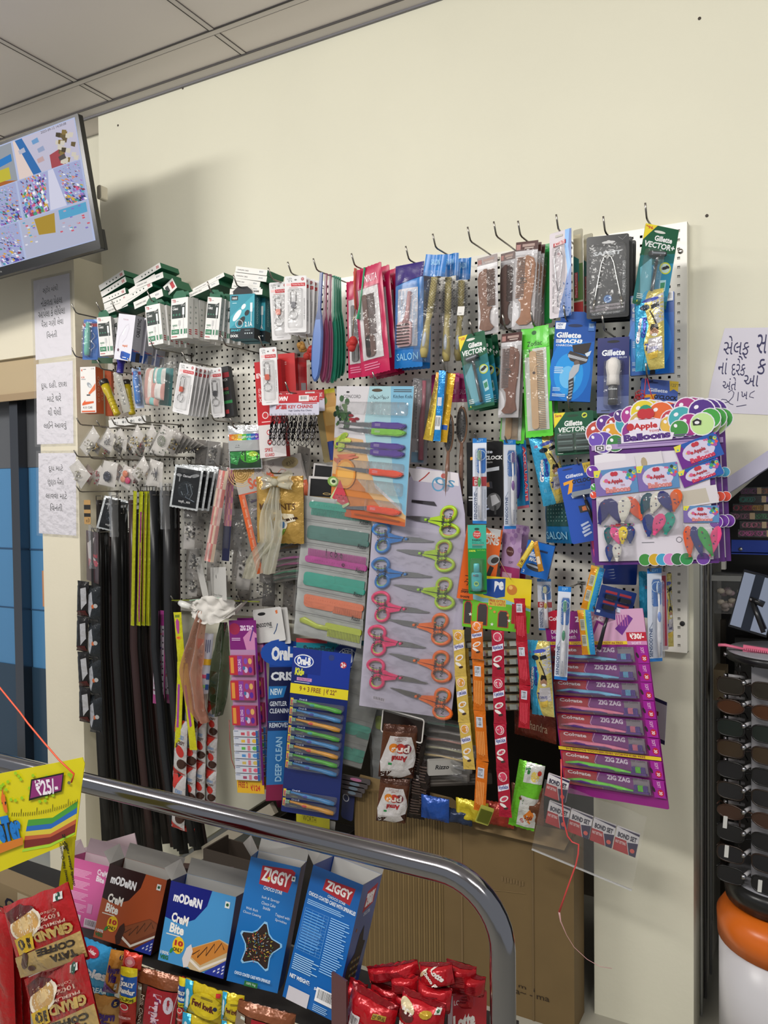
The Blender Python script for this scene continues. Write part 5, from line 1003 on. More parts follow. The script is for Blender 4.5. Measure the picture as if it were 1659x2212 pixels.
def header_art(A, F, fade=0):
    c1, c2, c3 = (('7a68a8', 'a87888', '5a88b8') if fade else ('6a2a88', 'b8445a', '2a58a8'))
    A.r(0, 0, 1, 1, c1+':g'); A.p([(.15, 0), (1, 0), (1, 1), (.4, 1)], c3+':g'); A.e(.5, .5, .38, .42, 'c8c0d8', 20); A.p([(0, 0), (.18, 0), (.1, .28), (0, .25)], 'd8d040')
    rg = random.Random(3)
    for i in range(18): A.c(rg.choice((rg.uniform(.02, .3), rg.uniform(.7, .98))), rg.uniform(.05, .5), rg.uniform(.02, .05), rg.choice(['d84848', 'd8c838', '3a9a58', '3a88c8', 'a8489a', 'c85a88', '3aa8a0']), 8)
    A.c(.44, .2, .055, 'b8283a', 10); A.c(.51, .2, .055, 'b8283a', 10); A.c(.34, .5, .035, 'b8283a', 8); A.t('Apple', .38, .4, .66, .6, 'a82838', 0, .05); A.t('TOYS', .6, .62, .7, .7, 'b8384a'); A.t('Balloons', .24, .7, .82, .92, ('c87a78' if fade else 'c02a50'), 0, .07, 0, 'e8dce8'); A.c(.86, .15, .04, '1c3a2c', 10)
def balloon_bag(tl, tr, bl, d, label, cols, fade=1, hd=.5, gy=None):
    F = fr(tl, tr, bl, d, 6); W, H = F.w, F.h; o = root_empty('balloon_pack', F, label, 'balloons', 'balloon packs on the display card')
    mb = MB(); hh = H*hd; mb.box(0, H-hh, -.001, W, H, .001, 'b0a8c0'); A = Art(mb, W, hh, .001, None, '', Matrix.Translation((0, H-hh, 0))); header_art(A, F, fade); mb.build('header_card', o)
    rg = random.Random(int(tl[0]))
    if hd < .95:
        n = len(cols)
        for i, c in enumerate(cols):
            if len(c) == 6: x = W*(.14+.72*(i % 4)/3.0 if n > 3 else .2+.6*i/max(1, n-1)); y = (H-hh)*(.5 if n <= 4 else (.74 if i < 4 else .26)); a = rg.uniform(-.5, .5)
            rx, ry = W*.15, (H-hh)*(.42 if n <= 4 else .24); m = Matrix.Translation((x, y, .006+.002*(i % 3))) @ Matrix.Rotation(a, 4, 'Z'); mb = MB()
            prof = [(0, 1), (.5, .9), (.95, .55), (1, .2), (.8, -.3), (.45, -.75), (.22, -.95), (.3, -1.08)]; pl = [(rx*u, ry*v) for u, v in prof]; poly = [(-a_, b_) for a_, b_ in pl[1:]][::-1]+pl; poly = poly[::-1]
            mb.prism(poly, -.0015, .001, c+':g'); mb.prism([(u*.82, v*.86) for u, v in poly], .001, .0022, c+':g'); A = Art(mb, 1, 1, .0023)
            for k in range(5): u, v = rg.uniform(-.6, .6)*rx, rg.uniform(-.6, .7)*ry; A.put([(u+.003*(1 if j % 2 == 0 else .4)*sin(j*pi/5), v+.003*(1 if j % 2 == 0 else .4)*cos(j*pi/5)) for j in range(10)], [tuple(range(10))], rg.choice(['1c2a58', '8a2434', '24306a']))
            mb.build('balloon', o).matrix_local = m
        mb = MB(); f = pillow_f(W, H-hh, .016, tl[0], .003); mb.sheet(12, 12, lambda a, b: (a*W, b*(H-hh), .002+f(a*W, b*(H-hh))), 'ffffff:c'); mb.build('clear_wrap', o)
    return o
o = card('balloon_display_card', 'big balloon display card, frontmost, hanging at the right', 'display card', (1269, 884), (1537, 862), (1285, 1221), .23, balloon_art, '5a2a78:g', .0015, .004, None, notch=balloon_outline)
for i in range(2):
    c = row_back(o, 1, .022*(i+1), ['second balloon display card, edge showing behind the front one' if i == 0 else 'rearmost balloon display card behind the others'], 0, 0)[0]; c.matrix_world = Matrix.Translation((.012*(i+1), 0, .002)) @ c.matrix_world
ON[:] = [FR['balloon_display_card'], .009]
balloon_bag((1282, 1018), (1374, 1012), (1296, 1138), .245, 'left balloon pack with blue white and coral balloons', ['2a2a6a', '2a2a6a', 'd8d4c8', 'd85a3a'], 1, .46)
balloon_bag((1374, 1008), (1463, 1004), (1392, 1160), .245, 'middle balloon pack with dark blue and orange balloons', ['1d4a5a', 'd8d4c8', '2c2f72', 'd8602a', '2a3a7a', 'e04a84', '2a9a88'], 1, .36)
balloon_bag((1476, 1093), (1553, 1090), (1478, 1206), .245, 'lower right balloon pack with green and pink balloons', ['d85a30', '2a2f70', '3a9a4a', 'e84a84'], 1, .32)
balloon_bag((1304, 1136), (1370, 1136), (1310, 1213), .235, 'bottom left balloon pack with yellow and teal balloons', ['1f5a64', 'e04a8a', 'e0c428', '2a3a78', '2a3a78', 'd8d4cc'], 1, .02)
for i, (a, b, c_, l) in enumerate((((1455, 966), (1556, 960), (1474, 1014), 'top right empty balloon header, purple and blue'), ((1464, 1020), (1560, 1013), (1478, 1054), 'second empty balloon header at the right'))): balloon_bag(a, b, c_, .25, l, [], 0, 1.0)
card('paper_flap', 'torn white paper flap stapled on the balloon card, upper middle', 'paper', (1371, 985), (1430, 983), (1378, 1022), .25, lambda A, F: A.e(.3, .5, .12, .35, 'a8987a', 9), 'cfcad0', .0004, .001)
card('paper_flap', 'torn white paper flap above the lower right balloon pack', 'paper', (1470, 1058), (1548, 1051), (1476, 1096), .248, lambda A, F: A.p([(0, .1), (.7, .1), (.75, .9), (0, .95)], 'b8b0a2'), 'cfcad0', .0004, .001)
ON[:] = []
# side packs peeping left of the balloon cards
for i in range(3):
    card('balloon_pack_edge', ['pink balloon pack edge left of the display card, lowest', 'yellow tagged balloon pack edge left of the display card', 'purple balloon pack edge left of the display card, upper'][i], 'balloons', (1272+3*i, 1150-75*i), (1290+3*i, 1150-75*i), (1280+3*i, 1216-75*i), .16, lambda A, F: (A.p([(.1, .1), (.8, .2), (.9, .95), (.3, .8)], ['e84a84', 'd86a4a', '6a2a8a'][i]+':g'), A.r(.1, .0, .5, .1, 'd8d040')), ['7a3a8a:g', '8a4a9a:g', '5a3a7a:g'][i], .008, .002)
# long blue and yellow strip
strip('candy_strip', 'long wavy blue and yellow strip with barcodes below the balloon card', 'candy', [(1292, 1224), (1283, 1262), (1272, 1305), (1264, 1340), (1268, 1375), (1262, 1413)], .036, .215, lambda A, k: (A.r(0, 0, 1, .06, 'e0a838:g'), A.r(.58, 0, 1, 1, '2a8ac0:g'), A.r(.46, 0, .6, 1, 'b8c838:g'), A.bar(.12, .2, .5, .45, 'b8b8a8', 12, False), A.bar(.12, .55, .5, .8, 'b8b8a8', 12, False)), 'e09428:f', 2)
# razor blades card with disposable razor
card('razor_card', 'dark blue razor card mostly hidden under the balloon card', 'razor', (1305, 1200), (1378, 1200), (1302, 1262), .13, lambda A, F: [A.p([(.1+.03*k, .5+.1*k), (.3+.03*k, .45+.1*k), (.32, .5+.1*k)], 'a8b4d8') for k in range(4)], '24409a:g')
o = card('razor_card', 'navy card with small twin razors and yellow price corner', 'razor', (1300, 1262), (1381, 1262), (1283, 1327), .2, lambda A, F: (A.p([(.8, .68), (1, .72), (1, 1), (.78, .97)], 'e0c828'), A.t('₹35', .84, .8, .97, .9, '3a3a20'), [A.r(.15+.4*(i % 2), .14+.34*(i//2), .48+.4*(i % 2), .22+.34*(i//2), 'a8303c') for i in range(4)], A.t('Gillette', .2, .36, .4, .42, 'd0d8e8'), A.t('Gillette', .6, .36, .8, .42, 'd0d8e8'), A.r(.04, .82, .14, .9, 'c8d4e8')), '1c3474:g', .0015, .003); F = FR[o.name]
mb = MB()
for i in range(4): x, y = F.w*(.15+.4*(i % 2)), F.h*(.6-.34*(i//2)); mb.box(x, y, .002, x+F.w*.3, y+F.h*.14, .012, '1c1c24:g' if i < 3 else 'd0d8e8:g')
mb.build('razor_heads', o); mb = MB(); mb.tube([(F.w*.35, F.h*.0, .006), (F.w*.34, -F.h*.35, .006), (F.w*.34, -F.h*1.05, .006)], [.004, .005, .006], '1c1e24:g', 8); mb.build('razor_handle', o)
# ---- lollipop display card and chains ----
def cowcard(A, F):
    A.r(0, 0, 1, .5, 'e4cc28:g'); A.p([(0, .3), (.3, .42), (.6, .4), (1, .55), (1, .6), (0, .6)], '8ac4d0:g'); A.p([(0, .42), (.3, .5), (.7, .5), (1, .6), (1, 1), (0, 1)], '6cb82c:g')
    A.p([(.3, .06), (.62, .02), (.62, .36), (.5, .4), (.3, .36)], '1f4a9a:g'); A.t('pe', .46, .08, .6, .3, 'e8ecf4', 0, .08); A.r(.38, .42, .64, .55, 'd8c84a'); A.t('FREE EXTRA', .4, .43, .63, .48, 'c04030', 0, .03); A.t('IN 12 UNITS', .4, .49, .63, .54, 'c04030', 0, .03)
    A.c(.72, .22, .075, 'c87a28'); A.c(.7, .18, .03, 'e8b860'); A.r(.73, .48, .93, .85, 'b02a30:g'); 
    for x, y, w in ((.02, .5, .12), (.22, .52, .16), (.53, .62, .16), (.78, .64, .17)): A.p([(x, y+.06), (x+.03, y), (x+w-.03, y), (x+w, y+.06), (x+w, .94), (x, .94)], 'b8402a'); A.p([(x+.012, y+.07), (x+.035, y+.02), (x+w-.035, y+.02), (x+w-.012, y+.07), (x+w-.012, .93), (x+.012, .93)], '3a3434')
    for x, y in ((.12, .75), (.45, .9), (.88, .9), (.7, .8)): star(A, x, y, .03, 'e0e8dc')
    for x, y in ((.42, .6), (.48, .66), (.68, .7)): A.c(x, y, .02, 'd88a40', 8)
    A.t('32420B', .84, .93, .95, .965, '2a4a14')
card('lollipop_display_card', 'yellow and green die cut card that the lollipop chains hang from', 'display card', (1003, 1240), (1149, 1252), (998, 1353), .17, cowcard, 'e4cc28:g', .002, .006)
mb = MB(); q = [P(*z, .18) for z in ((1080, 1212), (1092, 1235), (1104, 1252))]; mb.tube([a-q[2] for a in q], .0008, 'b08a58', 4); o = mb.build('brown_string'); o.location = q[2]; tag(o, 'thin brown string holding the lollipop display card', 'string')
LC = ['2a5ab0', '3a3a3c']
def lol(bg, c1):
    def f(A, k):
        A.c(.5, .13, .36, 'd8c8c8', 12); A.ring(.5, .13, .1, .3, c1, 12); A.c(.5, .13, .12, c1, 8); A.p([(.05, .34), (.95, .26), (.95, .38), (.05, .46)], 'e0dce8'); A.t('Alpenliebe', .1, .3, .9, .42, '2a3a8a', 12, .03); A.e(.5, .6, .4, .06, 'dcd8d4', 12, .5); A.e(.52, .6, .26, .035, c1, 10, .5); A.e(.4, .74, .3, .035, 'e4e0dc', 10, -.4); A.e(.62, .8, .2, .025, '3a2a28', 8, .3)
    return f
def lolback(c): return lambda A, k: (A.bar(.2, .12, .75, .32, 'c8ccd8', 8, False), A.tn(.15, .4, .85, .9, 5, c, True))
G = 'hanging lollipop chains'
strip('lollipop_chain', 'yellow lollipop chain, leftmost of the hanging chains', 'candy', [(990, 1360), (994, 1440), (1001, 1540), (1014, 1662)], .036, .2, lol('', 'c88a30'), 'd8b85a:f', 3, G)
strip('lollipop_chain', 'gold backed lollipop strip edge behind the leftmost yellow chain', 'candy', [(1004, 1400), (1012, 1500), (1024, 1610)], .022, .17, None, 'a88830:f', 2, G)
strip('lollipop_chain', 'short orange lollipop sachet with picture side out', 'candy', [(1030, 1342), (1031, 1424)], .036, .215, lol('', 'e07a28'), 'd8702a:f', 1, G)
strip('lollipop_chain', 'orange lollipop chain with barcode side out', 'candy', [(1033, 1425), (1035, 1520), (1042, 1640), (1036, 1752)], .036, .2, lolback('e8a058'), 'd87018:f', 3, G)
strip('lollipop_chain', 'long red lollipop chain with spiral pictures', 'candy', [(1075, 1362), (1077, 1480), (1082, 1600), (1092, 1765)], .037, .21, lol('', 'c03a58'), 'b01c38:f', 4, G)
strip('lollipop_chain', 'dark red lollipop chain with barcodes, rightmost', 'candy', [(1122, 1292), (1128, 1400), (1134, 1480), (1132, 1573)], .032, .2, lolback('d84a5a'), 'b0182c:f', 3, G)
for i in range(8):   # pastel brush heads behind the chains
    y = 1386+19*i; cc = ['a8c8b8', 'c88aa8', 'b0a8c8', 'b8c888', 'a8c8b8', '9ac0b0', 'c890a8', 'b89ac0'][i]
    o = card('brush_cap_pack', 'pastel toothbrush head row behind the lollipop chains, %s from the top' % ORD[i].replace('front', 'first'), 'toothbrush', (1006, y), (1122, y+6), (1008, y+16), .1, lambda A, F: (A.r(.0, .1, 1, .5, 'a89870:g'), [A.r(.03+.2*k, .2, .17+.2*k, .85, cc+':g') for k in range(5)]), '6a5a48:g', .01, .002, 0, 'pastel toothbrush head rows')
    F = FR[o.name]; mb = MB()
    for k in range(5): mb.box(F.w*(.04+.2*k), F.h*.2, .001, F.w*(.16+.2*k), F.h*.85, .009, 'c4ccc4:g')
    mb.build('brush_heads', o)
bag('razor_sachet', 'blue and yellow razor sachet beside the dark red lollipop chain', 'razor sachet', (1140, 1382), (1188, 1386), (1150, 1542), .18, guard(), '46aed6:f', .013, wr=.004, seed=15)
bag('red_packet', 'dark red packet with gold lettering in the shadow behind the razor sachet', 'packet', (1110, 1525), (1200, 1545), (1112, 1585), .08, lambda A, F: A.t('Chandra', .35, .35, .85, .65, 'b89a80', -3), '6a2a1c:f', .01)
# ---- purple toothbrush sheet ----
def colg(A, F):
    h = .205
    A.r(0, 0, .48, .165, '8a1f7a:g'); A.r(.48, 0, 1, .165, 'd0a0c0:g'); A.e(.14, .05, .14, .06, 'b81c34:g'); A.t('Colgate', .05, .025, .25, .055, 'f0e8ec', 0, .03); A.t('ZIG ZAG', .33, .03, .62, .06, 'f0e4f0', 0, .05)
    A.l([(.34, .15), (.42, .1), (.5, .12), (.56, .06), (.62, .08), (.68, .03)], .03, '8a2a8a'); A.p([(.72, .1), (.86, .03), (.9, .05), (.78, .135)], '6a2a88'); A.tn(.74, .03, .86, .09, 5, 'a85a98', True); A.t('DEEP CLEAN', .06, .1, .34, .12, 'e8d8e8', b=.02); A.t('between teeth', .06, .128, .32, .15, 'e8d8e8'); A.r(.82, .12, 1, .165, 'b81c34'); A.t('₹30/-', .85, .125, .98, .155, 'f4f0f0', 0, .04); 
    A.r(0, .165, 1, .182, 'e4c428'); A.t('9+3 SENSITIVE TOOTHBRUSHES WORTH ₹186 FREE', .05, .168, .78, .18, '8a2040', b=.02); A.r(.82, .165, 1, .185, 'c884b4'); A.t('SOFT', .86, .169, .95, .181, 'f0e8f0')
    y = .187
    for k in range(8):
        hh = .0925
        if k == 6: A.r(0, y, 1, y+.018, 'e4c428'); A.t('9+3 SENSITIVE TOOTHBRUSHES WORTH ₹186 FREE', .08, y+.003, .86, y+.015, '8a2040', b=.02); y += .02
        A.r(.02, y+.004, .42, y+hh-.004, 'b01c30:g'); A.p([(.38, y+.004), (.8, y+.004), (.8, y+hh-.004), (.42, y+hh-.004), (.36, y+hh*.5)], '7a2a80:g'); A.l([(.4, y+.004), (.365, y+hh*.45), (.42, y+hh-.004)], .006, 'd8a8c8'); A.r(.72, y+.008, .87, y+hh-.01, '8a808a:g')
        A.t('Colgate', .07, y+.012, .31, y+.036, 'ecdfe4', -1, .03); A.t('ZIG ZAG', .47, y+.01, .69, y+.035, 'e4d4e8', -1, .04); A.t('DEEP CLEAN', .71, y+.008, .85, y+.018, '3a3040'); A.r(.9, y+.002, 1, y+hh-.002, '9a2090:g'); A.t('SOFT', .935, y+.01, .965, y+.04, 'e8c8e0', -90); A.c(.96, y+.065, .028, 'b81c34', 10); A.t('30', .945, y+.058, .975, y+.075, 'f0e8ec', -90, .02); A.e(.9, y+.05, .012, .016, '2a1a20', 7, .4)
        CY.append(y); y += hh
CY = []
o = card('toothbrush_sheet', 'large purple and red sheet of eight toothbrushes hanging at the right', 'toothbrush', (1174, 1323), (1390, 1328), (1221, 1712), .19, colg, '8a1f7a:g', .002, .004, None); F = FR[o.name]; W, H = F.w, F.h
for k, y in enumerate(CY):
    c = ['6ab0d8', '6ab0d8', '6ab0d8', 'e07a9a', 'e07a9a', 'e07a9a', '6ad03a', '6ad03a'][k]; mb = MB(); yy = (1-y-.062)*H; q = lambda a, b, z=.01: (a*W, yy-b*H, z)
    mb.tube([q(.07, 0), q(.2, -.004), q(.34, 0), q(.5, 0), q(.58, .006), q(.72, .012)], [.0025, .0065, .007, .0048, .0055, .003], c+':g', 8); mb.tube([q(.1, .002, .012), q(.22, -.001, .014), q(.34, .004, .013), q(.55, .008, .011), q(.72, .014)], [.0015, .0045, .0045, .004, .003], '4a2270:g', 8); mb.box(*q(.72, .018, .006), *q(.86, .008, .012), '5a2a88:g')
    for j in range(10): mb.box(W*(.735+.012*j), yy-.006*H, .008, W*(.742+.012*j), yy+.022*H, .014, (c if 2 < j < 7 else '5a3a98')+':k')
    mb.build('toothbrush', o); m2 = MB(); a, b = (1-y-.088)*H, (1-y-.008)*H; vs = [(W*.05, a, .002), (W*.88, a, .002), (W*.88, b, .002), (W*.05, b, .002)]; v2 = [(W*.06, a+.003, .017), (W*.87, a+.003, .017), (W*.87, b-.003, .017), (W*.06, b-.003, .017)]
    m2.add(vs+v2, [(4, 5, 6, 7), (0, 1, 5, 4), (1, 2, 6, 5), (2, 3, 7, 6), (3, 0, 4, 7)], 'ffffff:c'); m2.build('blister', o)
# glue packets in clear sheet
F = fr((1180, 1680), (1402, 1748), (1163, 1770), .19, 0); W, H = F.w, F.h; H2 = H
o = root_empty('glue_pack_sheet', F, 'clear plastic sheet with red and white glue cartons hanging lowest at the right', 'glue packs')
mb = MB(); mb.sheet(24, 12, lambda a, b: (a*W, b*H*1.7-H*.7, .012+.004*sin(a*14)*b+.002*noise.noise(V3((a*9, b*7, 1)))), 'ffffff:c'); mb.box(0, -H*.7, .008, W, -H*.67, .013, 'e8e8e8:t'); mb.build('clear_sheet', o)
for k in range(5):
    x0 = W*(.08+.225*k); 
    if k == 4: x0 = W*.02
    mb = MB(); w, h = W*.215, H*.52; y0 = H*.02 if k < 4 else H*.62; mb.box(x0, y0, 0, x0+w, y0+h, .008, 'd8d4d8:g'); A = Art(mb, w, h, .008, None, '', Matrix.Translation((x0, y0, 0))); A.p([(0, .45), (.5, .45), (.7, 1), (0, 1)], 'b02a30'); A.p([(.55, .5), (1, .4), (1, 1), (.72, 1)], '2a2048'); A.p([(.0, 0), (1, 0), (1, .1), (0, .0)], '2a2048'); A.c(.82, .78, .1, 'd85a50'); A.t('BOND SET', .1, .18, .92, .4, '22203a', 0, .05); A.t('FAST SETTING', .05, .54, .5, .66, 'f0dcdc', 0, .02); mb.build('glue_carton', o)
F = fr((1330, 1655), (1398, 1672), (1330, 1700), .09, 0); mb = MB(); mb.box(0, 0, 0, F.w, F.h, .01, 'd8d4d8:g'); A = Art(mb, F.w, F.h, .01); A.r(0, .5, .6, 1, 'b02a30'); A.r(.6, .6, 1, 1, '2a2048'); A.t('BOND SET', .1, .15, .9, .4, '22203a', 0, .05); o = mb.build('glue_pack', None, F.m); tag(o, 'single glue carton peeping out under the purple sheet at the right', 'glue packs')
card('glue_pack', 'slim white and navy pack sticking out right of the purple sheet', 'packet', (1400, 1500), (1441, 1517), (1395, 1590), .08, lambda A, F: (A.r(0, 0, 1, .08, '242048'), A.r(0, .9, 1, 1, '242048'), A.r(.2, .3, .6, .4, '7a2a34'), A.r(.2, .5, .5, .6, '7a2a34')), 'b8b4bc', .001)
# hanging red plastic string
mb = MB(); q = [P(*z, .22) for z in ((1212, 1640), (1213, 1700), (1217, 1770), (1226, 1806), (1236, 1819), (1250, 1824), (1249, 1845), (1244, 1868), (1226, 1918), (1208, 1970), (1211, 1990), (1224, 2020), (1240, 2046), (1268, 2072), (1296, 2088), (1322, 2092))]
o0 = q[-1]; mb.tube([a-o0 for a in q[:10]], [.0022]*9+[.003], 'd84a4a:g', 6); mb.tube([a-o0 for a in q[9:]], [.003, .002]+[.0008]*5, 'c89a98:g', 6); o = mb.build('plastic_string'); o.location = o0; tag(o, 'long red plastic string dangling in front of the right pillar', 'string')
for px, py, l in ((1029, 948, 'over the red banded toothbrush card'), (1094, 956, 'over the purple bristled toothbrush card'), (1248, 1002, 'over the tilted bright blue razor card'), (1213, 1276, 'over the mint bristled toothbrush card'), (1405, 1234, 'over the blue bristled toothbrush card'), (1285, 1322, 'over the navy twin razor card')): hook(px, py, .21, 'bent steel display hook '+l, .004)
# ================= centre =================
# ---- knife card ----
def knifeart(A, F):
    A.p([(.45, 0), (1, 0), (1, .9), (.55, .7), (.4, .3)], 'a0c4cc:g'); A.p([(.72, 0), (1, 0), (1, .95), (.82, .7), (.75, .3)], '7ab0cc:g'); A.p([(0, .38), (.4, .4), (.6, .75), (1, .92), (1, 1), (0, 1)], 'cfa878:g'); A.p([(0, .68), (.35, .7), (.7, .9), (1, .95), (1, 1), (0, 1)], 'c87a3c:g'); A.p([(0, .9), (1, .97), (1, 1), (0, 1)], 'b85a34:g'); A.p([(0, 0), (.45, 0), (.35, .36), (0, .4)], 'cfccd0:g')
    A.e(.55, .03, .07, .012, '4a3a28', 12); A.e(.16, .045, .025, .008, '2a2a2e', 8); A.t('CONCORD', .1, .065, .34, .09, '2a2a2e'); A.t('كونكورد', .46, .062, .7, .095, '2a2a2e'); A.tn(.76, .02, .98, .045, 2, '3a3a3e'); A.t('Kitchen Knife', .76, .06, .99, .085, '3a5a6a')
    rg = random.Random(8)
    for i in range(34): A.c(.12+rg.gauss(0, .055), .2+rg.gauss(0, .045), rg.uniform(.015, .035), rg.choice(['2c4a30', '3a5c38', '20382a', '5a7a4a']), 7)
    for i in range(5): A.e(.26+rg.gauss(0, .03), .25+rg.gauss(0, .018), .035, .012, rg.choice(['7a1c28', '942a34']), 8)
    for i in range(10): A.e(.15+rg.gauss(0, .06), .42+rg.gauss(0, .03), .06, .022, rg.choice(['a8bc48', 'c0cc5a', '8aa83a']), 8, rg.random())
    A.c(.06, .445, .018, '4a2a7a', 7)
    for a, b in ((.06, .53), (.1, .545), (.03, .56)): A.p([(a, b), (a+.25, b-.02), (a+.26, b-.008), (a+.03, b+.022)], 'c0705a')
    A.p([(.03, .55), (.2, .62), (.16, .63), (.02, .575)], 'b86a54'); A.c(.2, .67, .14, 'd88c34', 18); A.c(.2, .67, .115, 'e0a850', 18); A.e(.03, .74, .08, .04, '7aa048', 14); A.e(.04, .74, .055, .028, 'c8d8a8', 12); A.e(.04, .74, .03, .014, '2a3a24', 8)
    A.p([(.13, .73), (.28, .9), (.2, .935), (.06, .905), (.0, .87)], 'b8d098'); A.p([(.13, .72), (.27, .885), (.18, .915), (.03, .87)], 'c2384a')
    for i in range(5): A.c(.1+.03*i, .84+.02*(i % 2), .006, '2a1418', 6)
    A.t('12', .04, .955, .08, .968, '7a3424'); A.tn(.35, .96, .95, .975, 2, '8a5a44')
o = card('knife_card', 'large printed card of six fruit knives with purple, green and orange handles', 'knife set', (728, 834), (895, 823), (713, 1110), .19, knifeart, 'cfcccf:g', .0018, .004); F = FR[o.name]; W, H = F.w, F.h; KF = F
def knife(y, c, x1=.95, dy=0.0, tip=.05):
    q = lambda a, b: (a*W, (1-b)*H); mb = MB(); hx = .53; t = .03
    bl_ = [q(tip, y+dy), q(.3, y+.015+dy*.5), q(hx, y+.018), q(hx, y-.012), q(.4, y-.012+dy*.3)]
    mb.prism(bl_, .003, .0042, 'a0a0a2:m'); k = mb.build('knife', o)
    mb = MB(); pts = [(hx, .020), (hx+.06, .026), (hx+.2, .023), (hx+.33, .026), (hx+.4, .014), (hx+.42, 0)]
    poly = [q(a, y+b) for a, b in pts]+[q(a, y-b*.95) for a, b in pts[::-1][1:]]
    mb.prism(poly, .001, .009, c+':g'); mb.prism([((p[0]-W*.74)*.93+W*.74, (p[1]-(1-y)*H)*.7+(1-y)*H) for p in poly], .009, .0115, c+':g'); A = Art(mb, W, H, .0118)
    for i in range(3): A.r(hx+.05, y-.010+.007*i, hx+.12, y-.008+.007*i, 'c8b8d0')
    mb.build('handle', k)
for y, c, dy in ((.285, '4c2490', -.004), (.332, '7cc430', -.012), (.435, '4c2490', -.002), (.485, '4c2490', -.012), (.63, 'e8481c', -.012), (.905, 'e8481c', .035)): knife(y, c, dy=dy)
for y in (.16, .31, .46, .6, .74, .88):
    mb = MB(); a, b = (1-y-.05)*H, (1-y+.045)*H; lp = rrect(W*.44, b-a, .008, W*.51, a); mb.prism(lp, .0002, .014, 'ffffff:c'); mb.prism([(W*.08, a+.003), (W*.51, a+.001), (W*.51, b-.001), (W*.08, b-.002)], .0002, .008, 'ffffff:c'); mb.build('blister', o)
o = card('knife_card', 'yellow and orange knife card showing behind the left of the big knife card', 'knife set', (676, 846), (722, 838), (700, 1000), .10, lambda A, F: (A.r(0, 0, 1, .06, 'c8bc28'), A.r(.3, .06, 1, 1, 'c09048:g'), A.c(.4, .15, .2, '6a8a3a'), A.r(.35, .25, .95, .5, 'd0a860:g'), A.r(.3, .72, .9, .98, '22307a:g')), '8a7a50:g', .002)
F2 = FR[o.name]; mb = MB()
for x in (.38, .68): mb.box(F2.w*x, F2.h*.02, .001, F2.w*(x+.2), F2.h*.28, .009, '24388c:g')
mb.build('knife_handles', o)
# ---- scissors sheet ----
SF = fr((810, 1116), (1008, 1130), (776, 1524), .17, 0); W, H = SF.w, SF.h
def sp(px, py, off=0): 
    w = on_plane(px, py, SF.m.translation+SF.n*off, SF.n); l = SF.m.inverted() @ w; return (l.x, l.y)
mb = MB(); outl = [sp(*z) for z in ((776, 1524), (974, 1553), (985, 1450), (1000, 1360), (1013, 1280), (1006, 1180), (1004, 1110), (990, 1022), (900, 1008), (866, 1060), (862, 1118), (806, 1120))]
mb.prism(outl, -.002, 0, 'b4aec2:g')
A = Art(mb, W, H, 0)
def spp(px, py): x, y = sp(px, py); return (x/W, 1-y/H)
A.p([spp(880, 1010), spp(990, 1022), spp(991, 1050), spp(893, 1038)], 'd8d2d8'); A.t('OS', spp(940, 1032)[0], spp(940, 1032)[1], spp(982, 1050)[0], spp(982, 1052)[1], '4a8ab0', -6, .02)
A.ring(*spp(947, 1046), .055, .07, '5a9ac0'); A.l([spp(905, 1040), spp(918, 1030), spp(928, 1020)], .012, 'a83a34'); A.c(*spp(958, 1028), .025, 'c05048')
bx = spp(805, 1502); bx2 = spp(832, 1518); A.bar(bx[0], bx[1], bx2[0], bx2[1], 'b8b0c0', 10)
o = mb.build('scissors_sheet', None, SF.m); tag(o, 'long lilac sheet of shrink wrapped scissors hanging at the centre', 'scissors set')
SO = o; SM = []
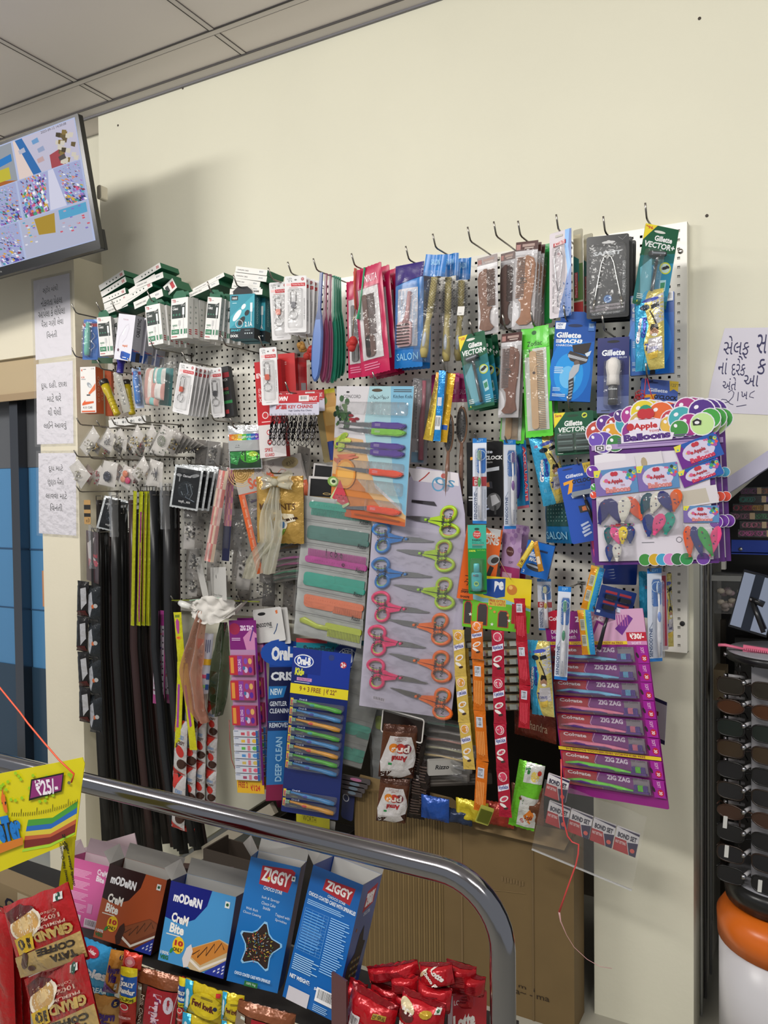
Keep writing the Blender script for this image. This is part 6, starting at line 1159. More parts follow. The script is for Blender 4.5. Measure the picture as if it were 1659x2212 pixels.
def scissors(hx, hy, tx, ty, c, inn, piv, label=None):
    """handles centre (px), tip (px)"""
    a = V3(sp(hx, hy)+(0,)); b = V3(sp(tx, ty)+(0,)); ax = (b-a); L = ax.length; ax.normalize(); s = 1 if tx > hx else -1
    y = V3((-ax.y, ax.x, 0)); m = Matrix((ax, y, V3((0, 0, 1)))).transposed().to_4x4(); m.translation = a+V3((0, 0, .001))
    h = .041
    mb = MB(); mb.prism([(L*.34, .004), (L*.4, .006), (L*.97, .001), (L, -.0005), (L*.8, -.006), (L*.5, -.009), (L*.34, -.006)], .002, .0035, 'b4b2b0:m'); mb.prism([(L*.36, -.006), (L*.4, -.009), (L*.95, -.003), (L*.98, -.001), (L*.7, .007), (L*.45, .008)], .0036, .005, 'a4a2a0:m'); k = mb.build('blades', SO); k.matrix_local = m
    mb = MB()
    def loop(cx, cy, rx, ry, rot):
        out = []
        for i in range(20): q = 2*pi*i/20; u, v = rx*cos(q)*(1-.12*cos(q)), ry*sin(q); out.append((cx+u*cos(rot)-v*sin(rot), cy+u*sin(rot)+v*cos(rot), .006))
        return out
    up = loop(-.008, h*.6, .029, .0185, .12); dn = loop(-.002, -h*.62, .024, .0195, .6)
    mb.tube(up, .0056, c+':g', 8, closed=True, flat=1); mb.tube(dn, .0056, c+':g', 8, closed=True)
    mb.prism([(.012, .018), (L*.2, .010), (L*.4, .0055), (L*.4, .0005), (.016, .002)], .003, .010, c+':g'); mb.prism([(.012, -.002), (L*.38, -.0005), (L*.36, -.008), (L*.2, -.015), (.010, -.022)], .002, .009, c+':g')
    hd = mb.build('handles', SO); hd.matrix_local = m
    mb = MB(); mb.tube([(p[0]*.97+(-.004)*.03, (p[1]-h*.62)*.82+h*.62, .007) for p in up], .003, inn+':g', 6, closed=True); mb.tube([(p[0]*.86, (p[1]+h*.66)*.84-h*.66, .007) for p in dn], .003, inn+':g', 6, closed=True); mb.build('grip_lining', hd)
    mb = MB(); mb.lathe([(.0045, .004), (.0045, .012), (.002, .0135)], piv+':g', 10, None, (L*.46, 0, 0)); mb.build('pivot', k)
    t = MB(); A = Art(t, .07, .07, .0145, None, '', Matrix.Translation((-.042, -.035, 0)) if s > 0 else Matrix.Translation((-.042, -.035, 0)))
    A.t('NAQSH', .3, .12, .46, .9, '17151c', -90 if s < 0 else 90, .02); A.t('SCISSORS', .52, .2, .6, .8, '3a3844', -90 if s < 0 else 90); A.t('BN-888', .66, .15, .79, .78, '17151c', -90 if s < 0 else 90, .02); t.build('print', SO).matrix_local = m @ Matrix.Rotation(pi if s < 0 else 0, 4, 'Z') if False else m
for a in ((832, 1160, 940, 1169, '1f72c0', '8ac83a', '2a7ac8'), (831, 1236, 936, 1245, '1f72c0', '8ac83a', '2a7ac8'), (831, 1309, 930, 1322, 'e83070', 'b8d048', 'e83070'), (823, 1382, 922, 1398, 'e83070', 'b8d048', 'e83070'), (820, 1454, 926, 1475, 'e83070', 'b8d048', 'e83070'),
          (967, 1128, 872, 1116, 'a8cc2c', 'e88848', '9ad03a'), (957, 1201, 856, 1188, 'a8cc2c', 'e88848', '9ad03a'), (957, 1282, 850, 1263, 'a8cc2c', 'e88848', '9ad03a'), (949, 1359, 838, 1338, 'e86a20', '5a9a5a', 'e86a20'), (950, 1439, 840, 1411, 'e86a20', '5a9a5a', 'e86a20'), (953, 1519, 843, 1485, 'e86a20', '5a9a5a', 'e86a20')): scissors(*a)
mb = MB(); mb.sheet(34, 50, lambda a, b: (lambda x, y: (x, y, .017+.0035*noise.noise(V3((x*22, y*34, 1)))+.002*noise.noise(V3((x*60, y*70, 4)))))(a*W*.97+W*.02, b*H*.96+H*.015), 'ffffff:c'); mb.build('shrink_wrap', o)
mb = MB(); a, b = sp(890, 1085), sp(944, 1093); mb.prism([a, (b[0], b[1]), (b[0]-.01, b[1]+.012), (a[0], a[1]+.008)], .001, .003, '6a6468:m'); mb.build('knife_blade', o)
# ---- comb sheets ----
def combrow(o, W, H, y0, y1, c, kind, x0=.08, x1=1.0):
    mb = MB(); a, b = (1-y1)*H, (1-y0)*H; h = b-a; X0, X1 = x0*W, x1*W
    up = kind % 2
    if kind < 4:
        sa, sb = (a+h*.12, a+h*.45) if up else (a+h*.5, a+h*.85)
        mb.prism(rrect(X1-X0, sb-sa, (sb-sa)*.45, X0, sa), .002, .006, c)
        n = 46 if kind != 2 else 30; t0 = .04 if kind < 2 else .5
        if kind >= 2: mb.prism(rrect((X1-X0)*.52, h*.6, h*.2, X0, a+h*.2), .0018, .005, c)
        for i in range(n): x = X0+(X1-X0)*(t0+(.98-t0)*i/n); mb.box(x, a+h*.15 if not up else sb, .003, x+(X1-X0)*.011, sa if not up else a+h*.82, .0045, c)
        if kind != 3:
            z = (sa+sb)/2
            for i in range(24): x = X0+(X1-X0)*(.04+.04*i); mb.box(x, z-.0015, .006, x+.003, z+.0015, .0068, c)
    else:
        mb.tube([(X0, a+h*.62, .005), (X0+W*.06, a+h*.68, .005), (X0+W*.25, a+h*.5, .005), (X0+W*.42, a+h*.5, .005)], [.008, .012, .009, .008], c, 10, flat=.45); mb.prism(rrect((X1-X0)*.58, h*.3, h*.1, X0+(X1-X0)*.42, a+h*.5), .002, .007, c)
        for i in range(22): x = X0+(X1-X0)*(.46+.024*i); mb.box(x, a+h*.12, .003, x+W*.012, a+h*.52, .0055, c)
    mb.build('comb', o)
CF = fr((657, 1070), (806, 1088), (634, 1368), .15, 0); W, H = CF.w, CF.h
mb = MB(); mb.sheet(20, 30, lambda a, b: (a*W, b*H, .0015*sin(b*38)-.001), 'aeb0ae:g'); o = mb.build('comb_sheet', None, CF.m); tag(o, 'clear compartment sheet of six coloured combs left of the scissors', 'comb set')
for k, (c, kd) in enumerate((('2f9a86:g', 0), ('4a7a72:g', 3), ('b83a94:g', 1), ('2aa08c:g', 3), ('e07850:g', 2), ('b4c23c:g', 4))): combrow(o, W, H, .01+k*.166, .15+k*.166, c, kd, .1 if k != 4 else .13)
mb = MB(); A = Art(mb, W, H, .012)
for k in range(1, 6): A.l([(.01, k*.166-.005), (.99, k*.166-.005)], .006, '5a5a5c'); 
for k in range(5): A.t('Rizzo', .86, .085+k*.166+.03, .98, .115+k*.166+.03, '1c1c20', 0, .01, .2)
A.t('1 c b e', .42, .35, .66, .40, '2a2a2e'); A.t('e', .66, .43, .7, .455, '141418')
mb.build('print', o)
mb = MB(); mb.sheet(22, 36, lambda a, b: (a*W, b*H, .009+.004*abs(sin(b*pi*6))+.003*noise.noise(V3((a*6, b*14, 2)))), 'ffffff:c'); mb.build('clear_film', o)
def sheet2(tl, tr, bl, d, label, rows):
    F = fr(tl, tr, bl, d); W, H = F.w, F.h; mb = MB(); mb.sheet(12, 24, lambda a, b: (a*W, b*H, .002*sin(b*30)-.001), '8c8e8c:g'); o = mb.build('comb_sheet', None, F.m); tag(o, label, 'comb set'); n = len(rows)
    for k, c in enumerate(rows):
        if c: combrow(o, W, H, k/n+.02, (k+.85)/n, c, 2 if k % 2 else 3, .25)
    mb = MB(); A = Art(mb, W, H, .009); [A.l([(.01, k/n), (.99, k/n)], .006, '5a5a5c') for k in range(1, n)]; mb.build('print', o)
    mb = MB(); mb.sheet(12, 24, lambda a, b: (a*W, b*H, .007+.004*abs(sin(b*pi*n))+.002*noise.noise(V3((a*6, b*14, 2)))), 'ffffff:c'); mb.build('clear_film', o)
sheet2((772, 1392), (845, 1412), (708, 1640), .105, 'half empty comb sheet with two teal combs hanging slanted below the scissors', [None, None, None, '3a9482:g', '3a9482:g'])
sheet2((800, 1530), (850, 1540), (806, 1690), .07, 'comb sheet strip with lime comb edges below the scissors', ['8a9a34:g', None, None])
# black sachets above
def blk(A, F): A.r(.08, .1, .92, .86, '161414:g'); A.e(.75, .72, .16, .05, 'b89a58', 14); A.e(.75, .72, .12, .03, '2a2418', 12); A.r(.08, .86, .92, .95, 'a88a50'); A.t('A Quality', .4, .87, .9, .93, '2a2418')
card('black_sachet', 'black pouch with white border left of the knife card, front one', 'pouch', (667, 1028), (722, 1030), (664, 1078), .12, blk, 'ccc8c6:g', .001, .002)
card('black_sachet', 'black pouch with white border left of the knife card, rear one', 'pouch', (678, 1000), (722, 1002), (674, 1040), .09, lambda A, F: A.r(.08, .1, .92, 1, '1a1818:g'), 'ccc8c6:g', .001, .002)
# ---- red cable boxes and spike guard ----
def evm(A, F):
    A.r(0, 0, 1, .66, 'c02028:g'); A.t('EV', .05, .12, .3, .17, 'f0e0e0', 0, .04); A.t('EV', .1, .28, .26, .32, 'f0d0d0'); A.t('NE', .1, .33, .26, .37, 'f0d0d0', 0, .02); A.t('X2', .1, .38, .26, .42, 'f0d0d0', 0, .02); A.c(.3, .56, .12, 'e8d8d8'); A.c(.3, .56, .09, 'c02028'); A.tn(.15, .62, .6, .64, 1, 'f0c8c8')
    A.c(.4, .74, .09, 'c02028'); A.c(.4, .74, .06, 'e8e0e0'); A.c(.4, .84, .09, 'c02028'); A.r(.33, .835, .47, .845, 'e8e0e0'); A.t('SPIKE', .2, .9, .5, .94, 'c02028', 0, .01); A.t('GUARD', .2, .955, .55, .99, 'c02028', 0, .01)
carton('spike_guard_box', 'tall red and white box behind the key ring card with orange fob', 'box', (549, 783), (606, 776), (562, 990), .16, .03, evm, 'd8d2d2:g', 'b01c24:g')
def redb(A, F): A.r(0, 0, 1, .1, 'a01a20'); A.t('T', .06, .42, .2, .5, 'e8b8b8'); A.r(.4, .2, .9, .5, '98181e:g'); A.r(.42, .55, .9, .85, '8a8488:g')
carton('red_box', 'bright red hanging box, left one right of the key ring card', 'box', (600, 765), (636, 762), (604, 850), .12, .03, lambda A, F: A.tn(.2, .2, .5, .3, 2, 'e0a0a0'), 'c82a2c:g', 'a81c22:g')
carton('red_box', 'dark red hanging box with grey label, second one', 'box', (618, 768), (640, 772), (620, 872), .09, .03, redb, 'b42228:g', '94181e:g')
carton('red_box', 'dark red hanging box with grey label, rightmost one', 'box', (640, 772), (662, 775), (642, 872), .07, .03, redb, 'b42228:g', '94181e:g')
# ---- key chain card ----
def kc(A, F):
    A.r(0, 0, 1, .42, 'b8242c:g'); A.c(.07, .2, .05, 'e8e0e0', 12); A.ring(.07, .2, .02, .035, 'b8242c'); A.t('WN', .2, .1, .38, .32, 'f0e8e8', 0, .05, .3); A.t('WNCAT', .8, .14, .96, .34, 'f0e8e8', 0, .02); A.r(.6, .08, .8, .36, 'e0dcdc'); A.bar(.62, .1, .78, .33, 'e0dcdc', 9)
    A.t('威猫', .13, .48, .36, .72, 'b8242c', 0, .05); A.t('KEY CHAINS', .39, .52, .88, .68, 'b8242c', 0, .02); A.t('High Quality Key Chains', .4, .74, .86, .84, '3a3a5a'); A.r(.66, .44, .96, .48, 'b8242c')
o = card('key_chain_card', 'red and white hanging card carrying a bunch of dark metal key chains', 'key chains', (583, 853), (690, 848), (582, 898), .2, kc, 'c8c6d6:g', .0015, .003); F = FR[o.name]; W, H = F.w, F.h
rg = random.Random(12)
for i in range(10):
    for j in range(3):
        x = W*(.07+.096*i)+rg.uniform(-.002, .002); z = .004+.006*j-.006; y = -.002-.018*j*1.2; cc = rg.choice(['2c2a2c:m', '48464a:m', '1e1d20:m', '6a686a:m']); mb = MB()
        mb.tube([(x, H*.08, z), (x+rg.uniform(-.003, .003), y, z)], .0008, cc, 4)
        mb.tube([(x-.004, y-.004, z), (x-.0045, y-.016, z), (x, y-.02, z), (x+.0045, y-.016, z), (x+.004, y-.004, z), (x, y, z)], .002, cc, 5, closed=True)
        mb.tube([(x, y-.02, z), (x+rg.uniform(-.004, .004), y-.036, z+.002)], .0042, cc, 6)
        mb.tube([(x+.008*cos(k*.785), y-.046+.008*sin(k*.785), z+.002) for k in range(8)], .0016, '5a585a:m', 4, closed=True)
        c_ = mb.build('key_chain', o)
card('key_chain_card', 'second red and white key chain card peeping out behind the first', 'key chains', (598, 846), (700, 842), (600, 892), .15, kc, 'c8c6d6:g', .0015, .003)
# ---- rainbow packet, sonata, gold pouch, bow ----
def rainb(A, F):
    for i, c in enumerate(('e0703a', 'e8a83a', 'd8d03a', '6ac04a', '2aa8a8', '3a68c0', '6a3aa8')): A.r(.03+.134*i, .2, .03+.134*(i+1), .34, c)
    A.c(.16, .27, .07, 'd88a34'); A.c(.16, .27, .045, 'e8b060'); A.t('Signature', .3, .23, .9, .31, 'e0e0e8', 0, .01, .2); A.r(.03, .34, .97, .58, 'a8acac:g'); A.t('USB', .2, .44, .34, .47, '3a3a40'); A.tn(.2, .49, .4, .51, 1, '3a3a40'); A.r(.03, .58, .97, .97, '24402a:g'); A.e(.65, .72, .3, .14, '4aa838', 14); A.e(.75, .66, .14, .06, 'a8c848', 12); A.p([(.05, .6), (.4, .6), (.25, .9), (.05, .85)], '3a8a4a')
bag('signature_packet', 'silver packet with rainbow band and green bottom', 'packet', (492, 920), (563, 918), (496, 1015), .17, rainb, 'b8babc:f', .004, wr=.0015)
def sona(A, F):
    A.p([(0, 0), (.28, 0), (.3, .3), (.1, .6), (0, .5)], 'a8824a:f')
    for k in range(6): A.ring(.1, .25, .03+.03*k, .037+.03*k, 'd8b870')
    A.t('touch of', .3, .18, .6, .3, '8a7a74', 12); A.t('Sonata', .16, .38, .56, .78, 'c85a38', 12, .04, .2); A.t('₹35/-', .74, .16, .92, .32, '5a4a34', 14); A.e(.82, .25, .12, .2, 'a8966a', 14); A.t('₹35/-', .76, .18, .9, .32, '5a4a34', 14); A.l([(0, .98), (1, .98)], .02, 'c8502a'); A.l([(.62, .5), (.68, .4), (.74, .48), (.68, .55), (.76, .62)], .008, 'c07058')
o = card('hairband_card', 'grey and gold printed header card with orange script lettering', 'header card', (502, 1012), (650, 980), (516, 1072), .115, sona, 'b4aca6:g', .0015, .004); F = FR[o.name]; W, H = F.w, F.h
mb = MB(); mb.box(.0, -.28, -.001, W*.09, 0, .001, 'd8602a:g'); mb.box(W*.92, -.09, -.001, W, 0, .001, 'd8602a:g'); mb.box(W*.3, -.09, -.002, W*.95, 0, -.001, 'c87a5a:g'); A = Art(mb, W*.09, .28, .0012, None, '', Matrix.Translation((0, -.28, 0)))
for k in range(7): A.t('Sonata', .3, .05+.13*k, .7, .15+.13*k, 'e8c0a0', 90)
mb.build('orange_strip', o)
mb = MB(); rg = random.Random(5)
for k, c in enumerate(('3a2a48', 'b0a8b0', '24384a', 'c8c0c4', 'a03a8a', '8a5a20', '2a6a4a')):
    y = -.02-.03*k; mb.tube([(W*.15, y-.01, .004), (W*.4, y, .006), (W*.8, y+.006, .004)], .0045, c+':g', 6, flat=.6)
mb.build('hair_bands', o); film_F = F; mb = MB(); mb.sheet(18, 26, lambda a, b: (W*(.05+.95*a), -.27*(1-b), .01+.006*noise.noise(V3((a*5, b*8, 9)))), 'ffffff:c'); mb.build('clear_wrap', o)
def gold(A, F): A.r(.0, .0, 1, .08, 'b0863c:f'); A.t('MOMENTS', .12, .4, .88, .5, '5a3c1c', 0, .01); A.p([(.6, .55), (.85, .56), (.88, .66), (.7, .7)], 'e8dcc0:f'); A.p([(.62, .64), (.9, .6), (.92, .63), (.65, .68)], '3a2418'); A.c(.62, .72, .1, 'e8e0d0'); A.c(.62, .72, .06, '4a7ab0'); A.e(.6, .84, .12, .03, '7aa040', 8, .7)
bag('gold_pouch', 'shiny gold pouch behind the cream ribbon bow', 'pouch', (554, 1030), (655, 1028), (556, 1172), .17, gold, 'b08d46:f', .02, wr=.006, seed=5)
def cloth(mb, pts, wf, spec, n=24, m=8, fold=.008, wave=2.2):
    """ribbon following path with width function"""
    q = [V3(p) for p in pts]; L = [0]
    for i in range(1, len(q)): L.append(L[-1]+(q[i]-q[i-1]).length)
    def pos(s):
        s *= L[-1]
        for i in range(1, len(q)):
            if s <= L[i] or i == len(q)-1: return q[i-1].lerp(q[i], min(1, (s-L[i-1])/max(1e-6, L[i]-L[i-1])))
    def f(a, b):
        p = pos(b); w = wf(b); return (p.x+(a-.5)*w, p.y-fold*sin(a*pi*wave*2+b*3)+.004*noise.noise(V3((a*4, b*6, w*40))), p.z+.003*sin(a*9+b*12))
    return mb.sheet(m, n, f, spec)
def bow(px, py, d, s, c, label, tails):
    p = P(px, py, d); mb = MB()
    for sx in (-1, 1):
        for lay in (0, 1):
            mb.sheet(12, 12, lambda a, b: (sx*a*s*(1-.12*lay), -.012*sin(a*pi)*(1 if lay else .4)-.006*sin(b*14)*a-.004*lay, s*((.08+.62*a**.7)*(b-.5)*1.5)+.12*s*a), c)
    mb.ell((0, -.012, 0), (.014, .010, .013), c); o = mb.build('ribbon_bow'); o.location = p; tag(o, label, 'bow')
    for t in tails:
        m2 = MB(); q = [P(*z, d)-p for z in t[0]]; cloth(m2, q, lambda b: t[1]*(.35+.65*min(1, b*2.5)), c, 30, 10, .007); m2.build('ribbon_tail', o)
bow(598, 1042, .2, .062, 'd8d4c0:t', 'cream organza ribbon bow with long wavy tails', [([(592, 1052), (575, 1110), (578, 1170), (548, 1210), (536, 1250)], .055), ([(598, 1052), (598, 1110), (594, 1160), (584, 1200), (576, 1240)], .06)])
hook(587, 1022, .2, 'bent steel display hook carrying the cream bow', .004)
# ---- toothbrush tangle left of the comb sheet ----
for k, (y, c) in enumerate(((1182, '7a5a20'), (1205, 'a03a8a'), (1218, '8a2a6a'), (1234, '2a7a5a'), (1246, '1c4a3a'))):
    o = card('spare_toothbrush_pack', ['yellow', 'pink', 'magenta', 'green', 'dark green'][k]+' handled toothbrush pack lying slanted left of the comb sheet', 'toothbrush', (592, y), (648, y-14), (594, y+13), .1, None, '6a6460:g', .002, .003, 0); F = FR[o.name]; mb = MB(); mb.tube([(0, F.h*.4, .005), (F.w*.4, F.h*.6, .006), (F.w*.8, F.h*.5, .006), (F.w, F.h*.4, .005)], [.002, .003, .005, .003], c+':g', 8); mb.build('toothbrush', o); film(o, F, .004, k, base=.009)
# ---- white cards, oral care cards ----
card('brush_hang_card', 'white header card with dark hook hole and blue curve', 'header card', (545, 1318), (607, 1313), (556, 1390), .13, lambda A, F: (A.e(.3, .15, .14, .05, '141416', 12), A.p([(.78, .1), (.86, .08), (.86, .18), (.8, .2)], 'd87038'), A.t('SENSODYNE', .02, .42, .6, .54, '1a1a22', 0, .03), A.l([(.62, .78), (.72, .66), (.8, .48)], .03, '2a4a78'), A.tn(.5, .55, .65, .6, 1, '6a6a70')), 'd4d2d0:g', .0015, .006)
card('brush_hang_card', 'white header card right behind the one with the blue curve', 'header card', (562, 1316), (620, 1311), (570, 1392), .10, None, 'c8c6c4:g', .0015, .006)
def cris(A, F):
    A.r(0, 0, 1, .16, '1f49a0:g'); A.e(.4, .07, .7, .085, '2452b0:g', 18); A.t('Oral-B', .06, .03, .98, .12, 'f0f2f8', 0, .06); A.r(0, .16, 1, .5, '1a2250:g'); A.t('CRISS', .06, .19, .99, .245, 'e8ecf4', 0, .05); A.p([(.0, .28), (.6, .28), (.5, .35), (0, .36)], '2a7ac0:g'); A.t('NEW', .06, .295, .46, .335, 'd8ecf8', 0, .03)
    A.t('GENTLER', .05, .375, .62, .405, 'e0e8f4', 0, .02); A.t('CLEANING', .05, .42, .75, .45, 'e0e8f4', 0, .02); A.t('REMOVES', .05, .51, .7, .54, 'd8e4f4', 0, .02); A.r(0, .5, 1, .505, '2a7ac0'); A.r(0, .56, 1, .9, '2a72b8:g'); A.t('DEEP CLEAN', .28, .6, .5, .88, 'a8d4f4', 90, .02); A.r(0, .9, 1, 1, '8a1c4a:g')
card('oral_care_card', 'tall blue card with vertical deep clean lettering behind the kids toothbrush card', 'toothbrush', (583, 1386), (648, 1382), (574, 1730), .12, cris, '1a2a60:g', .0015, .006)
card('sensitive_card', 'dark magenta card tip with slanted lettering below the deep clean card', 'toothbrush', (578, 1660), (660, 1650), (600, 1745), .08, lambda A, F: A.t('SENSITIVE', .3, .3, .8, .5, 'c88aa8', -60, .02), '7a1c44:g', .0015)
card('badge_card', 'teal card with round dark blue badge behind the kids toothbrush card', 'header card', (640, 1378), (790, 1384), (640, 1470), .10, lambda A, F: (A.r(0, 0, .45, .1, 'b03038'), A.t('SuperFlexi', .1, .16, .55, .36, '14384a', 0, .06), A.c(.74, .42, .215, '1c3480'), A.ring(.74, .42, .13, .14, 'c8d4ec'), A.p([(.66, .3), (.82, .3), (.81, .5), (.74, .62), (.67, .5)], 'd0d8ec'), A.t('Oral-B', .66, .2, .82, .3, 'e8ecf8', 0, .03), A.t('1', .71, .36, .77, .56, '1c3480', 0, .06), A.t('RECOMMENDED', .6, .02, .9, .12, 'd8e0f0', 0, .01)), '1f7a8a:g', .0015, .006)
def kids(A, F):
    A.r(.28, 0, 1, .21, '1f3a9a:g'); A.r(0, .0, .5, .15, '1c3288:g'); A.e(.2, .075, .17, .04, 'e8ecf4:g', 24); A.e(.2, .075, .155, .033, '2040a0:g', 24); A.t('Oral-B', .08, .05, .32, .1, 'f4f6fa', 0, .06); A.c(.88, .07, .055, 'c03040'); A.t('2+', .84, .055, .92, .085, 'f0e0e0', 0, .05)
    A.c(.67, .035, .05, '2a3a78', 14); A.t('Kids', .06, .12, .22, .165, 'd8dc40', -4, .06); A.r(.1, .175, .36, .195, 'c890c0'); A.t('EXTRA SOFT', .13, .178, .33, .192, '7a2a78', 0, .01); A.tn(.06, .2, .42, .208, 1, 'd0d4e8')
    A.r(0, .215, 1, .275, 'e4d424'); A.t('9 + 3 FREE  | ₹ 22"', .16, .225, .8, .265, '7a3a28', 0, .02)
    for k in range(10):
        y = KY[k]; A.r(.02, y-.012, .07, y+.035, 'd8c040'); A.r(.03, y+.0, .06, y+.03, 'c04868'); A.t('Oral-B', .17, y-.014, .31, y-.004, 'c8d4f0', 0, .02); A.tn(.15, y+.026, .32, y+.034, 1, '8a9a50')
KY = [.315, .37, .425, .483, .535, .588, .64, .692, .868, .925]
o = card('kids_toothbrush_card', 'dark blue card of ten small green, blue and orange toothbrushes', 'toothbrush', (634, 1398), (759, 1413), (607, 1752), .19, kids, '16286a:g', .0018, .004); F = FR[o.name]; W, H = F.w, F.h
for k in range(10):
    c, g = (('4ab82c', '1f9a9a'), ('2a8ad0', '1c3aa8'), ('e8a01c', 'd83a2c'))[[0, 1, 2, 0, 1, 2, 0, 1, 1, 2][k]]; y = (1-KY[k]-.006)*H; q = lambda a, b, z=.008: (a*W, y+b*H, z); mb = MB()
    mb.tube([q(.13, .005), q(.22, .003), q(.34, -.001), q(.42, -.006), q(.55, -.01), q(.66, -.013), q(.82, -.022), q(.92, -.026)], [.004, .0035, .0045, .0075, .006, .0065, .0085, .0065], c+':g', 8); b = mb.build('toothbrush', o)
    mb = MB(); mb.ell(q(.42, -.007, .012), (.011, .0055, .004), g+':g', 10, 6); mb.build('grip', b)
    mb = MB(); [mb.box(*q(.08+.012*j, -.004, .006), *q(.089+.012*j, .012, .014), ('2f9a5a:k' if j % 2 else 'd8e0e0:k')) for j in range(6)]; mb.build('bristles', b)
    m2 = MB(); m2.prism(rrect(W*.9, .0185, .006, W*.06, y-.0125), .0015, .02, 'ffffff:c'); m2.build('blister', o)
# ---- zigzag strips at left of kids card ----
def zz(A, F):
    A.r(0, 0, 1, .17, '7a1c72:g'); A.c(.2, .05, .2, '9a1c48'); A.t('ZIG ZAG', .4, .03, .9, .06, 'e8d0e8', 0, .05); A.p([(.5, .1), (.8, .05), (1, .08), (1, .17), (.6, .17)], 'c884b0:g'); A.l([(.9, .04), (.75, .12)], .05, '5a2a80'); A.tn(.08, .1, .4, .12, 2, 'd8b8d8'); A.r(0, .17, 1, .9, 'b08ab0:g'); A.r(0, .92, 1, 1, 'e0b028:g'); A.t('FREE 2', .05, .935, .4, .97, 'b04020', 0, .03); A.t('₹124', .5, .95, .85, .985, 'c83a28', 0, .04); A.r(.93, .1, 1, .95, '6a1a78:g')
o = card('toothbrush_strip', 'narrow hanging strip with three purple and seven white toothbrush packs', 'toothbrush', (494, 1340), (553, 1347), (513, 1712), .17, zz, 'a8307a:g', .0015, .004, 14); F = FR[o.name]; W, H = F.w, F.h
for k in range(3):
    y = .2+.145*k; mb = MB(); a, b = (1-y-.11)*H, (1-y)*H; mb.box(W*.02, a, .001, W*.9, b, .016, 'b0284c:g'); A = Art(mb, W, H, .016); A.r(.02, y, .42, y+.11, 'b82838:g'); A.r(.06, y+.01, .18, y+.1, 'd8903a'); A.r(.32, y, .5, y+.11, '8a3a98:g'); A.t('ZIG ZAG', .34, y+.02, .44, y+.09, 'e0c8e8', 90, .02); A.r(.5, y, .9, y+.11, 'a03a68:g')
    for j, c in enumerate(('7a4ab0', 'd8a860', 'c8b8d8', '5a2a98')): A.e(.62+.16*(j % 2), y+.03+.05*(j//2), .07, .018, c+':g', 10)
    A.e(.55, y+.07, .05, .012, '3a6a9a', 8); mb.build('purple_pack', o)
for k in range(7):
    y = .63+.042*k; mb = MB(); a, b = (1-y-.036)*H, (1-y)*H; mb.box(W*.02, a, .001, W*.92, b, .013, 'c8ccd8:g'); A = Art(mb, W, H, .013); c = ['c04858', 'd8b040', '5ab050', '4a8ac8', 'c8b060', 'd85a78', 'a04a68'][k]; A.r(.3, y+.012, .44, y+.028, c); A.r(.52, y+.004, .62, y+.032, 'c87888'); A.e(.78, y+.018, .09, .012, c, 10); A.r(.84, y, .92, y+.036, '2a5a9a'); A.tn(.05, y+.002, .26, y+.01, 1, '6a7a9a'); mb.build('white_pack', o)
row_back(o, 1, .04, ['toothbrush strip hanging behind the narrow purple and white one'], .004, 1)
mb = MB(); q = [P(*z, .175) for z in ((495, 1555), (497, 1610), (500, 1640), (512, 1672))]; mb.tube([a-q[3] for a in q], .0012, 'a82c2c:g', 5); o = mb.build('red_string'); o.location = q[3]; tag(o, 'thin red string left of the narrow toothbrush strip', 'string')
# ---- chocolate pouches ----
def choc(A, F):
    A.r(0, 0, 1, .12, '4a2818:f'); A.p([(.2, .2), (.8, .2), (.95, .45), (1, .6), (.92, .9), (.6, 1), (.3, .96), (.06, .98), (0, .7), (.12, .4)], 'd4d0d0:f'); A.p([(0, .9), (.35, .85), (.2, 1), (0, 1)], '3a1c14:f'); A.p([(.8, .8), (1, .75), (1, .98)], '3a1c14:f')
    A.t('CHOCOLATE', .32, .22, .66, .27, '8a3a34', 180); A.tn(.4, .28, .6, .3, 1, 'a04848'); A.c(.7, .43, .14, '7a2a3a'); A.c(.53, .43, .14, 'c03a30'); A.c(.33, .42, .13, 'e08428'); A.t('pro', .26, .36, .78, .5, 'f0e8e0', 180, .04); A.t('Amul', .3, .56, .74, .67, 'a82c30', 180, .06); A.r(.22, .7, .32, .74, '2a8a4a')
for i, (tl, tr, bl, l) in enumerate((((829, 1563), (905, 1568), (817, 1677), 'upper brown and white chocolate pouch of the hanging pair'), ((822, 1677), (886, 1684), (812, 1772), 'lower brown and white chocolate pouch of the hanging pair'))): bag('chocolate_pouch', l, 'chocolate', tl, tr, bl, .19, choc, '5a3420:f', .014, None, None, .004, i+20)
for i, (tl, tr, bl, l) in enumerate((((893, 1580), (922, 1590), (880, 1668), 'upper dark brown pouch showing its back'), ((888, 1668), (926, 1674), (878, 1765), 'lower dark brown pouch showing its back'), ((905, 1640), (930, 1645), (903, 1745), 'dark brown pouch edge furthest right of the chocolate ones'))): bag('chocolate_pouch', l, 'chocolate', tl, tr, bl, .14, lambda A, F: (A.tn(.15, .1, .85, .45, 6, '5a4a44'), A.tn(.15, .55, .85, .9, 6, '5a4a44')), '1f1512:f', .01, None, None, .004, i+25)
mb = MB(); F = fr((828, 1530), (918, 1540), (823, 1580), .16, 0); pr = rrect(F.w, F.h, .008); mb.tube([(x, y, 0) for x, y in pr], .0025, 'd8d4d0:g', 6, closed=True); mb.prism(pr, -.002, -.001, '1c1210:g'); o = mb.build('frame_card', None, F.m); tag(o, 'dark card with white rounded outline just under the scissors sheet', 'card')
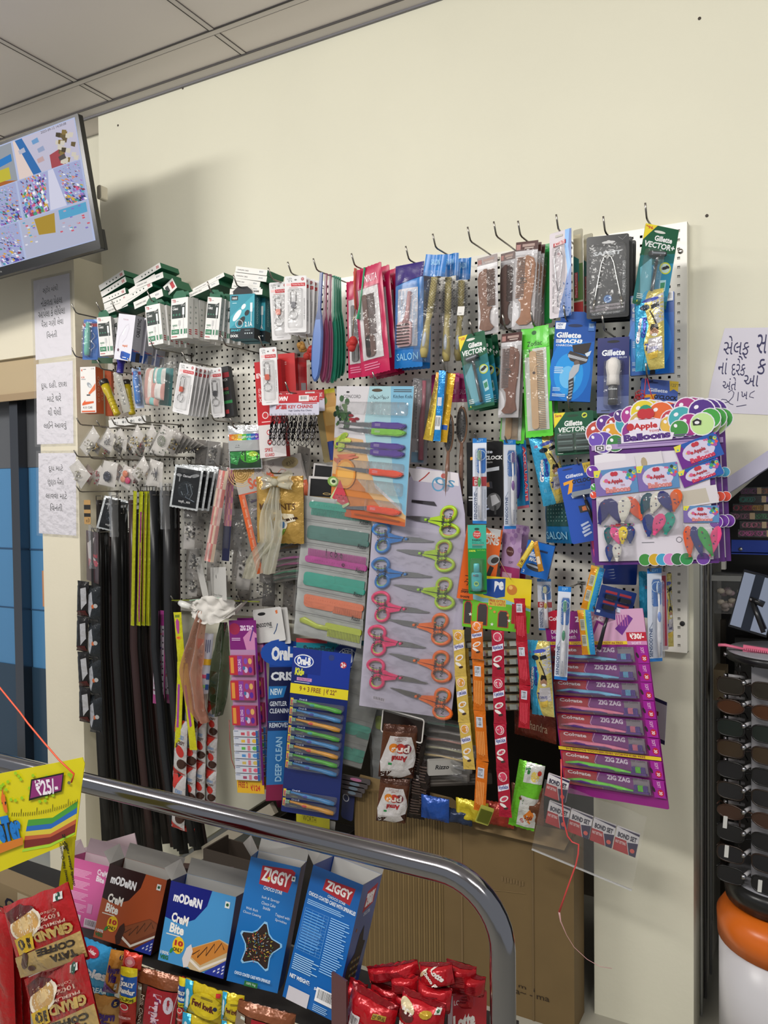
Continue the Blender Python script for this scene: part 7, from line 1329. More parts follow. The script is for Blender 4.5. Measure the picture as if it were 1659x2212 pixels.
# ---- grey brush packs heap ----
for k in range(7):
    y = 1545+17*k; c = ['4a8a74', '8a8480', 'a87a70', 'a8a48a', 'c0a878', '8a8a8c', '5a5658'][k]
    o = card('clear_brush_pack', 'clear toothbrush pack in the heap under the scissors, %s layer from the top' % ORD[k].replace('front', 'first'), 'toothbrush', (922-2*k, y+4), (1050-6*k, y-8), (922-2*k, y+22), .1, lambda A, F: A.r(.05, .3, .95, .5, '8a8482:g'), '5c5652:g', .01, .004, 0, 'heap of clear toothbrush packs'); F = FR[o.name]
    mb = MB(); mb.tube([(F.w*.05, F.h*.5, .012), (F.w*.4, F.h*.65, .012), (F.w*.9, F.h*.5, .012)], [.005, .003, .004], c+':g', 8); mb.build('toothbrush', o); film(o, F, .006, k, base=.015)
card('white_box_end', 'light grey box end with small black script lettering under the brush heap', 'box', (925, 1644), (1000, 1640), (925, 1676), .13, lambda A, F: A.t('Rizzo', .2, .3, .6, .6, '1c1c20', 0, .03, .2), 'a8a6a2:g', .02)
card('dark_pack_pile', 'dark stacked packs under the brush heap, edge on', 'box', (900, 1676), (1062, 1670), (902, 1700), .1, lambda A, F: A.tn(0, .1, 1, .9, 3, '6a645e'), '3c3632:g', .03)
for k in range(4): card('grey_toothbrush_pack', 'grey toothbrush pack %s behind the kids toothbrush card' % ['topmost', 'second', 'third', 'lowest'][k], 'toothbrush', (738, 1672+10*k), (800-6*k, 1664+10*k), (738, 1684+10*k), .12, lambda A, F: A.e(.5, .5, .2, .3, 'b06a90' if k == 0 else '6a7a88'), '4a4446:g', .004, .006, 0, 'grey packs behind the kids card')
for k in range(2): card('round_badge', ['yellow round badge edge below the kids toothbrush card', 'dark blue round card edge right of the kids toothbrush card'][k], 'card', *([(640, 1745), (712, 1760), (640, 1785)] if k == 0 else [(742, 1690), (768, 1700), (736, 1765)]), .1, (lambda A, F: A.t('WORTH', .2, .3, .6, .6, '5a4a1c')) if k == 0 else (lambda A, F: A.ring(.3, .4, .2, .26, 'c8c8d0')), ['c8c038:g', '1c2450:g'][k], .001, .012)
card('white_pack', 'white pack corner poking out beneath the kids toothbrush card', 'packet', (690, 1768), (725, 1775), (686, 1808), .09, None, 'b0aca8:g', .002)
# ================= left: jewellery packets, belts, strips =================
def jewel(pts, d, kind, label, bg='cfcac4:g', sub=True):
    """small clear packet hung by its corner; pts = top, left, bottom, right in px"""
    q = [P(*p, d) for p in pts]; c = sum(q, V3())/4; mb = MB(); r = [a-c for a in q]
    mb.add([a*.93+V3((0, .003, 0)) for a in r], [(0, 1, 2, 3)], bg); o = mb.build('jewellery_packet'); o.location = c; tag(o, label, 'jewellery packet', 'clear jewellery packets on the left hooks')
    rg = random.Random(int(pts[0][0]*7)); m2 = MB(); s = (r[0]-r[2]).length
    if kind == 'sq' or kind == 'gold':
        cs = {'sq': ['b8b4a0:m', 'dcd8cc:g', '8a8674:m', 'e8e4dc:g'], 'gold': ['b8964a:m', 'd8d0b0:g', '2a2620:g', 'c8b070:m']}[kind]
        for i in range(20): a = rg.uniform(0, 6.28); u = rg.random()**.5*s*.2; m2.ell((u*cos(a), -.004-rg.random()*.004, u*sin(a)-s*.1), (rg.uniform(.002, .005),)*3, rg.choice(cs), 6, 4)
    elif kind == 'flower':
        for i in range(9): a = i*.7; m2.ell((.012*cos(a), -.006, .012*sin(a)-s*.08), (.009, .004, .009), '161c34:g' if rg.random() < .9 else 'c8c8d0:g', 7, 5)
    elif kind == 'coral':
        for x, z, k in ((.0, .012, 'd87a50:g'), (-.012, -.008, 'e09070:g'), (.012, -.014, 'c83a6a:g')): m2.lathe([(.013, -.004), (.013, -.009), (.006, -.010)], k, 12, None, (x, 0, z), 'y')
    elif kind == 'red':
        for i in range(16): m2.ell((rg.gauss(0, .01), -.005, rg.gauss(0, .018)), (.004, .003, .004), rg.choice(['8a2c34:g', 'a84850:g', 'c8a0a0:g']), 6, 4)
    elif kind == 'pins':
        for i in range(9): m2.tube([(rg.uniform(-.02, .02), -.005, rg.uniform(-.02, .025)), (rg.uniform(-.02, .02), -.006, rg.uniform(-.03, .01))], .0012, rg.choice(['3a3a44:m', '9a9aa4:m']), 4)
    elif kind == 'mandala':
        for R_ in (.008, .014, .019): m2.tube([(R_*cos(t*.524), -.004, R_*sin(t*.524)) for t in range(12)], .0013, '5a6a48:m', 4, closed=True)
        for k in range(8): m2.ell((rg.uniform(-.022, .022), -.004, rg.choice((-.035, .033))+rg.uniform(-.008, .008)), (.003, .002, .003), '4a5a44:g', 6, 4)
    m2.build('trinket', o)
    m3 = MB(); n = 8
    m3.sheet(n, n, lambda a, b: (lambda v: v+V3((0, -.012*(16*a*(1-a)*b*(1-b))**.5-.003*noise.noise(v*45+V3((pts[0][0], 0, 0)))-.002, 0)))((r[0]*(1-a)+r[1]*a)*(1-b)+(r[3]*(1-a)+r[2]*a)*b), 'ffffff:c'); m3.build('clear_wrap', o)
    return o
for a in (((201, 918), (169, 967), (186, 988), (216, 942), .19, 'sq', 'silver square earrings packet, first from the left in the upper row'), ((232, 921), (211, 959), (239, 979), (248, 940), .18, 'pins', 'packet with dark grey rose studs, second in the upper row'), ((259, 923), (241, 940), (271, 979), (275, 949), .17, 'sq', 'packet with crossed black and white studs, third in the upper row'),
          ((296, 914), (275, 958), (287, 981), (312, 944), .18, 'gold', 'packet with green and gold ring, fourth in the upper row'), ((328, 912), (305, 956), (316, 979), (339, 935), .17, 'gold', 'packet with beaded gold brooch, fifth in the upper row'), ((351, 914), (319, 979), (353, 987), (378, 930), .2, 'mandala', 'large white card with green mandala earrings, sixth in the upper row'),
          ((168, 990), (146, 1008), (174, 1059), (197, 1027), .2, 'sq', 'clear packet with silver brooch at the far left of the lower row'), ((216, 1003), (197, 1029), (209, 1052), (225, 1018), .16, 'red', 'packet with red beaded drops, second in the lower row'), ((223, 992), (209, 1047), (248, 1056), (255, 999), .19, 'flower', 'white card with navy fabric flower, third in the lower row'),
          ((268, 1001), (252, 1043), (277, 1061), (298, 1017), .18, 'coral', 'packet with coral orange discs, fourth in the lower row'), ((310, 981), (281, 1024), (298, 1043), (323, 1010), .19, 'sq', 'packet with small pearl brooch, fifth in the lower row'), ((323, 988), (312, 1050), (350, 1056), (353, 998), .18, 'pins', 'white card with dark grey hair pins, last in the lower row')):
    jewel(a[:4], a[4], a[5], a[6])
for i in range(7):   # dim packets receding behind
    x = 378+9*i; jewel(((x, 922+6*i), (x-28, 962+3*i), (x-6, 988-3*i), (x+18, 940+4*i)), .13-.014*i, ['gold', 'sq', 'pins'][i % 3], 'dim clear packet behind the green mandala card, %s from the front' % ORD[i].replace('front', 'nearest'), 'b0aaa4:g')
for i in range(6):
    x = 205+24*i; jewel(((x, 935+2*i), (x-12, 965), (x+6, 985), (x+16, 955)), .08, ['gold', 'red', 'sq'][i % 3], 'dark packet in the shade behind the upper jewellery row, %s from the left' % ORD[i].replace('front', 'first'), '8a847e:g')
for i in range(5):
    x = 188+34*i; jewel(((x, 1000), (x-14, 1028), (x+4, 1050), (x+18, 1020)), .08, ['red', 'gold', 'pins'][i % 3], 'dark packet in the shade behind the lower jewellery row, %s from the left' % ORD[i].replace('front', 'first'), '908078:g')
# black mask pouches
def mask(A, F):
    A.r(.08, .06, .93, .95, '16181b:g'); A.e(.2, .23, .1, .035, '9a9c9e', 14); A.e(.75, .2, .16, .04, '8a8c8e', 14, .3); A.r(.22, .25, .25, .38, '9a9c9e'); A.t('Charcoal', .34, .2, .62, .26, 'c0c0c4', 0, .04); A.e(.5, .55, .28, .2, '2c3034', 18); A.l([(.5, .42), (.6, .6), (.52, .72), (.86, .8)], .02, '6a7480'); A.l([(.62, .4), (.75, .62), (.68, .75)], .012, '8a949c'); A.l([(.35, .6), (.42, .68)], .02, '7a848c')
    A.t('मस्ती....बास', .3, .8, .72, .88, 'e0e0e0', 0, .01)
o = bag('mask_pouch', 'black pouch with silver border and white script, frontmost of its hook', 'pouch', (379, 1003), (442, 998), (366, 1094), .19, mask, 'c4c8ca:f', .004, wr=.001)
row_back(o, 3, .03, ['black silver bordered pouch behind the frontmost, %s in the stack' % s for s in ('second', 'third', 'last')], .003, 3)
bag('mask_pouch', 'black pouch with silver border hanging lower left over the belts', 'pouch', (226, 1070), (286, 1069), (208, 1140), .15, mask, 'c4c8ca:f', .004, wr=.001)
# belts
BC = ['141312', '1b1716', '101010', '2a1716', '181818', '0e0e10', '231413', '2e1918', '121212', '1a1210', '301c1a', '141414', '2a2c2e', '121212', '1e1e20', '26282a', '161414', '1c1a1a', '30181a', '1a1c20']
BX = [206, 216, 226, 238, 250, 262, 274, 286, 298, 312, 326, 338, 344, 352, 360, 368, 374, 268, 380, 332]
BN = 'first second third fourth fifth sixth seventh eighth ninth tenth eleventh twelfth thirteenth fourteenth fifteenth sixteenth seventeenth eighteenth nineteenth twentieth'.split()
for i, (x, c) in enumerate(zip(BX, BC)):
    d = [.19, .155, .12, .085][sorted(BX).index(x) % 4]; yt = [1150, 1080, 1100][i % 3] if x < 300 else 1060; yb = 1810+(i*37) % 30+x*.03; w = .028 if i % 4 else .036
    q = [P(x, yt, d), P(x+3, 1400, d), P(x+12+(x-200)*.08, 1620, d), P(x+22+(x-200)*.22, yb, d-.01)]; o0 = q[-1]; mb = MB(); rel = [a-o0 for a in q]
    rel = [rel[0], (rel[0]*.5+rel[1]*.5), rel[1], rel[1]*.5+rel[2]*.5, rel[2], rel[2]*.5+rel[3]*.5, rel[3]]
    yw = radians(25+(i*29) % 40); ux = V3((cos(yw), sin(yw)*.8, 0)).normalized(); un = V3((ux.y, -ux.x, 0)); vs = []
    for p in rel: vs += [p-ux*w/2+un*.0018, p+ux*w/2+un*.0018, p+ux*w/2-un*.0018, p-ux*w/2-un*.0018]
    fs = [(4*k+j, 4*k+(j+1) % 4, 4*k+4+(j+1) % 4, 4*k+4+j) for k in range(6) for j in range(4)]+[(3, 2, 1, 0), (24, 25, 26, 27)]
    mb.add(vs, fs, c+':b', True); o = mb.build('leather_belt'); o.location = o0; tag(o, ('dark brown' if c in ('2a1716', '231413', '2e1918', '301c1a', '30181a') else 'black')+' leather belt, '+BN[sorted(BX).index(x)]+' from the left of the hanging belts', 'belt', 'hanging belts')
    m2 = MB(); z0 = rel[0]; m2.tube([z0+V3((sx*.017, -.004, sz*.016)) for sx, sz in ((-1, 1), (1, 1), (1, -1), (-1, -1))], .002, '6a6660:m', 5, closed=True); m2.build('buckle', o)
    if i % 2 == 0: m3 = MB(); m3.sheet(6, 14, lambda a, b: rel[0]+V3(((a-.5)*.05, -.012-.014*sin(a*pi)-.004*noise.noise(V3((a*7, b*9, i))), .03-.17*b)), 'ffffff:c', M_=None); m3.build('clear_sleeve', o)
# maroon and white card, hanging dark pouches at far left
card('maroon_card', 'maroon and white hanging card at the left edge beside the belts', 'card', (186, 1145), (212, 1140), (187, 1252), .19, lambda A, F: (A.p([(.1, .25), (.7, .1), (.4, .45), (1, .6), (.2, .62)], 'b8b0b0'), A.t('pro', .2, .55, .95, .72, 'a84050', 0, .08), A.t('Amul', .4, .42, .9, .5, 'a83040', 0, .04)), '34151a:g')
strip('dark_pouch_chain', 'chain of black and white chocolate pouches at the far left, left strand', 'chocolate', [(180, 1255), (178, 1380), (183, 1480), (184, 1560)], .062, .2, lambda A, k: (A.p([(.5, .2), (.9, .15), (.95, .6), (.6, .8)], 'b4b4b8:f'), A.p([(.1, .85), (.9, .8), (1, .95), (.1, .98)], '4a1a18:f')), '171414:f', 4, T=.014)
strip('dark_pouch_chain', 'chain of black and white chocolate pouches at the far left, right strand', 'chocolate', [(204, 1265), (204, 1400), (207, 1500), (208, 1583)], .066, .19, lambda A, k: (A.p([(.2, .25), (.5, .15), (.6, .5), (.35, .85), (.15, .7)], 'a8aab0:f'), A.c(.6, .55, .12, 'b85a28'), A.c(.78, .53, .13, 'a8a8a8'), A.r(.1, .9, .9, .96, '3a3a3c')), '24282c:f', 4, T=.014)
# yellow candy strips and pouches
for i in range(5):
    x = 298+7*i; xb = [288, 301, 311, 320, 328][i]; strip('yellow_strip', 'long glossy yellow strip with magenta edge, %s of the bunch hanging over the belts' % ['leftmost', 'second', 'middle', 'fourth', 'rightmost'][i], 'candy', [(x, 1060), (xb+2, 1150), (xb, 1250), (xb+3, 1352)], .017+.003*(i % 2), .2-.012*i, lambda A, k: (A.r([.05, .6, .3, .1, .7][i], .15, [.2, .9, .62, .3, .92][i], .97, ['c8b060:f', '8a2a6a:f', 'c09050:f', 'b8b030:f', '9a2a6a:f'][i])), 'a8ac18:f', 1, 'long yellow strips')
def chupa(A, k): A.r(.2, .05, .8, .1, '6a7a1a'); A.p([(.5, .12), (.75, .18), (.7, .3), (.62, .42), (.4, .42), (.3, .3), (.28, .18)], 'a83a8a'); A.e(.5, .5, .32, .035, 'd89a28', 12); A.e(.5, .5, .24, .02, 'c85a28', 10)
strip('yellow_sweet_strip', 'bright yellow sweet packet with purple sour belt picture, top of the pair', 'candy', [(383, 1322), (392, 1432)], .036, .2, chupa, 'ccc81c:f')
strip('yellow_sweet_strip', 'bright yellow sweet packet lower left with purple stripe', 'candy', [(390, 1430), (384, 1617)], .03, .2, lambda A, k: A.r(.3, .25, .65, .75, '9a3a94'), 'ccc81c:f')
strip('yellow_sweet_strip', 'bright yellow sweet packet lower right with purple stripe, slanted', 'candy', [(395, 1432), (407, 1520), (418, 1620)], .034, .195, lambda A, k: A.p([(.3, .25), (.6, .25), (.75, .72), (.45, .74)], '9a3a94'), 'ccc81c:f')
for i, (x, xb) in enumerate(((338, 336), (352, 356), (364, 372))): strip('pink_ribbon_pack', 'pink and white patterned ribbon pack with black bows, %s of three' % ['left', 'middle', 'right'][i], 'ribbon', [(x, 1318), (x-1, 1420), (xb, 1520)], .026, .17-.02*i, lambda A, k: (A.r(0, 0, 1, .16, '9a3a80:g'), A.r(.12, .16, .88, .9, 'b0a8b4:g'), [A.c(.7, .2+.07*j, .13, '1c1820', 6) for j in range(10)], [A.c(.35, .25+.15*j, .16, ['b05040', '5a4a90', 'a83a68', 'c0705a', '7a3a58'][j % 5], 8) for j in range(5)]), '9a4078:g', 1, 'pink ribbon packs')
# chocolate wrapper chains below
def kin(A, k): A.p([(0, 0), (.8, 0), (.3, .25), (0, .2)], 'b8322a'); A.e(.6, .55, .25, .12, 'b42a24', 14, .5); A.c(.3, .45, .16, '4a2a20', 10); A.c(.72, .78, .3, '3a2018', 12); A.p([(0, .85), (.5, .93), (1, .98), (0, 1)], 'b42a24'); A.t('CRISPY', .45, .36, .9, .43, '4a2a24', -8, .02); A.t('SCHOKO', .35, .25, .85, .33, '6a90c0', -8, .03)
for i, (x, y0, y1, n) in enumerate(((388, 1555, 1790, 2), (411, 1500, 1735, 3), (434, 1380, 1735, 4), (458, 1450, 1735, 4), (372, 1420, 1600, 2))): strip('wrapper_chain', 'chain of white and red chocolate ball wrappers, %s' % ['nearest, left of the group', 'second from the left', 'third from the left', 'rightmost of the group', 'red strand behind the yellow sweets'][i], 'chocolate', [(x+4, y0), (x, (y0+y1)/2), (x-4, y1)], .062 if i < 2 else .05, .19-.025*i, kin, 'c8c4c4:f' if i < 4 else 'b03022:f', n, 'white and red wrapper chains', .012)
bag('wrapper_end', 'red and white wrapper end showing below the chrome rail', 'chocolate', (371, 1772), (420, 1790), (371, 1785), .17, None, 'b83028:f', .006)
# scarves
def drape(name, label, pts, w, c, d, fold=.014, wave=1.6, cat='scarf'):
    q = [P(*z, d) for z in pts]; o0 = q[-1]; mb = MB(); cloth(mb, [a-o0 for a in q], lambda b: w*(.25+.75*min(1, b*2.2))*(1-.35*max(0, b-.8)*5), c, 34, 16, fold, wave); o = mb.build(name); o.location = o0; return tag(o, label, cat)
drape('chiffon_scarf', 'sheer peach chiffon scarf hanging in folds over the wrappers', [(438, 1320), (425, 1370), (412, 1450), (425, 1530), (440, 1560)], .085, 'c08a74:t', .215)
drape('chiffon_scarf', 'sheer olive green scarf hanging beside the purple toothbrush strip', [(484, 1345), (478, 1400), (474, 1480), (470, 1545)], .07, '3a4a30:t', .19)
o = drape('white_cloth', 'crumpled white cloth lying across the hooks above the peach scarf', [(392, 1300), (440, 1322), (490, 1335), (528, 1300)], .02, 'd4d0ca:k', .2, cat='cloth')
mb = MB(); q = P(460, 1322, .2)-o.location
mb.sheet(26, 16, lambda a, b: q+V3(((a-.5)*.20, -.03*sin(a*pi)-.012*noise.noise(V3((a*8, b*5, 2))), .045*(.5-b)*(1+1.2*sin(a*3.1))+.02*a-.012*noise.noise(V3((a*9, b*6, 7))))), 'd4d0ca:k'); mb.build('cloth_fold', o)
mb = MB(); q = P(398, 1306, .21); mb.tube([(-.02, 0, .006), (0, -.003, 0), (.03, -.002, -.006)], [.010, .013, .010], 'dcdcd8:g', 12); o = mb.build('white_tube'); o.location = q; tag(o, 'rolled white and green paper tube end left of the white cloth', 'tube')
for i, (a, b) in enumerate((((372, 1297), (560, 1300)), ((410, 1297), (500, 1292)))):
    q0, q1 = P(*a, .2), P(*b, .17); mb = MB(); mb.tube([V3(), (q1-q0)*.5+V3((0, 0, .004)), q1-q0], .005, ['8a9420:g', 'a8c8b4:g'][i], 6, flat=.4); o = mb.build('slim_packet'); o.location = q0; tag(o, ['olive yellow slim packet lying level above the white cloth', 'pale green toothbrush lying level above the white cloth'][i], 'packet')
bag('paper_brush_pack', 'white paper toothbrush packet with yellow band hanging by the peach scarf', 'toothbrush', (442, 1368), (462, 1365), (430, 1498), .18, lambda A, F: (A.r(0, .42, 1, .52, 'd8a828'), A.r(.1, .68, .8, .74, 'c04868'), A.r(.1, .85, .8, .9, '8ac070'), A.tn(.2, .1, .8, .35, 3, '5a5a7a', True), A.r(.6, .66, .95, .76, '2a4a8a'), A.r(.6, .84, .95, .93, '2a4a8a')), 'b8b8c4:g', .004)
# pink floral long bag and cluster of clear brooch bags
o = sleeve('floral_bag', 'long clear bag with pink floral cloth hanging left of the bow', 'cloth pack', (474, 1005), (500, 1004), (438, 1222), .19, .02, yaw=10); F = FR[o.name]
mb = MB(); mb.sheet(8, 20, lambda a, b: (F.w*(.08+.84*a), F.h*(.06+.9*b), .003+.009*sin(a*pi)+.003*sin(a*20)), lambda i, j: ['c88a84:k', 'd8b8b0:k', 'c8706a:k', 'd8c0a8:k'][(i//2+j//4) % 4]); mb.build('folded_cloth', o)
o = sleeve('floral_bag', 'narrow bag of pink and navy patterned cloth right of the floral one', 'cloth pack', (492, 1010), (508, 1012), (480, 1210), .15, .014, yaw=10); F = FR[o.name]
mb = MB(); mb.sheet(5, 16, lambda a, b: (F.w*a, F.h*b, .004+.007*sin(a*pi)), lambda i, j: '24284a:k' if j < 6 else ['b06a8a:k', 'c88a84:k'][(i+j) % 2]); mb.build('folded_cloth', o)
def cbag(tl, tr, bl, d, l, k):
    o = sleeve('brooch_bag', l, 'jewellery packet', tl, tr, bl, d, .02, wr=.007); F = FR[o.name]; rg = random.Random(k); mb = MB()
    if k % 2: mb.box(F.w*.15, F.h*.05, -.002, F.w*.85, F.h*.6, -.001, 'b4b0ac')
    for i in range(26): a = rg.uniform(0, 6.28); r = rg.random()**.5; mb.ell((F.w*(.5+.3*r*cos(a)), F.h*(.5+.22*r*sin(a)), .004+.006*rg.random()), (rg.uniform(.002, .006),)*3, rg.choice(['2a2826:m', '8a8680:m', 'b0aca0:g', '3a3836:g']), 6, 4)
    mb.build('brooch', o)
for k, a in enumerate((((456, 935), (480, 940), (446, 1030), .19, 'clear bag with grey beaded brooch hanging right of the jewellery rows'), ((395, 1100), (430, 1096), (390, 1190), .17, 'clear bag with dark brooch beneath the silver bordered pouch'), ((412, 1170), (440, 1172), (400, 1250), .15, 'clear bag with grey flower brooch over a white strip card'), ((405, 1240), (432, 1240), (402, 1290), .12, 'small clear bag with dark trinket low beside the belts'), ((500, 1100), (550, 1098), (505, 1190), .13, 'clear bag with grey bead cluster left of the orange strip'), ((515, 1180), (560, 1178), (500, 1275), .12, 'clear bag with white cards and hair pins, low centre left'), ((545, 1240), (600, 1236), (540, 1305), .11, 'clear bag with dark flower brooch below the ribbon tails'), ((470, 1040), (505, 1038), (478, 1120), .08, 'dim clear bag behind the floral bag'))): cbag(*a, k)
card('white_strip_card', 'white scalloped card with tiny lettering hanging below the floral bag', 'card', (448, 1226), (487, 1222), (450, 1290), .15, lambda A, F: (A.t('Ome Giey', .3, .84, .8, .92, '4a4a4a'), A.c(.5, .3, .02, '5a5a5a', 6)), 'cac8c4', .001)
card('white_strip_card', 'narrow white card hanging slanted beside the scalloped card', 'card', (420, 1205), (433, 1203), (438, 1290), .13, None, 'bcbab6', .001)
card('scissor_price_card', 'tan and black striped card in a clear packet above the maroon card', 'card', (181, 1080), (195, 1080), (182, 1132), .19, lambda A, F: (A.r(0, .2, 1, .4, '1a1816'), A.r(0, .55, 1, .7, '1a1816'), A.t('e3', .3, .76, .8, .92, '3a2a1c')), 'b08a54', .001)
for a in ((205, 686, 'x'),): pass
for px, py, l in ((173, 917, 'at the left end of the upper jewellery row'), (216, 922, 'second in the upper jewellery row'), (248, 918, 'third in the upper jewellery row'), (277, 913, 'fourth in the upper jewellery row'), (312, 911, 'fifth in the upper jewellery row'), (167, 986, 'at the left end of the lower jewellery row'), (197, 990, 'second in the lower jewellery row'), (229, 992, 'third in the lower jewellery row'), (264, 992, 'fourth in the lower jewellery row'), (298, 985, 'fifth in the lower jewellery row'), (335, 985, 'last in the lower jewellery row'),
                  (172, 1062, 'low at the left above the belts'), (300, 1062, 'carrying the yellow strips'), (408, 1002, 'over the silver bordered pouch stack'), (462, 908, 'right of the jewellery rows'), (467, 1006, 'over the floral bag'), (205, 1150, 'carrying the sleeved belts'), (376, 1300, 'under the olive packet'), (520, 1300, 'over the narrow purple and white strip')): hook(px, py, .19, 'bent steel display hook '+l, .012)

# added clear accessory bags against the board, inserts darkened for the shaded clutter
for r_, (y, xs) in enumerate(((945, (420, 446, 478, 512, 640)), (1045, (398, 428, 500, 528)), (1110, (412, 452, 492, 540)), (1180, (400, 446, 500, 560, 604)), (1235, (414, 462, 512, 566, 610)))):
    for c_, x in enumerate(xs):
        F = fr((x, y+3*c_), (x+34, y-3), (x-4, y+78), .03+.012*((r_+c_) % 3), None); mb = MB(); W, H = F.w, F.h; rg = random.Random(x*3+y)
        mb.prism(rrect(W*.8, H*.9, .003, W*.1, H*.05), -.002, -.001, rg.choice(['6c6660', '8a847c', '5a544e', '9a948c']))
        for i in range(14): mb.ell((W*rg.uniform(.2, .8), H*rg.uniform(.15, .8), .003), (rg.uniform(.002, .006), .002, rg.uniform(.002, .004)), rg.choice(['2a2624:m', '4a4640:g', 'a8a298:g', '7a6a58:g']), 5, 3)
        f = pillow_f(W, H, .014, x, .006); mb.sheet(7, 10, lambda a, b: (a*W, b*H, .001+f(a*W, b*H)), 'ffffff:c')
        tag(mb.build('accessory_bag', None, F.m), 'dim clear accessory bag below the key ring cards, %s row, %s from the left' % (BN[r_], BN[c_]), 'jewellery packet', 'dim accessory bags against the board')
# ================= niche: cartons on the floor =================
def crate(name, label, x0, x1, y0, y1, z1, c, drawf=None):
    mb = MB(); W, H = x1-x0, z1-FZ; t = .006
    for a in ((0, 0, 0, W, t, H), (0, y1-y0-t, 0, W, y1-y0, H*.96), (0, t, 0, t, y1-y0-t, H), (W-t, t, 0, W, y1-y0-t, H*.97), (t, t, 0, W-t, y1-y0-t, .01)): mb.box(*a, c)
    A = Art(mb, W, H, 0, None, '', Matrix(((1, 0, 0, 0), (0, 0, -1, 0), (0, 1, 0, 0), (0, 0, 0, 1))))
    if drawf: drawf(A)
    o = mb.build(name); o.location = (x0, y0, FZ); return tag(o, label, 'carton')
def bigart(A):
    for i in range(34): A.r(.02+.0125*i, .0, .026+.0125*i, 1, '7a643e:r' if i % 2 else '8a7248:r')
    A.r(.52, .0, .528, 1, '7a6444'); A.r(.83, 0, .838, 1, '6e5a3c'); A.t('D . m  i', .70, .83, .84, .85, '2a1c10'); A.t('~mma~ - ma', .66, .865, .9, .885, '2a1c10', 3); A.tn(.7, .3, .8, .33, 8, '7a6444', True); A.l([(.55, .4), (.8, .36)], .002, '8e7650')
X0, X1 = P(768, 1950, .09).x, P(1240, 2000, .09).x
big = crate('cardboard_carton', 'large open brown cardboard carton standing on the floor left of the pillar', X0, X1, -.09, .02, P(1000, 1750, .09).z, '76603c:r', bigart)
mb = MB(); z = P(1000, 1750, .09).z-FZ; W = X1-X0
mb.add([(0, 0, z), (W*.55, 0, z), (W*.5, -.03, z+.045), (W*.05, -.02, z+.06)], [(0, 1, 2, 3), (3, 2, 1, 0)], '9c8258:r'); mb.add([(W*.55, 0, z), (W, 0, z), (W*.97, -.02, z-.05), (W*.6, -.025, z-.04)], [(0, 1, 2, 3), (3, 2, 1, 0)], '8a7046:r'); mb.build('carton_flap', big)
for i, (px, py, w, h, c, l) in enumerate(((910, 1715, 60, 50, '1f4a9a:f', 'blue shiny wrapper lying in the open carton'), (985, 1722, 70, 45, 'c8b428:f', 'yellow wrapper lying in the open carton'), (1050, 1728, 60, 50, 'a83828:f', 'red wrapper lying in the open carton'), (1105, 1690, 70, 80, '6a4028:f', 'brown textured packet behind the red lollipop chain'), (940, 1738, 80, 30, '24304a:f', 'dark blue wrapper lying at the front of the open carton'))):
    bag('crumpled_wrapper', l, 'wrapper', (px, py), (px+w, py-4), (px, py+h), .16-.02*(i % 3), None, c, .016, 0, None, .012, i+40)
def nood(A, F): A.r(.3, .0, 1, .28, 'd0d0cc:f'); A.r(.32, .06, .5, .16, '2a7a3a'); A.e(.7, .18, .16, .08, 'd8c060', 10); A.e(.85, .12, .08, .04, 'c03a2a', 8); A.r(.3, .5, 1, .95, 'd0d0cc:f'); A.r(.4, .56, .5, .62, '2a6a3a'); A.r(.43, .575, .47, .605, '2a6a3a'); A.p([(.5, .8), (.75, .66), (.9, .75), (.8, .9)], 'd87a28'); A.t('Bites', .55, .76, .85, .84, '7a2a1c', 30, .03); A.t('YES', .4, .84, .55, .9, 'b02a28', 30, .03)
bag('noodle_packet', 'bright green and white snack packet standing in the carton below the lollipops', 'packet', (1122, 1640), (1178, 1655), (1098, 1780), .17, nood, '6cc02c:f', .012, None, None, .006, 5)
o = card('lime_comb_card', 'lime comb pack sticking out of the carton beside the red lollipop chain', 'comb', (1040, 1738), (1078, 1722), (1026, 1775), .2, None, 'b0b04a:g', .002); F = FR[o.name]; mb = MB()
for i in range(14): mb.box(F.w*(.05+.065*i), F.h*.1, .001, F.w*(.08+.065*i), F.h*.8, .004, '6a7020:g')
mb.build('comb_teeth', o)
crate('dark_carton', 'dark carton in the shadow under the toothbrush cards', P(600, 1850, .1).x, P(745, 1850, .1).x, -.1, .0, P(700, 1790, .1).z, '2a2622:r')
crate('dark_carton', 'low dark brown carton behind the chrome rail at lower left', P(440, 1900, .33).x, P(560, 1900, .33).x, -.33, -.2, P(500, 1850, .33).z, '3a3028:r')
a, b = P(392, 1870, .12), P(592, 1745, .12); mb = MB(); mb.box(0, -.01, -.02, (b-a).length, .01, .02, '9c9484'); o = mb.build('wooden_plank', None, Matrix.Translation(a) @ Matrix.Rotation(-atan2(b.z-a.z, b.x-a.x), 4, 'Y')); tag(o, 'slanting pale plank edge seen just above the chrome rail', 'plank')
# ================= chrome rail =================
YT, ZT, RT_ = -1.25, .913, .0195
xb = P(1086, 2100, 1.25).x; mb = MB(); path = [(-2.6, YT, ZT), (-1.9, YT, ZT), (-1.2, YT, ZT), (xb-.10, YT, ZT)]
for k in range(1, 11): q = pi/2*k/10; path.append((xb-.10+.10*sin(q), YT, ZT-.10+.10*cos(q)))
path += [(xb, YT, .4), (xb, YT, FZ)]
mb.tube(path, RT_, '8e8e93:s', 28); o = mb.build('chrome_rail'); tag(o, 'bent chrome tube rail running across above the snack boxes', 'rail')
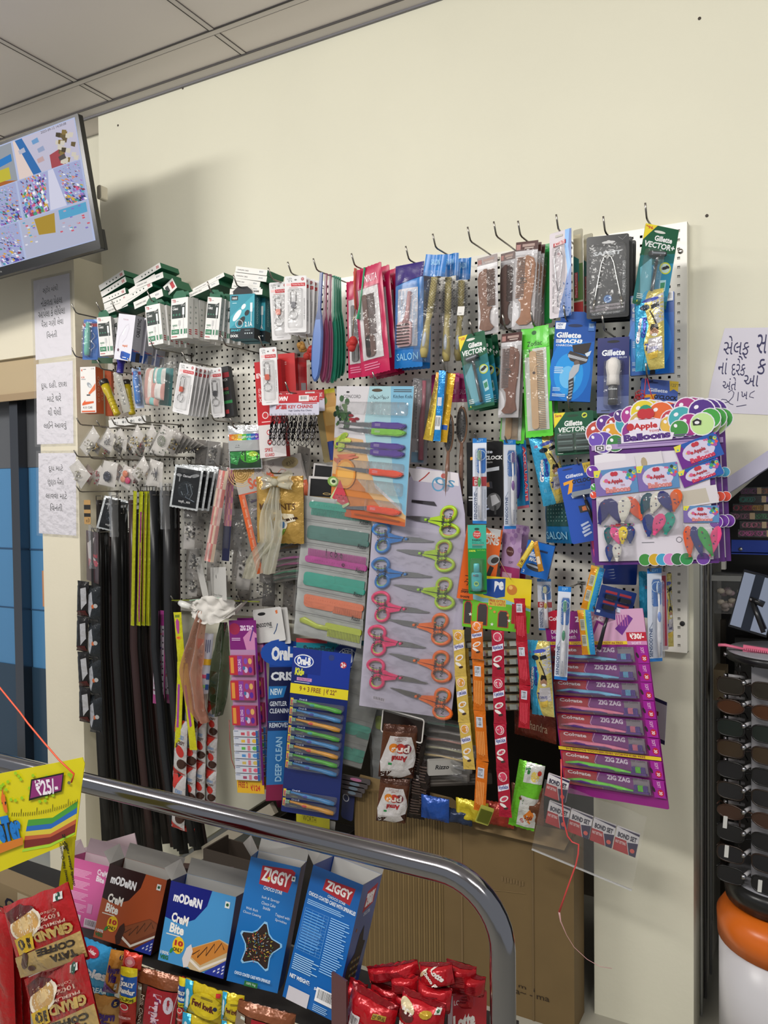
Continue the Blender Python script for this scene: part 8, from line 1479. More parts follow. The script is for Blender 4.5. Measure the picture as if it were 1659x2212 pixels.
# ================= snack shelf =================
zs = .572
mb = MB(); mb.box(-1.9, -1.236, zs-.03, -.47, -1.02, zs-.022, '1c1a18'); mb.box(-1.9, -1.24, zs-.025, -.47, -1.236, zs-.002, 'c4bca6:g'); mb.box(-1.88, -1.05, FZ, -1.86, -1.02, zs, '8a8884:m'); mb.box(-.5, -1.05, FZ, -.48, -1.02, zs, '8a8884:m'); o = mb.build('display_shelf'); tag(o, 'low display shelf with cream front edge carrying the snack boxes', 'shelf')
def bear(A): pass
def creme(c1, c2, cake, cake2):
    def f(A, F):
        A.p([(0, 0), (.64, 0), (.6, .2), (.45, .4), (.25, .5), (0, .46)], c1+':g'); A.t('mODeRN', .08, .13, .52, .25, 'e8e8ec', -2, .05); A.t('CreM', .1, .38, .36, .5, 'f0eee8', -4, .04); A.t('Bite', .1, .51, .32, .63, 'f0eee8', -2, .04); A.tn(.06, .64, .35, .67, 1, 'e0dcd0')
        A.e(.27, .76, .09, .105, 'e8c020', 18); A.t('10', .21, .7, .34, .77, 'b02a28', 0, .06); A.t('ONLY', .2, .79, .34, .84, '3a2a18', 0, .04); A.t('100%', .02, .87, .15, .91, 'd8dce0', 0, .03); A.t('VEG', .02, .92, .15, .97, '1f6a3a', 0, .05); A.e(.18, .84, .02, .04, '2a8a3a', 8, -.5)
        A.r(.86, .08, .93, .16, 'e0e4e0'); A.c(.895, .12, .022, '1f5a34', 8)
        A.p([(.42, .95), (.46, .75), (.86, .55), (1, .58), (1, .8), (.66, 1), (.5, 1)], cake2+':g'); A.p([(.46, .76), (.86, .56), (1, .6), (1, .68), (.64, .92), (.46, .84)], cake+':g'); A.p([(.46, .86), (.64, .95), (1, .74), (1, .77), (.64, .985), (.46, .9)], 'e4dcd0')
        A.l([(.5, .82), (.6, .74), (.58, .84), (.7, .68), (.7, .79), (.8, .62), (.82, .73), (.9, .59), (.95, .66)], .014, '4a2814'); A.p([(.36, .9), (.4, .76), (.46, .7), (.5, .78), (.46, .98), (.4, 1)], c2 if cake2 == '7a4028' else 'd8d0d0')
        A.p([(.72, .98), (1, .78), (1, 1), (.72, 1)], '22349a')
        for i in range(4):
            for j in range(3): A.p([(.78+.06*i, .98-.04*i+.04*j-.0), (.81+.06*i, .96-.04*i+.04*j), (.81+.06*i, .98-.04*i+.04*j), (.78+.06*i, 1-.04*i+.04*j)], 'd8dcf0') if .98-.04*i+.04*j < .98 else None
    return f
def openbox(o, F, dep, cin, cf=None, back=.03):
    mb = MB(); W, H = F.w, F.h
    mb.add([(0, H, -dep), (W, H, -dep), (W, H+back, -dep-.008), (0, H+back, -dep-.008)], [(0, 1, 2, 3), (3, 2, 1, 0)], cin); mb.add([(.001, H*.6, -dep+.001), (W-.001, H*.6, -dep+.001), (W-.001, H, -dep+.001), (.001, H, -dep+.001)], [(0, 1, 2, 3)], cin)
    mb.add([(W-.001, H*.7, -dep), (W-.001, H*.7, 0), (W-.001, H, 0), (W-.001, H, -dep)], [(0, 1, 2, 3), (3, 2, 1, 0)], cin)
    mb.add([(0, H, 0), (0, H, -dep), (-.02, H+.025, -dep), (-.02, H+.02, 0)], [(0, 1, 2, 3), (3, 2, 1, 0)], cf or cin); mb.build('open_flap', o)
TL = 13
def sbox(name, label, tl, tr, bl, d, dep, draw, bg, sidec, cin='aaa8a4', side=None):
    o = carton(name, label, 'snack box', tl, tr, bl, d, dep, draw, bg, sidec, side, None, None, 'open', TL); openbox(o, FR[o.name], dep, cin); return o
sbox('cake_bar_box', 'pink back printed cake bar box at the left', (152, 1850), (238, 1872), (128, 1990), 1.16, .05, lambda A, F: (A.t('CreM', .72, .08, .96, .17, 'f0e0ec', -4, .04), A.t('Bite', .72, .18, .92, .27, 'f0e0ec', -4, .04), [A.tn(.05, .15+.17*k, .62, .27+.17*k, 6, 'e8b0d0') for k in range(4)], A.r(.2, .82, .5, .95, 'd8d0d8'), A.bar(.6, .84, .92, .97, 'd8c8d4', 12), A.r(.62, .62, .74, .76, 'd08ab4')), 'd0609c:g', 'c0508c:g', 'c8b4bc')
o = carton('box_flap_stack', 'open pale pink carton flaps behind the pink cake box', 'snack box', (160, 1838), (292, 1808), (168, 1880), 1.08, .004, None, 'bca8ae', 'a8969c', tilt=TL)
carton('box_flap_stack', 'open white carton flaps with pink edge behind the brown cake box', 'snack box', (262, 1862), (392, 1835), (250, 1900), 1.10, .004, lambda A, F: A.r(0, 0, 1, .1, 'c05a90'), 'b4aca8', 'c05a90', tilt=TL)
sbox('cake_bar_box', 'brown and orange cake bar box with chocolate cake picture', (237, 1866), (361, 1901), (201, 2024), 1.19, .06, creme('2a1412', '3a1c10', '8a4e30', '7a4028'), 'a8502a:g', '3a1a16:g')
carton('cake_bar_box', 'dark brown cake bar box standing behind the blue one', 'snack box', (366, 1873), (508, 1864), (338, 2045), 1.08, .05, lambda A, F: A.r(0, .0, 1, .1, '2c1714'), '2c1714:g', '2c1714:g', tilt=TL)
sbox('cake_bar_box', 'blue cake bar box with vanilla cake picture', (370, 1902), (510, 1938), (341, 2073), 1.20, .06, creme('1b2478', 'd8d0d0', 'c8823a', 'c8b088'), '4a94cc:g', '1d2a6a:g')
def ziggy(A, F):
    A.p([(.26, .05), (.84, .03), (.92, .05), (.84, .22), (.26, .2)], 'b02430'); A.t('Z!GGY', .29, .06, .84, .175, 'f0ece8', -3, .04); A.c(.43, .14, .03, 'e0c020', 10); A.t('CHOCO STAR', .36, .21, .74, .24, 'e8ecf0', -4, .02)
    A.t('Soft & Spongy', .36, .29, .72, .315, 'd8e4f0', -3); A.t('Choco Cake', .38, .33, .66, .355, 'd8e4f0', -3); A.t('Inside', .43, .365, .57, .39, 'd8e4f0', -3); A.t('With Rich', .1, .4, .34, .42, 'd8e4f0', -3); A.t('Choco Coating', .06, .435, .42, .46, 'd8e4f0', -3); A.t('Topped with', .68, .4, .97, .43, 'd8e4f0', -5); A.t('Sprinkles', .7, .44, .93, .465, 'd8e4f0', -5)
    for s, c in ((1.1, '8ac0e8'), (1.0, '2a1814')):
        q = []
        for k in range(10): r = (.44 if k % 2 == 0 else .235)*s; a = k*pi/5+.08; q.append((.5+r*sin(a), .68-r*cos(a)*.46))
        n = len(q); A.p([((q[i][0]*.82+q[i-1][0]*.18) if j else (q[i][0]*.82+q[(i+1) % n][0]*.18), (q[i][1]*.82+q[i-1][1]*.18) if j else (q[i][1]*.82+q[(i+1) % n][1]*.18)) for i in range(n) for j in (1, 0)], c)
    rg = random.Random(6); vs = []
    for i in range(110):
        a, r = rg.uniform(0, 6.28), rg.random()**.5*.27; x, y = .5+r*cos(a), .68+r*sin(a)*.46; t = rg.uniform(0, 3.1); A.l([(x-.018*cos(t), y-.008*sin(t)), (x+.018*cos(t), y+.008*sin(t))], .009, ['d8c848', 'c04838', '4a8a4a', 'd8d0c0', 'c87a38', '5a90b8'][i % 6])
    A.t('CHOCO COATED CAKE WITH SPRINKLES', .14, .9, .84, .925, 'dce8f4', -2, .03); A.r(.36, .95, .62, .99, '1f6a34'); A.t('100% Veg', .4, .958, .58, .982, 'd8e8d8'); A.r(.88, .07, .95, .11, 'e0e4e0'); A.c(.915, .09, .02, '1f5a34', 8)
sbox('choco_star_box', 'tall blue choco star box with sprinkled star picture in front', (542, 1850), (650, 1874), (489, 2118), 1.20, .05, ziggy, '1a6cb4:g', '14508c:g')
def zigback(A, F):
    A.p([(.3, .06), (.88, .05), (.84, .18), (.28, .15)], 'b02430'); A.t('Z!GGY', .33, .07, .84, .14, 'f0ece8', -3, .04); A.t('CHOCO STAR', .4, .17, .76, .19, 'e0e8f0', -3, .02); A.t('CHOCO COATED CAKE WITH SPRINKLES', .04, .2, .98, .23, 'e0e8f4', -2, .04); A.tn(.05, .25, .9, .29, 3, '9ac4ec')
    for i in range(15): A.l([(.05, .32+.022*i), (.52, .32+.022*i)], .004, '7ab4e8')
    for x in (.05, .2, .32, .43, .52): A.l([(x, .32), (x, .63)], .004, '7ab4e8')
    A.tn(.07, .33, .5, .62, 14, '5a9ad8'); A.tn(.56, .31, .95, .72, 24, '8abcec'); A.tn(.05, .66, .55, .78, 8, 'a8d0f0'); A.t('NET WEIGHT:', .05, .81, .45, .84, 'e8f0f8', 0, .03); A.t('500 g', .55, .83, .72, .855, 'e8f0f8', 0, .03); A.r(.08, .9, .5, 1, 'c8c4cc'); A.bar(.6, .82, .98, .92, 'e8e8ec', 22); A.tn(.6, .94, .95, .99, 4, '9ac4ec')
def zigside(A, F): A.p([(.36, .08), (.86, .05), (.82, .2), (.3, .24)], 'b02430'); A.t('Z!GGY', .36, .09, .8, .2, 'f0ece8', 4, .09); A.t('CHOCO STAR', .4, .24, .72, .27, 'e0e8f0', 4, .02); A.c(.2, .36, .04, '8a5a3a', 8); A.p([(.45, .42), (.6, .36), (.7, .48), (.85, .5), (.76, .66), (.7, .8), (.4, .86), (.14, .8), (.14, .62), (.4, .55)], '2a1814'); A.r(0, 0, .0, 0, '000000'); [A.l([(.3+.05*(i % 9), .6+.05*(i//9)), (.33+.05*(i % 9), .62+.05*(i//9))], .012, ['d8c848', 'd8d0c0', 'c87a38'][i % 3]) for i in range(36)]
sbox('choco_star_box', 'blue choco star box turned to its back print, right of the front one', (677, 1868), (785, 1912), (610, 2152), 1.21, .085, zigback, '1560ac:g', '1c3a88:g', side=zigside)
carton('kraft_box', 'brown kraft box with black gothic lettering under the yellow card', 'box', (-40, 1890), (106, 1852), (-40, 1985), 1.2, .05, lambda A, F: (A.t('Capital', .35, .35, .92, .72, '1c1a2c', -12, .03), A.ring(.8, .2, .04, .055, '2a2a3c'), A.c(.93, .12, .03, '2a2218', 10), A.r(.55, .05, .75, .9, 'a89a80:g')), '8c7858:r', '7a684a', yaw=0)
# ---- yellow hanging card ----
def meter(A, F):
    def q(*z): r = (F.m.inverted() @ on_plane(*z, F.m.translation, F.n)); return (r.x/F.w, 1-r.y/F.h)
    def pl(c, *z): A.p([q(*k) for k in z], c)
    st = [(61, 1771, 114, 1766, 168, 1730), (58, 1785, 112, 1779, 167, 1744), (56, 1796, 110, 1790, 166, 1757), (54, 1806, 109, 1801, 165, 1769), (53, 1815, 109, 1808, 164, 1779), (52, 1832, 108, 1822, 162, 1797)]
    for a, b, c in zip(st, st[1:], ('4a9a3a', '2a68b8', 'd8c440', 'c0603a', '7a2a24')): pl(c, a[:2], a[2:4], b[2:4], b[:2]); pl(c, a[2:4], a[4:], b[4:], b[2:4])
    pl('a8d83a', (50, 1834), (108, 1823), (162, 1798), (162, 1802), (108, 1829), (48, 1840))
    for i in range(30): t = i/29; x = 26+142*t; y = 1763-34*t*t+4*t; A.l([q(x, y), q(x+1, y-(16 if i % 7 == 4 else 8))], .0035, '1a1a14')
    rg = random.Random(9)
    for i in range(26): A.c(*q(rg.uniform(2, 172), rg.uniform(1668, 1735)), .012, '9ac81c', 8)
    pl('1a1a14', (70, 1682), (141, 1667), (136, 1708), (65, 1728)); pl('8a2a70', (73, 1685), (138, 1671), (134, 1705), (68, 1723))
    def tx(t, x0, y0, x1, y1, c, r, b, sh=0, ol=None): a, e = q(x0, y0), q(x1, y1); A.t(t, a[0], min(a[1], e[1]), e[0], max(a[1], e[1]), c, r, b, sh, ol)
    tx('₹25/-', 77, 1684, 130, 1711, 'f0e8f0', 0, .03); tx('t', 1, 1702, 21, 1754, 'e07028', 0, .08, .1, '1a1a1a'); tx('eTer', -8, 1763, 54, 1812, '1a78c8', 4, .07, .1, '14223a')
    pl('d07a28', (-20, 1828), (53, 1806), (53, 1822), (-20, 1850)); A.c(*q(152, 1689), .012, '6a6a50', 12); tx('55 g', 134, 1800, 150, 1832, '1a1a10', 90, .02)
F0 = ((-100, 1690), (180, 1637), (-57, 1915))
o = card('sour_belt_card', 'big yellow printed card with rupee 25 price hanging from an orange string', 'display card', *F0, 1.42, meter, 'd8cc18:g', .0015, .006, 20, notch=lambda F: [((F.m.inverted() @ on_plane(*z, F.m.translation, F.n))[:2]) for z in ((-100, 1925), (163, 1815), (176, 1700), (183, 1650), (178, 1636), (120, 1648), (-100, 1690))])
F = FR[o.name]; mb = MB(); mp = lambda *z: (F.m.inverted() @ on_plane(*z, F.m.translation+F.n*.002, F.n)); v = [mp(*z) for z in ((126, 1925), (158, 1922), (163, 1806), (140, 1812))]; mb.add(v, [(0, 1, 2, 3), (3, 2, 1, 0)], 'c8bc18:g'); c = sum(v, V3())/4; A = Art(mb, .1, .1, .001, None, '', Matrix.Translation((c.x-.05, c.y-.05, .002))); A.t('all taxes) Net Quantity', .4, .1, .47, .9, '2a2a10', 90, .02); A.t('details please refer', .52, .1, .59, .9, '2a2a10', 90, .02); mb.build('printed_strip', o)
mb = MB(); q = [P(*z, 1.43) for z in ((-30, 1445), (0, 1486), (44, 1540), (60, 1562), (95, 1604), (128, 1642), (160, 1672), (154, 1690))]; mb.tube([a-q[-1] for a in q], .0016, 'e0502a:g', 6); o = mb.build('orange_string'); o.location = q[-1]; tag(o, 'orange plastic string holding the big yellow card', 'string')
# ---- sachets in front ----
def coffee(A, F):
    A.p([(0, .72), (1, .62), (1, .95), (0, 1)], 'b89a60:f'); A.e(.36, .32, .26, .2, 'e8dcc8:g', 20, .1); A.e(.36, .32, .22, .165, 'c89a58:g', 20, .1); A.e(.36, .31, .12, .08, 'e0c088:g', 14, .1); A.p([(.08, .1), (.3, .04), (.56, .14), (.4, .2), (.14, .26)], '5a1a1a'); A.r(.82, .07, .93, .16, 'e0e0dc'); A.c(.875, .115, .03, '1f4a3a', 8)
    A.t('Coffee', .62, .24, .84, .28, 'd8b0a0', 180); A.t('100%', .6, .3, .86, .36, 'd8b0a0', 180, .02); A.t('PREMIUM', .54, .4, .9, .44, 'e0c0b0', 180, .02); A.t('GRAND', .44, .46, .96, .6, 'c8a860', 180, .06); A.p([(.12, .48), (.42, .44), (.42, .66), (.12, .7)], 'd8b020'); A.t('10', .16, .49, .38, .64, '2a1c10', 180, .05); A.t('COFFEE', .42, .68, .94, .77, '2a1c14', 180, .05); A.t('TATA', .58, .8, .92, .9, '2a1c14', 180, .06); A.e(.2, .78, .1, .08, '4a201a', 12, .5); A.e(.26, .9, .06, .04, '4a201a', 10)
SG = 'sachets hanging in front of the shelf'
bag('coffee_sachet', 'red coffee sachet printed upside down, upper one in front', 'sachet', (6, 1958), (148, 1910), (46, 2112), 1.5, coffee, 'b0181c:f', .01, None, SG, .003, 2)
bag('coffee_sachet', 'red coffee sachet printed upside down, lower one at the bottom edge', 'sachet', (52, 2116), (178, 2048), (84, 2270), 1.5, coffee, 'a8161c:f', .01, None, SG, .003, 7)
for i in range(3): bag('coffee_sachet', 'plain red back of a folded coffee sachet strip, %s from the left' % ['first', 'second', 'third'][i], 'sachet', (-14+14*i, 1964-4*i), (24+14*i, 1950-4*i), (-4+16*i, 2230), 1.46-.02*i, None, 'b0181c:f', .008, -4, SG, .004, 30+i)
bag('cream_cake_packet', 'light blue cream cake packet behind the coffee sachets', 'sachet', (182, 2024), (250, 2050), (176, 2190), 1.36, lambda A, F: (A.e(.38, .1, .22, .06, 'b8283a', 14), A.t('Livian', .24, .075, .52, .12, 'f0e8e8', -8, .03), A.t('ppies', .12, .26, .86, .42, 'e8f0f8', -8, .05, .2), A.t('CREAM', .4, .5, .86, .57, 'd8ecf8', -6, .03), A.t('CAKE', .4, .59, .76, .65, 'd8ecf8', -6, .03), A.e(.2, .75, .3, .1, 'c8844a', 12)), '3a9ad0:f', .012, None, SG, .004, 4)
def bv(A, F): A.t('Bourn', .12, .3, .88, .5, '3a1c70', -4, .06); A.t('Vita', .24, .5, .78, .7, '3a1c70', -4, .06); A.r(.75, .72, .9, .86, 'e0e0d8'); A.c(.825, .79, .04, '1f5a34', 8); A.c(.85, .1, .14, '1c1a4a', 10); A.t('5', .8, .06, .9, .14, 'd8b048', 0, .04); A.p([(0, .72), (.5, .8), (.9, .95), (.9, 1), (0, 1)], '6a3a8a:f')
bag('malt_sachet', 'orange and purple malt drink sachet, upper one', 'sachet', (240, 2050), (272, 2056), (222, 2140), 1.38, bv, 'c88a3a:f', .008, None, SG, .004, 5)
bag('malt_sachet', 'orange and purple malt drink sachet, lower one', 'sachet', (204, 2146), (262, 2156), (196, 2235), 1.4, bv, 'b88a4a:f', .008, None, SG, .004, 6)
def jolly(A, F): A.r(0, 0, 1, .12, 'd8c828'); A.r(0, .12, 1, .42, '1f5ab0:f'); A.t('JOLLY', .08, .2, .92, .29, 'f0f0f0', -3, .08, 0, '101030'); A.t('Rancher', .06, .3, .96, .38, 'f0f0f0', -3, .06, 0, '101030'); A.r(0, .42, 1, .5, 'd8d028'); A.t('LOLLIPOPS', .06, .44, .94, .485, '1a1a10', 0, .03); A.e(.4, .6, .28, .06, 'c83a40', 12); A.e(.4, .57, .28, .05, 'e0e8d8', 12); A.e(.4, .565, .22, .04, 'c8303a', 12); A.r(.12, .14, .26, .18, 'e0e0e0'); A.t('WATERMELON', .05, .72, .8, .76, 'e8c0c0', 0, .02); A.e(.55, .9, .35, .07, 'b82838', 12)
bag('lollipop_packet', 'red blue and yellow lollipop packet between malt and wafer sachets', 'sachet', (262, 2086), (298, 2092), (256, 2225), 1.4, jolly, 'a82a20:f', .008, None, SG, .003, 7)
bag('lollipop_packet', 'red pillow sachet with pink lollipop picture above the lollipop packet', 'sachet', (268, 2052), (308, 2064), (264, 2086), 1.39, lambda A, F: (A.e(.5, .4, .28, .3, 'd07078', 12), A.e(.5, .4, .16, .15, 'e8b0b0', 10)), 'c0301c:f', .01, None, SG, .003, 8)
bag('lollipop_packet', 'second blue and yellow lollipop packet right of the red wafer pack', 'sachet', (388, 2108), (408, 2114), (382, 2225), 1.385, jolly, 'a82a20:f', .006, None, SG, .003, 9)
def kup(A, F): A.r(0, 0, 1, .18, '7a4426:f'); A.p([(0, .2), (.18, .2), (.2, .5), (.1, .95), (0, .9)], '8a7a68'); A.r(.1, .24, .18, .3, 'd8e0d8'); A.t('Milk Choco', .18, .35, .27, .85, 'd8c8b8', -90); A.r(.3, .2, .92, .92, 'a81c2c:f'); A.t('Kuppies', .4, .28, .62, .84, 'e8c8d8', -90, .07, 0, '7a1a60'); A.e(.76, .42, .1, .14, 'd8d0e0', 12); A.t('DrOetker', .73, .34, .79, .5, 'a82838', -90, .02); A.l([(.92, .22), (.86, .5), (.84, .92)], .012, 'e0c8c8')
bag('wafer_pack', 'brown and red wafer pack with vertical lettering, centre front', 'sachet', (298, 2086), (402, 2112), (284, 2218), 1.37, kup, '4a2c20:f', .014, None, SG, .003, 10)
bag('wafer_pack', 'brown and red wafer pack at the bottom edge below the choco star box', 'sachet', (516, 2158), (640, 2190), (500, 2260), 1.37, kup, '5a3424:f', .014, None, SG, .003, 11)
def fevi(A, F): A.p([(0, 0), (.22, 0), (.3, .3), (.1, 1), (0, 1)], '2a9ac0:f'); A.e(.14, .3, .05, .12, 'd8e8f0', 10); A.r(.1, .4, .18, .75, 'd8e8f0'); A.e(.62, .5, .4, .38, 'd8c020:f', 20); A.t('Fevi kwik', .28, .42, .86, .62, '5a2418', -4, .06); A.c(.87, .5, .05, '1a2a4a', 8); A.p([(.84, .06), (.96, .04), (.95, .16), (.86, .16)], 'c02a28'); A.tn(.5, .24, .8, .32, 2, '5a4a20')
for i, (tl, tr, bl) in enumerate((((402, 2112), (484, 2142), (396, 2182)), ((482, 2140), (528, 2152), (478, 2200)), ((396, 2184), (480, 2208), (390, 2250)), ((480, 2202), (530, 2214), (476, 2260)))): bag('glue_sachet', 'yellow glue sachet, '+['upper left with blue dropper end', 'upper right one', 'lower left, cut by the frame', 'lower right, cut by the frame'][i], 'sachet', tl, tr, bl, 1.38, fevi, 'c8b01c:f', .008, None, SG, .002, 12+i)
# ---- red pies in their carton ----
q = P(745, 2150, 1.22)
carton('pie_carton', 'red open carton front of the choco pies at the lower right', 'snack box', (968, 2152), (1052, 2122), (966, 2290), 1.16, .005, lambda A, F: (A.r(.05, .02, .7, .2, 'b0283a:g'), A.t('LOTTE', .15, .08, .5, .16, 'e8c8c8', 0, .03), A.t('Lotte', .12, .3, .7, .55, 'f0e8e0', 8, .06, .2), A.t('Pie', .3, .6, .7, .85, 'f0e8e0', 8, .06, .2), A.r(0, 0, .12, 1, 'b8a0a4')), 'b0202c:g', '8a1420:g')
carton('pie_carton', 'maroon carton flap left of the choco pies', 'snack box', (716, 2100), (748, 2088), (716, 2290), 1.26, .004, None, '5a3438:g', '4a2a2e:g', yaw=-15)
def pie(v):
    def f(A, F):
        A.r(0, .0, 1, .06, '7a0c16:f'); A.r(0, .94, 1, 1, '7a0c16:f')
        if v == 0: A.bar(.18, .35, .4, .55, 'd0c8c8', 12); A.tn(.4, .4, .85, .75, 7, '8a2028'); A.r(.66, .16, .88, .24, 'b89a3a'); A.t('ORIGINAL', .67, .17, .87, .23, '3a2a10', -3, .02); A.r(.1, .8, .16, .92, 'd8d8d0')
        elif v == 1: A.t('Choco Pie', .1, .52, .92, .7, 'f0e4dc', 180, .05, .2); A.t('Lotte', .3, .78, .8, .94, 'f0e4dc', 180, .05, .2); A.e(.26, .2, .2, .1, 'd8c8a0', 14, -.4); A.e(.28, .26, .16, .05, 'f0ece4', 12, -.4); A.e(.26, .36, .2, .1, '5a2420', 14); A.e(.7, .2, .14, .07, 'b8942a', 10, .3); A.r(.86, .06, .96, .16, 'd8d8d0'); A.c(.91, .11, .03, '1f5a34', 8)
        elif v == 2: A.t('Lotte', .5, .2, .92, .44, 'f0e4dc', -50, .05, .2); A.t('Choco Pie', .2, .42, .8, .66, 'f0e4dc', -50, .05, .2); A.e(.25, .3, .2, .08, 'd8c898', 12, .6); A.tn(.3, .8, .6, .86, 1, 'e0d0c8')
        else: A.tn(.2, .3, .8, .7, 5, '8a1a24')
    return f
for i, (tl, tr, bl, d, v, l) in enumerate((((764, 2118), (872, 2126), (734, 2250), 1.24, 0, 'red choco pie pack with barcode and gold tag, front left'), ((872, 2130), (968, 2138), (858, 2240), 1.235, 1, 'red choco pie pack with upside down white lettering, front centre'), ((792, 2088), (900, 2070), (800, 2124), 1.19, 3, 'plain red choco pie pack lying flat on top at the left'), ((905, 2078), (972, 2054), (912, 2128), 1.2, 2, 'red choco pie pack tipped sideways with white lettering, on top'), ((965, 2070), (1030, 2076), (962, 2122), 1.17, 3, 'red choco pie pack at the right behind the tipped one'), ((905, 2110), (978, 2122), (900, 2162), 1.21, 3, 'red choco pie pack in the gap below the tipped one'), ((850, 2098), (905, 2094), (852, 2140), 1.2, 3, 'dark red choco pie pack at the centre of the heap'), ((1010, 2098), (1050, 2102), (1006, 2140), 1.17, 3, 'red choco pie pack corner next to the chrome tube'), ((756, 2110), (800, 2096), (744, 2180), 1.2, 3, 'red choco pie pack against the maroon carton flap'), ((806, 2104), (884, 2112), (800, 2160), 1.18, 3, 'red choco pie pack wedged behind the one with the barcode'), ((975, 2096), (1040, 2100), (968, 2160), 1.14, 3, 'red choco pie pack standing behind the carton front at the right'), ((862, 2126), (900, 2130), (856, 2190), 1.2, 3, 'narrow red choco pie pack between the two front packs'))):
    bag('choco_pie', l, 'choco pie', tl, tr, bl, d, pie(v), 'b0141f:f', .024, 0, 'heap of red choco pies', .007, 50+i, 0, 10)
# ================= right: shelves, sunglasses stand =================
D9 = -.32
mb = MB(); a, b = P(1580, 1166, D9), P(1700, 1200, D9); mb.box(a.x, .32, b.z, a.x+1.2, .33, a.z, '1f3c9a:g'); mb.box(a.x, .32, b.z+.004, a.x+1.2, .62, b.z+.007, '1f3c9a:g'); mb.lathe([(.006, 0), (.006, .003), (.002, .005)], 'b0b0b0:m', 12, Matrix.Translation((P(1600, 1186, D9).x, .32, P(1600, 1186, D9).z)) @ Matrix.Rotation(pi, 4, 'Z'), (0, 0, 0), 'y'); mb.box(a.x-.03, .33, b.z-.05, a.x-.018, .36, a.z+.2, 'c8c4bc')
o = mb.build('blue_shelf'); tag(o, 'blue metal shelf lip under the clear hair tie boxes at the right edge', 'shelf')
for i, (x, y, c) in enumerate(((1600, 1052, 'a05a90 c87a50 8a6ab0'), (1597, 1070, '3a9a8a a07ac0 c87a9a'), (1583, 1088, 'c03050 d8a028 9a5a9a'), (1578, 1106, 'c07a9a 3a9a5a b02438'), (1598, 1125, 'd87a98 c8607a d88aa0'), (1594, 1143, 'c84a9a d060a8 b83a8a'))):
    F = fr((x, y), (1720, y-2), (x, y+17), D9+.002*i, 0); mb = MB(); mb.box(0, 0, -.08, F.w, F.h*.96, 0, 'ffffff:c'); o = mb.build('hair_tie_box', None, F.m); tag(o, 'clear box of coloured hair ties on the blue shelf, %s from the top' % ORD[i].replace('front', 'first'), 'hair ties', 'clear hair tie boxes'); mb = MB(); rg = random.Random(i); cs = c.split()
    for k in range(34): u = rg.uniform(.03, .97); mb.tube([(F.w*u+.008*cos(t), F.h*.45+F.h*.32*sin(t), -.01-.01*rg.random()) for t in (0, 1, 2, 3, 4, 5)], .0013, cs[int(u*2.99)]+':g', 4, closed=True)
    mb.box(F.w*(.3+.1*(i % 3)), F.h*.1, .0, F.w*(.38+.1*(i % 3)), F.h*.9, .001, 'c0a888'); mb.build('hair_ties', o)
F = fr((1540, 1243), (1612, 1243), (1542, 1325), -.36, 0); mb = MB(); mb.box(0, 0, -.12, F.w, F.h*.86, 0, 'ffffff:c'); mb.box(-.004, F.h*.86, -.124, F.w+.004, F.h, .004, 'c8c8c4:t'); o = mb.build('clear_tub', None, F.m); tag(o, 'clear plastic tub with pale wrapped pieces behind the mirror', 'tub')
mb = MB(); rg = random.Random(2)
for k in range(26): mb.ell((F.w*rg.uniform(.15, .85), F.h*rg.uniform(.08, .6), -.02-.05*rg.random()), (.013, .01, .011), rg.choice(['c8bca8:g', 'b8a8a0:g', '9ab0b0:g', 'b89aa4:g']), 7, 5)
mb.build('wrapped_pieces', o)
mb = MB(); mb.box(-.24, .36, P(1560, 1327, -.36).z-.006, .9, .6, P(1560, 1327, -.36).z-.001, '2a2826'); tag(mb.build('dark_shelf'), 'dark shelf under the clear tub in the closet', 'shelf')
# mirror
F = fr((1607, 1230), (1700, 1222), (1573, 1353), -.02, 0); mb = MB(); W, H = F.w, F.h; mb.prism([(0, 0), (W, 0), (W, H), (0, H)], -.006, 0, '17181c:g'); mb.prism([(W*.03, H*.04), (W*.97, H*.04), (W*.97, H*.96), (W*.03, H*.96)], .0, .0012, 'c4cce0:s'); mb.box(W*.32, H*.02, .0012, W*.56, H*.98, .006, '1c2433:g'); o = mb.build('tilted_mirror', None, F.m); tag(o, 'tilted black framed mirror on top of the sunglasses stand', 'mirror')
mb = MB(); mb.tube([(W*.36, H*.56, .012), (W*.72, H*.52, .014)], .007, '141416:g', 10); mb.tube([(W*.4, H*.54, .014), (W*.9, H*.1, .03)], .006, '1a1a1c:g', 8, flat=.6); mb.lathe([(.004, 0), (.004, .004)], '9a9a9a:m', 8, Matrix.Translation((W*.37, H*.56, .018))); mb.build('bracket_arm', o)
# stand
C0 = P(1692, 1405, -.06); cx, cy = C0.x, C0.y; zt = C0.z; zb = P(1692, 1905, -.06).z; R0 = C0.x-P(1570, 1405, -.06).x
mb = MB(); mb.lathe([(R0, -.022), (R0, -.004), (R0-.004, 0)], '8e8c94:g', 40); mb.lathe([(R0+.001, -.026), (R0+.001, -.004)], '1a1a1c:g', 40); o = mb.build('sunglasses_stand'); o.location = (cx, cy, zt); tag(o, 'round topped rotating sunglasses stand at the right edge', 'display stand')
mb = MB(); s = R0*.52; mb.box(-s, -s, zb-zt, s, s, -.02, 'a4a2a6:g'); mb.build('column', o)
mb = MB(); mb.lathe([(R0*1.02, zb-zt-.05), (R0*1.06, zb-zt-.01), (R0*1.0, zb-zt+.01)], '1a1a1a:g', 40); mb.lathe([(R0*.97, zb-zt+.008), (R0*.97, zb-zt+.012)], '8a8a90:g', 40); mb.build('base_plate', o)
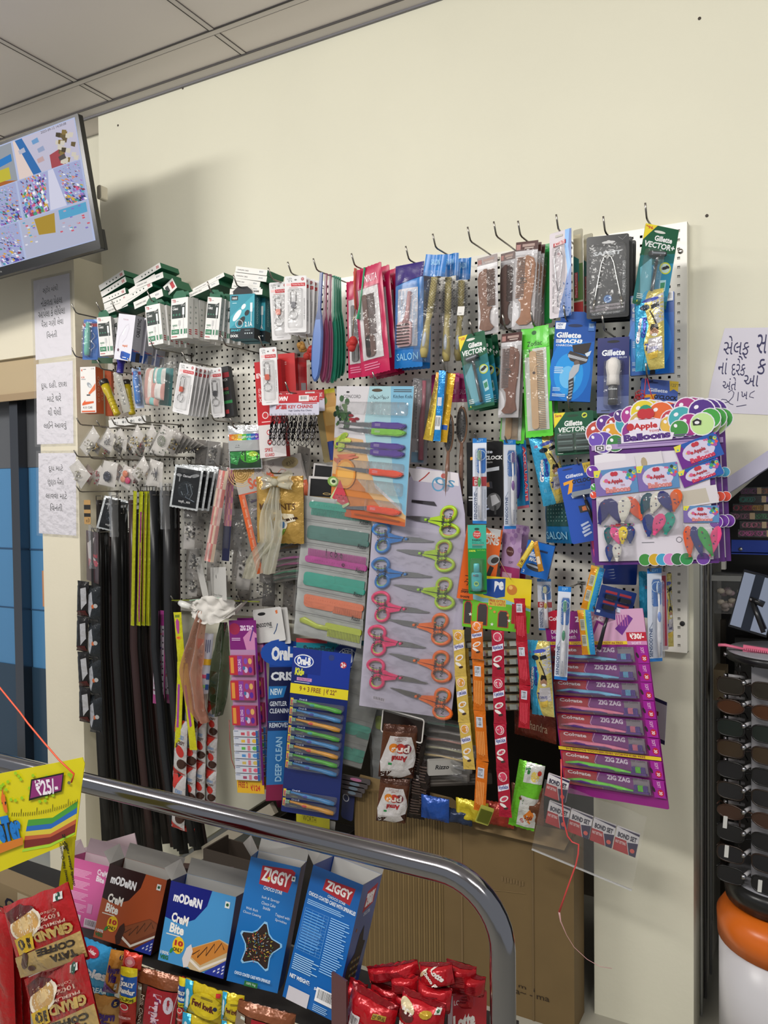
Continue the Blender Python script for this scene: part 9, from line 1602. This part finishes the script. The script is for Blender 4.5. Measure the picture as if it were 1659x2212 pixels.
def glasses(x, y, z, rot, lens, frame, shape, label, n, w=.162):
    mb = MB(); lw = w*.42; lh = .044 if shape else .038
    for s in (-1, 1):
        c = s*(lw/2+.010); q = [(c+lw/2*(1 if abs(cos(t)) > .999 else 1)*(abs(cos(t))**(.6 if shape else 1))*(1 if cos(t) > 0 else -1), -.004-.012*abs(c+lw/2*cos(t))/w, lh/2*(abs(sin(t))**(.6 if shape else 1))*(1 if sin(t) > 0 else -1)-.012) for t in [k*pi/10 for k in range(20)]]
        mb.tube(q, .0022, frame, 6, closed=True); mb.tube([(s*(lw+.012), -.008, .002), (s*(lw+.013), .018, .003), (s*(lw-.002), .024, -.008)], .002, frame, 6)
    mb.tube([(-.012, -.005, -.002), (0, -.008, .001), (.012, -.005, -.002)], .002, frame, 6); m = Matrix.Translation((x, y, z)) @ Matrix.Rotation(rot, 4, 'Z'); o = mb.build('sunglasses', None, m); tag(o, label, 'sunglasses', 'sunglasses on the rotating stand'); mb = MB()
    for s in (-1, 1): c = s*(lw/2+.010); q = [(c+lw/2*.95*(abs(cos(t))**(.6 if shape else 1))*(1 if cos(t) > 0 else -1), -.005-.012*abs(c+lw/2*cos(t))/w, lh/2*.95*(abs(sin(t))**(.6 if shape else 1))*(1 if sin(t) > 0 else -1)-.012) for t in [k*pi/10 for k in range(20)]]; mb.add(q, [tuple(range(20))], lens, True)
    mb.build('lens', o)
    mb = MB(); mb.tube([(0, .01, .006), (0, -.035, .009)], .005, 'b4b2b4:g', 10); mb.lathe([(.0062, 0), (.0062, .012), (.003, .014)], 'a8a8a8:m', 12, Matrix.Translation((0, -.034, .009)), (0, 0, 0), 'y') if 0 else mb.tube([(0, -.033, .009), (0, -.044, .0095)], .006, 'a8a8ac:m', 10); mb.build('support_peg', o)
GL = ['dark brown wayfarer', 'round brown gradient', 'black green tinted square', 'brown amber', 'black dark lens', 'black smoke', 'tortoise brown', 'black glossy', 'black wide', 'black narrow']
for i in range(10):
    z = P(1613, 1482+46.5*i, .08).z; x = P(1613, 1480, .06).x
    lens = ['2c2820:g', '4a2c18:g', '1c2420:g', '3a2c1c:g', '15151a:g', '1a1a1e:g', '3c2418:g', '121216:g', '16161c:g', '141418:g'][i]
    glasses(x+.004, cy-s-.035, z, radians(-14), lens, ['2a2018:g', '3a2418:g', '161616:g', '2a1c14:g', '101010:g'][i % 5], i not in (1, 6), GL[i]+' sunglasses on the front of the stand, %s from the top' % BN[i], i)
for i in range(9):
    z = P(1560, 1425+46*i, 0).z; glasses(cx-s-.03, cy-.02, z, radians(-80), '1c1c22:g', ['141414:g', '2a1c18:g', '101014:g'][i % 3], i % 2, ['dark', 'brown', 'black'][i % 3]+' sunglasses on the left side of the stand, %s from the top' % BN[i], i)
for i, (px, py) in enumerate(((1563, 1762), (1566, 1825), (1638, 1900))): card('price_tag', 'small white price tag on dark sunglasses, %s of three' % ['top', 'middle', 'lowest'][i], 'price tag', (px, py), (px+9, py+2), (px-2, py+26), .14, None, 'c8c8c4', .0005, .001)
# pink comb on top of the stand
a, b = P(1552, 1390, .0), P(1672, 1404, .0); mb = MB(); L = (b-a).length; mb.tube([(0, 0, 0), (L*.12, 0, .003), (L*.5, 0, 0)], [.009, .0085, .007], 'd8708c:g', 10, flat=.5); mb.box(L*.45, -.004, -.006, L*1.3, .004, .012, 'd8708c:g')
for k in range(22): mb.box(L*(.5+.035*k), -.018, .002, L*(.515+.035*k), -.004, .006, 'e0809a:g')
o = mb.build('pink_comb', None, Matrix.Translation((a.x, cy-.06, zt+.012)) @ Matrix.Rotation(radians(5), 4, 'Y')); tag(o, 'pink plastic comb lying on top of the sunglasses stand', 'comb')
carton('brown_box', 'small brown box behind the left side of the sunglasses stand', 'box', (1541, 1446), (1566, 1450), (1541, 1512), -.35, .1, None, '7a6a50', '6a5a42', yaw=0)
# cooler
zc = P(1690, 1935, -.06).z-FZ; zb -= FZ; mb = MB(); R1 = R0*1.28; mb.tube([(0, 0, 0), (0, 0, zc-.11)], R1, 'd0ced2:g', 44); o = mb.build('water_cooler'); o.location = (cx+.02, cy, FZ); tag(o, 'white drum with orange lid under the sunglasses stand', 'drum')
mb = MB(); mb.lathe([(R1+.004, zc-.12), (R1+.006, zc-.06), (R1-.01, zc-.035), (R1*.8, zc-.018)], 'd86a1c:g', 44); mb.build('orange_lid', o)
mb = MB(); mb.lathe([(R1*.2, .0), (R1*.2, .006)], 'd8501c:g', 20, Matrix.Translation((-R1*.5, -R1*.87, .12)) @ Matrix.Rotation(pi+.5, 4, 'Z'), (0, 0, 0), 'y'); mb.build('orange_badge', o)
mb = MB(); mb.box(-.25, .5, 0, 1.2, .55, 1.0, '1e1c1a'); struct(mb.build('wall_closet_lower'))
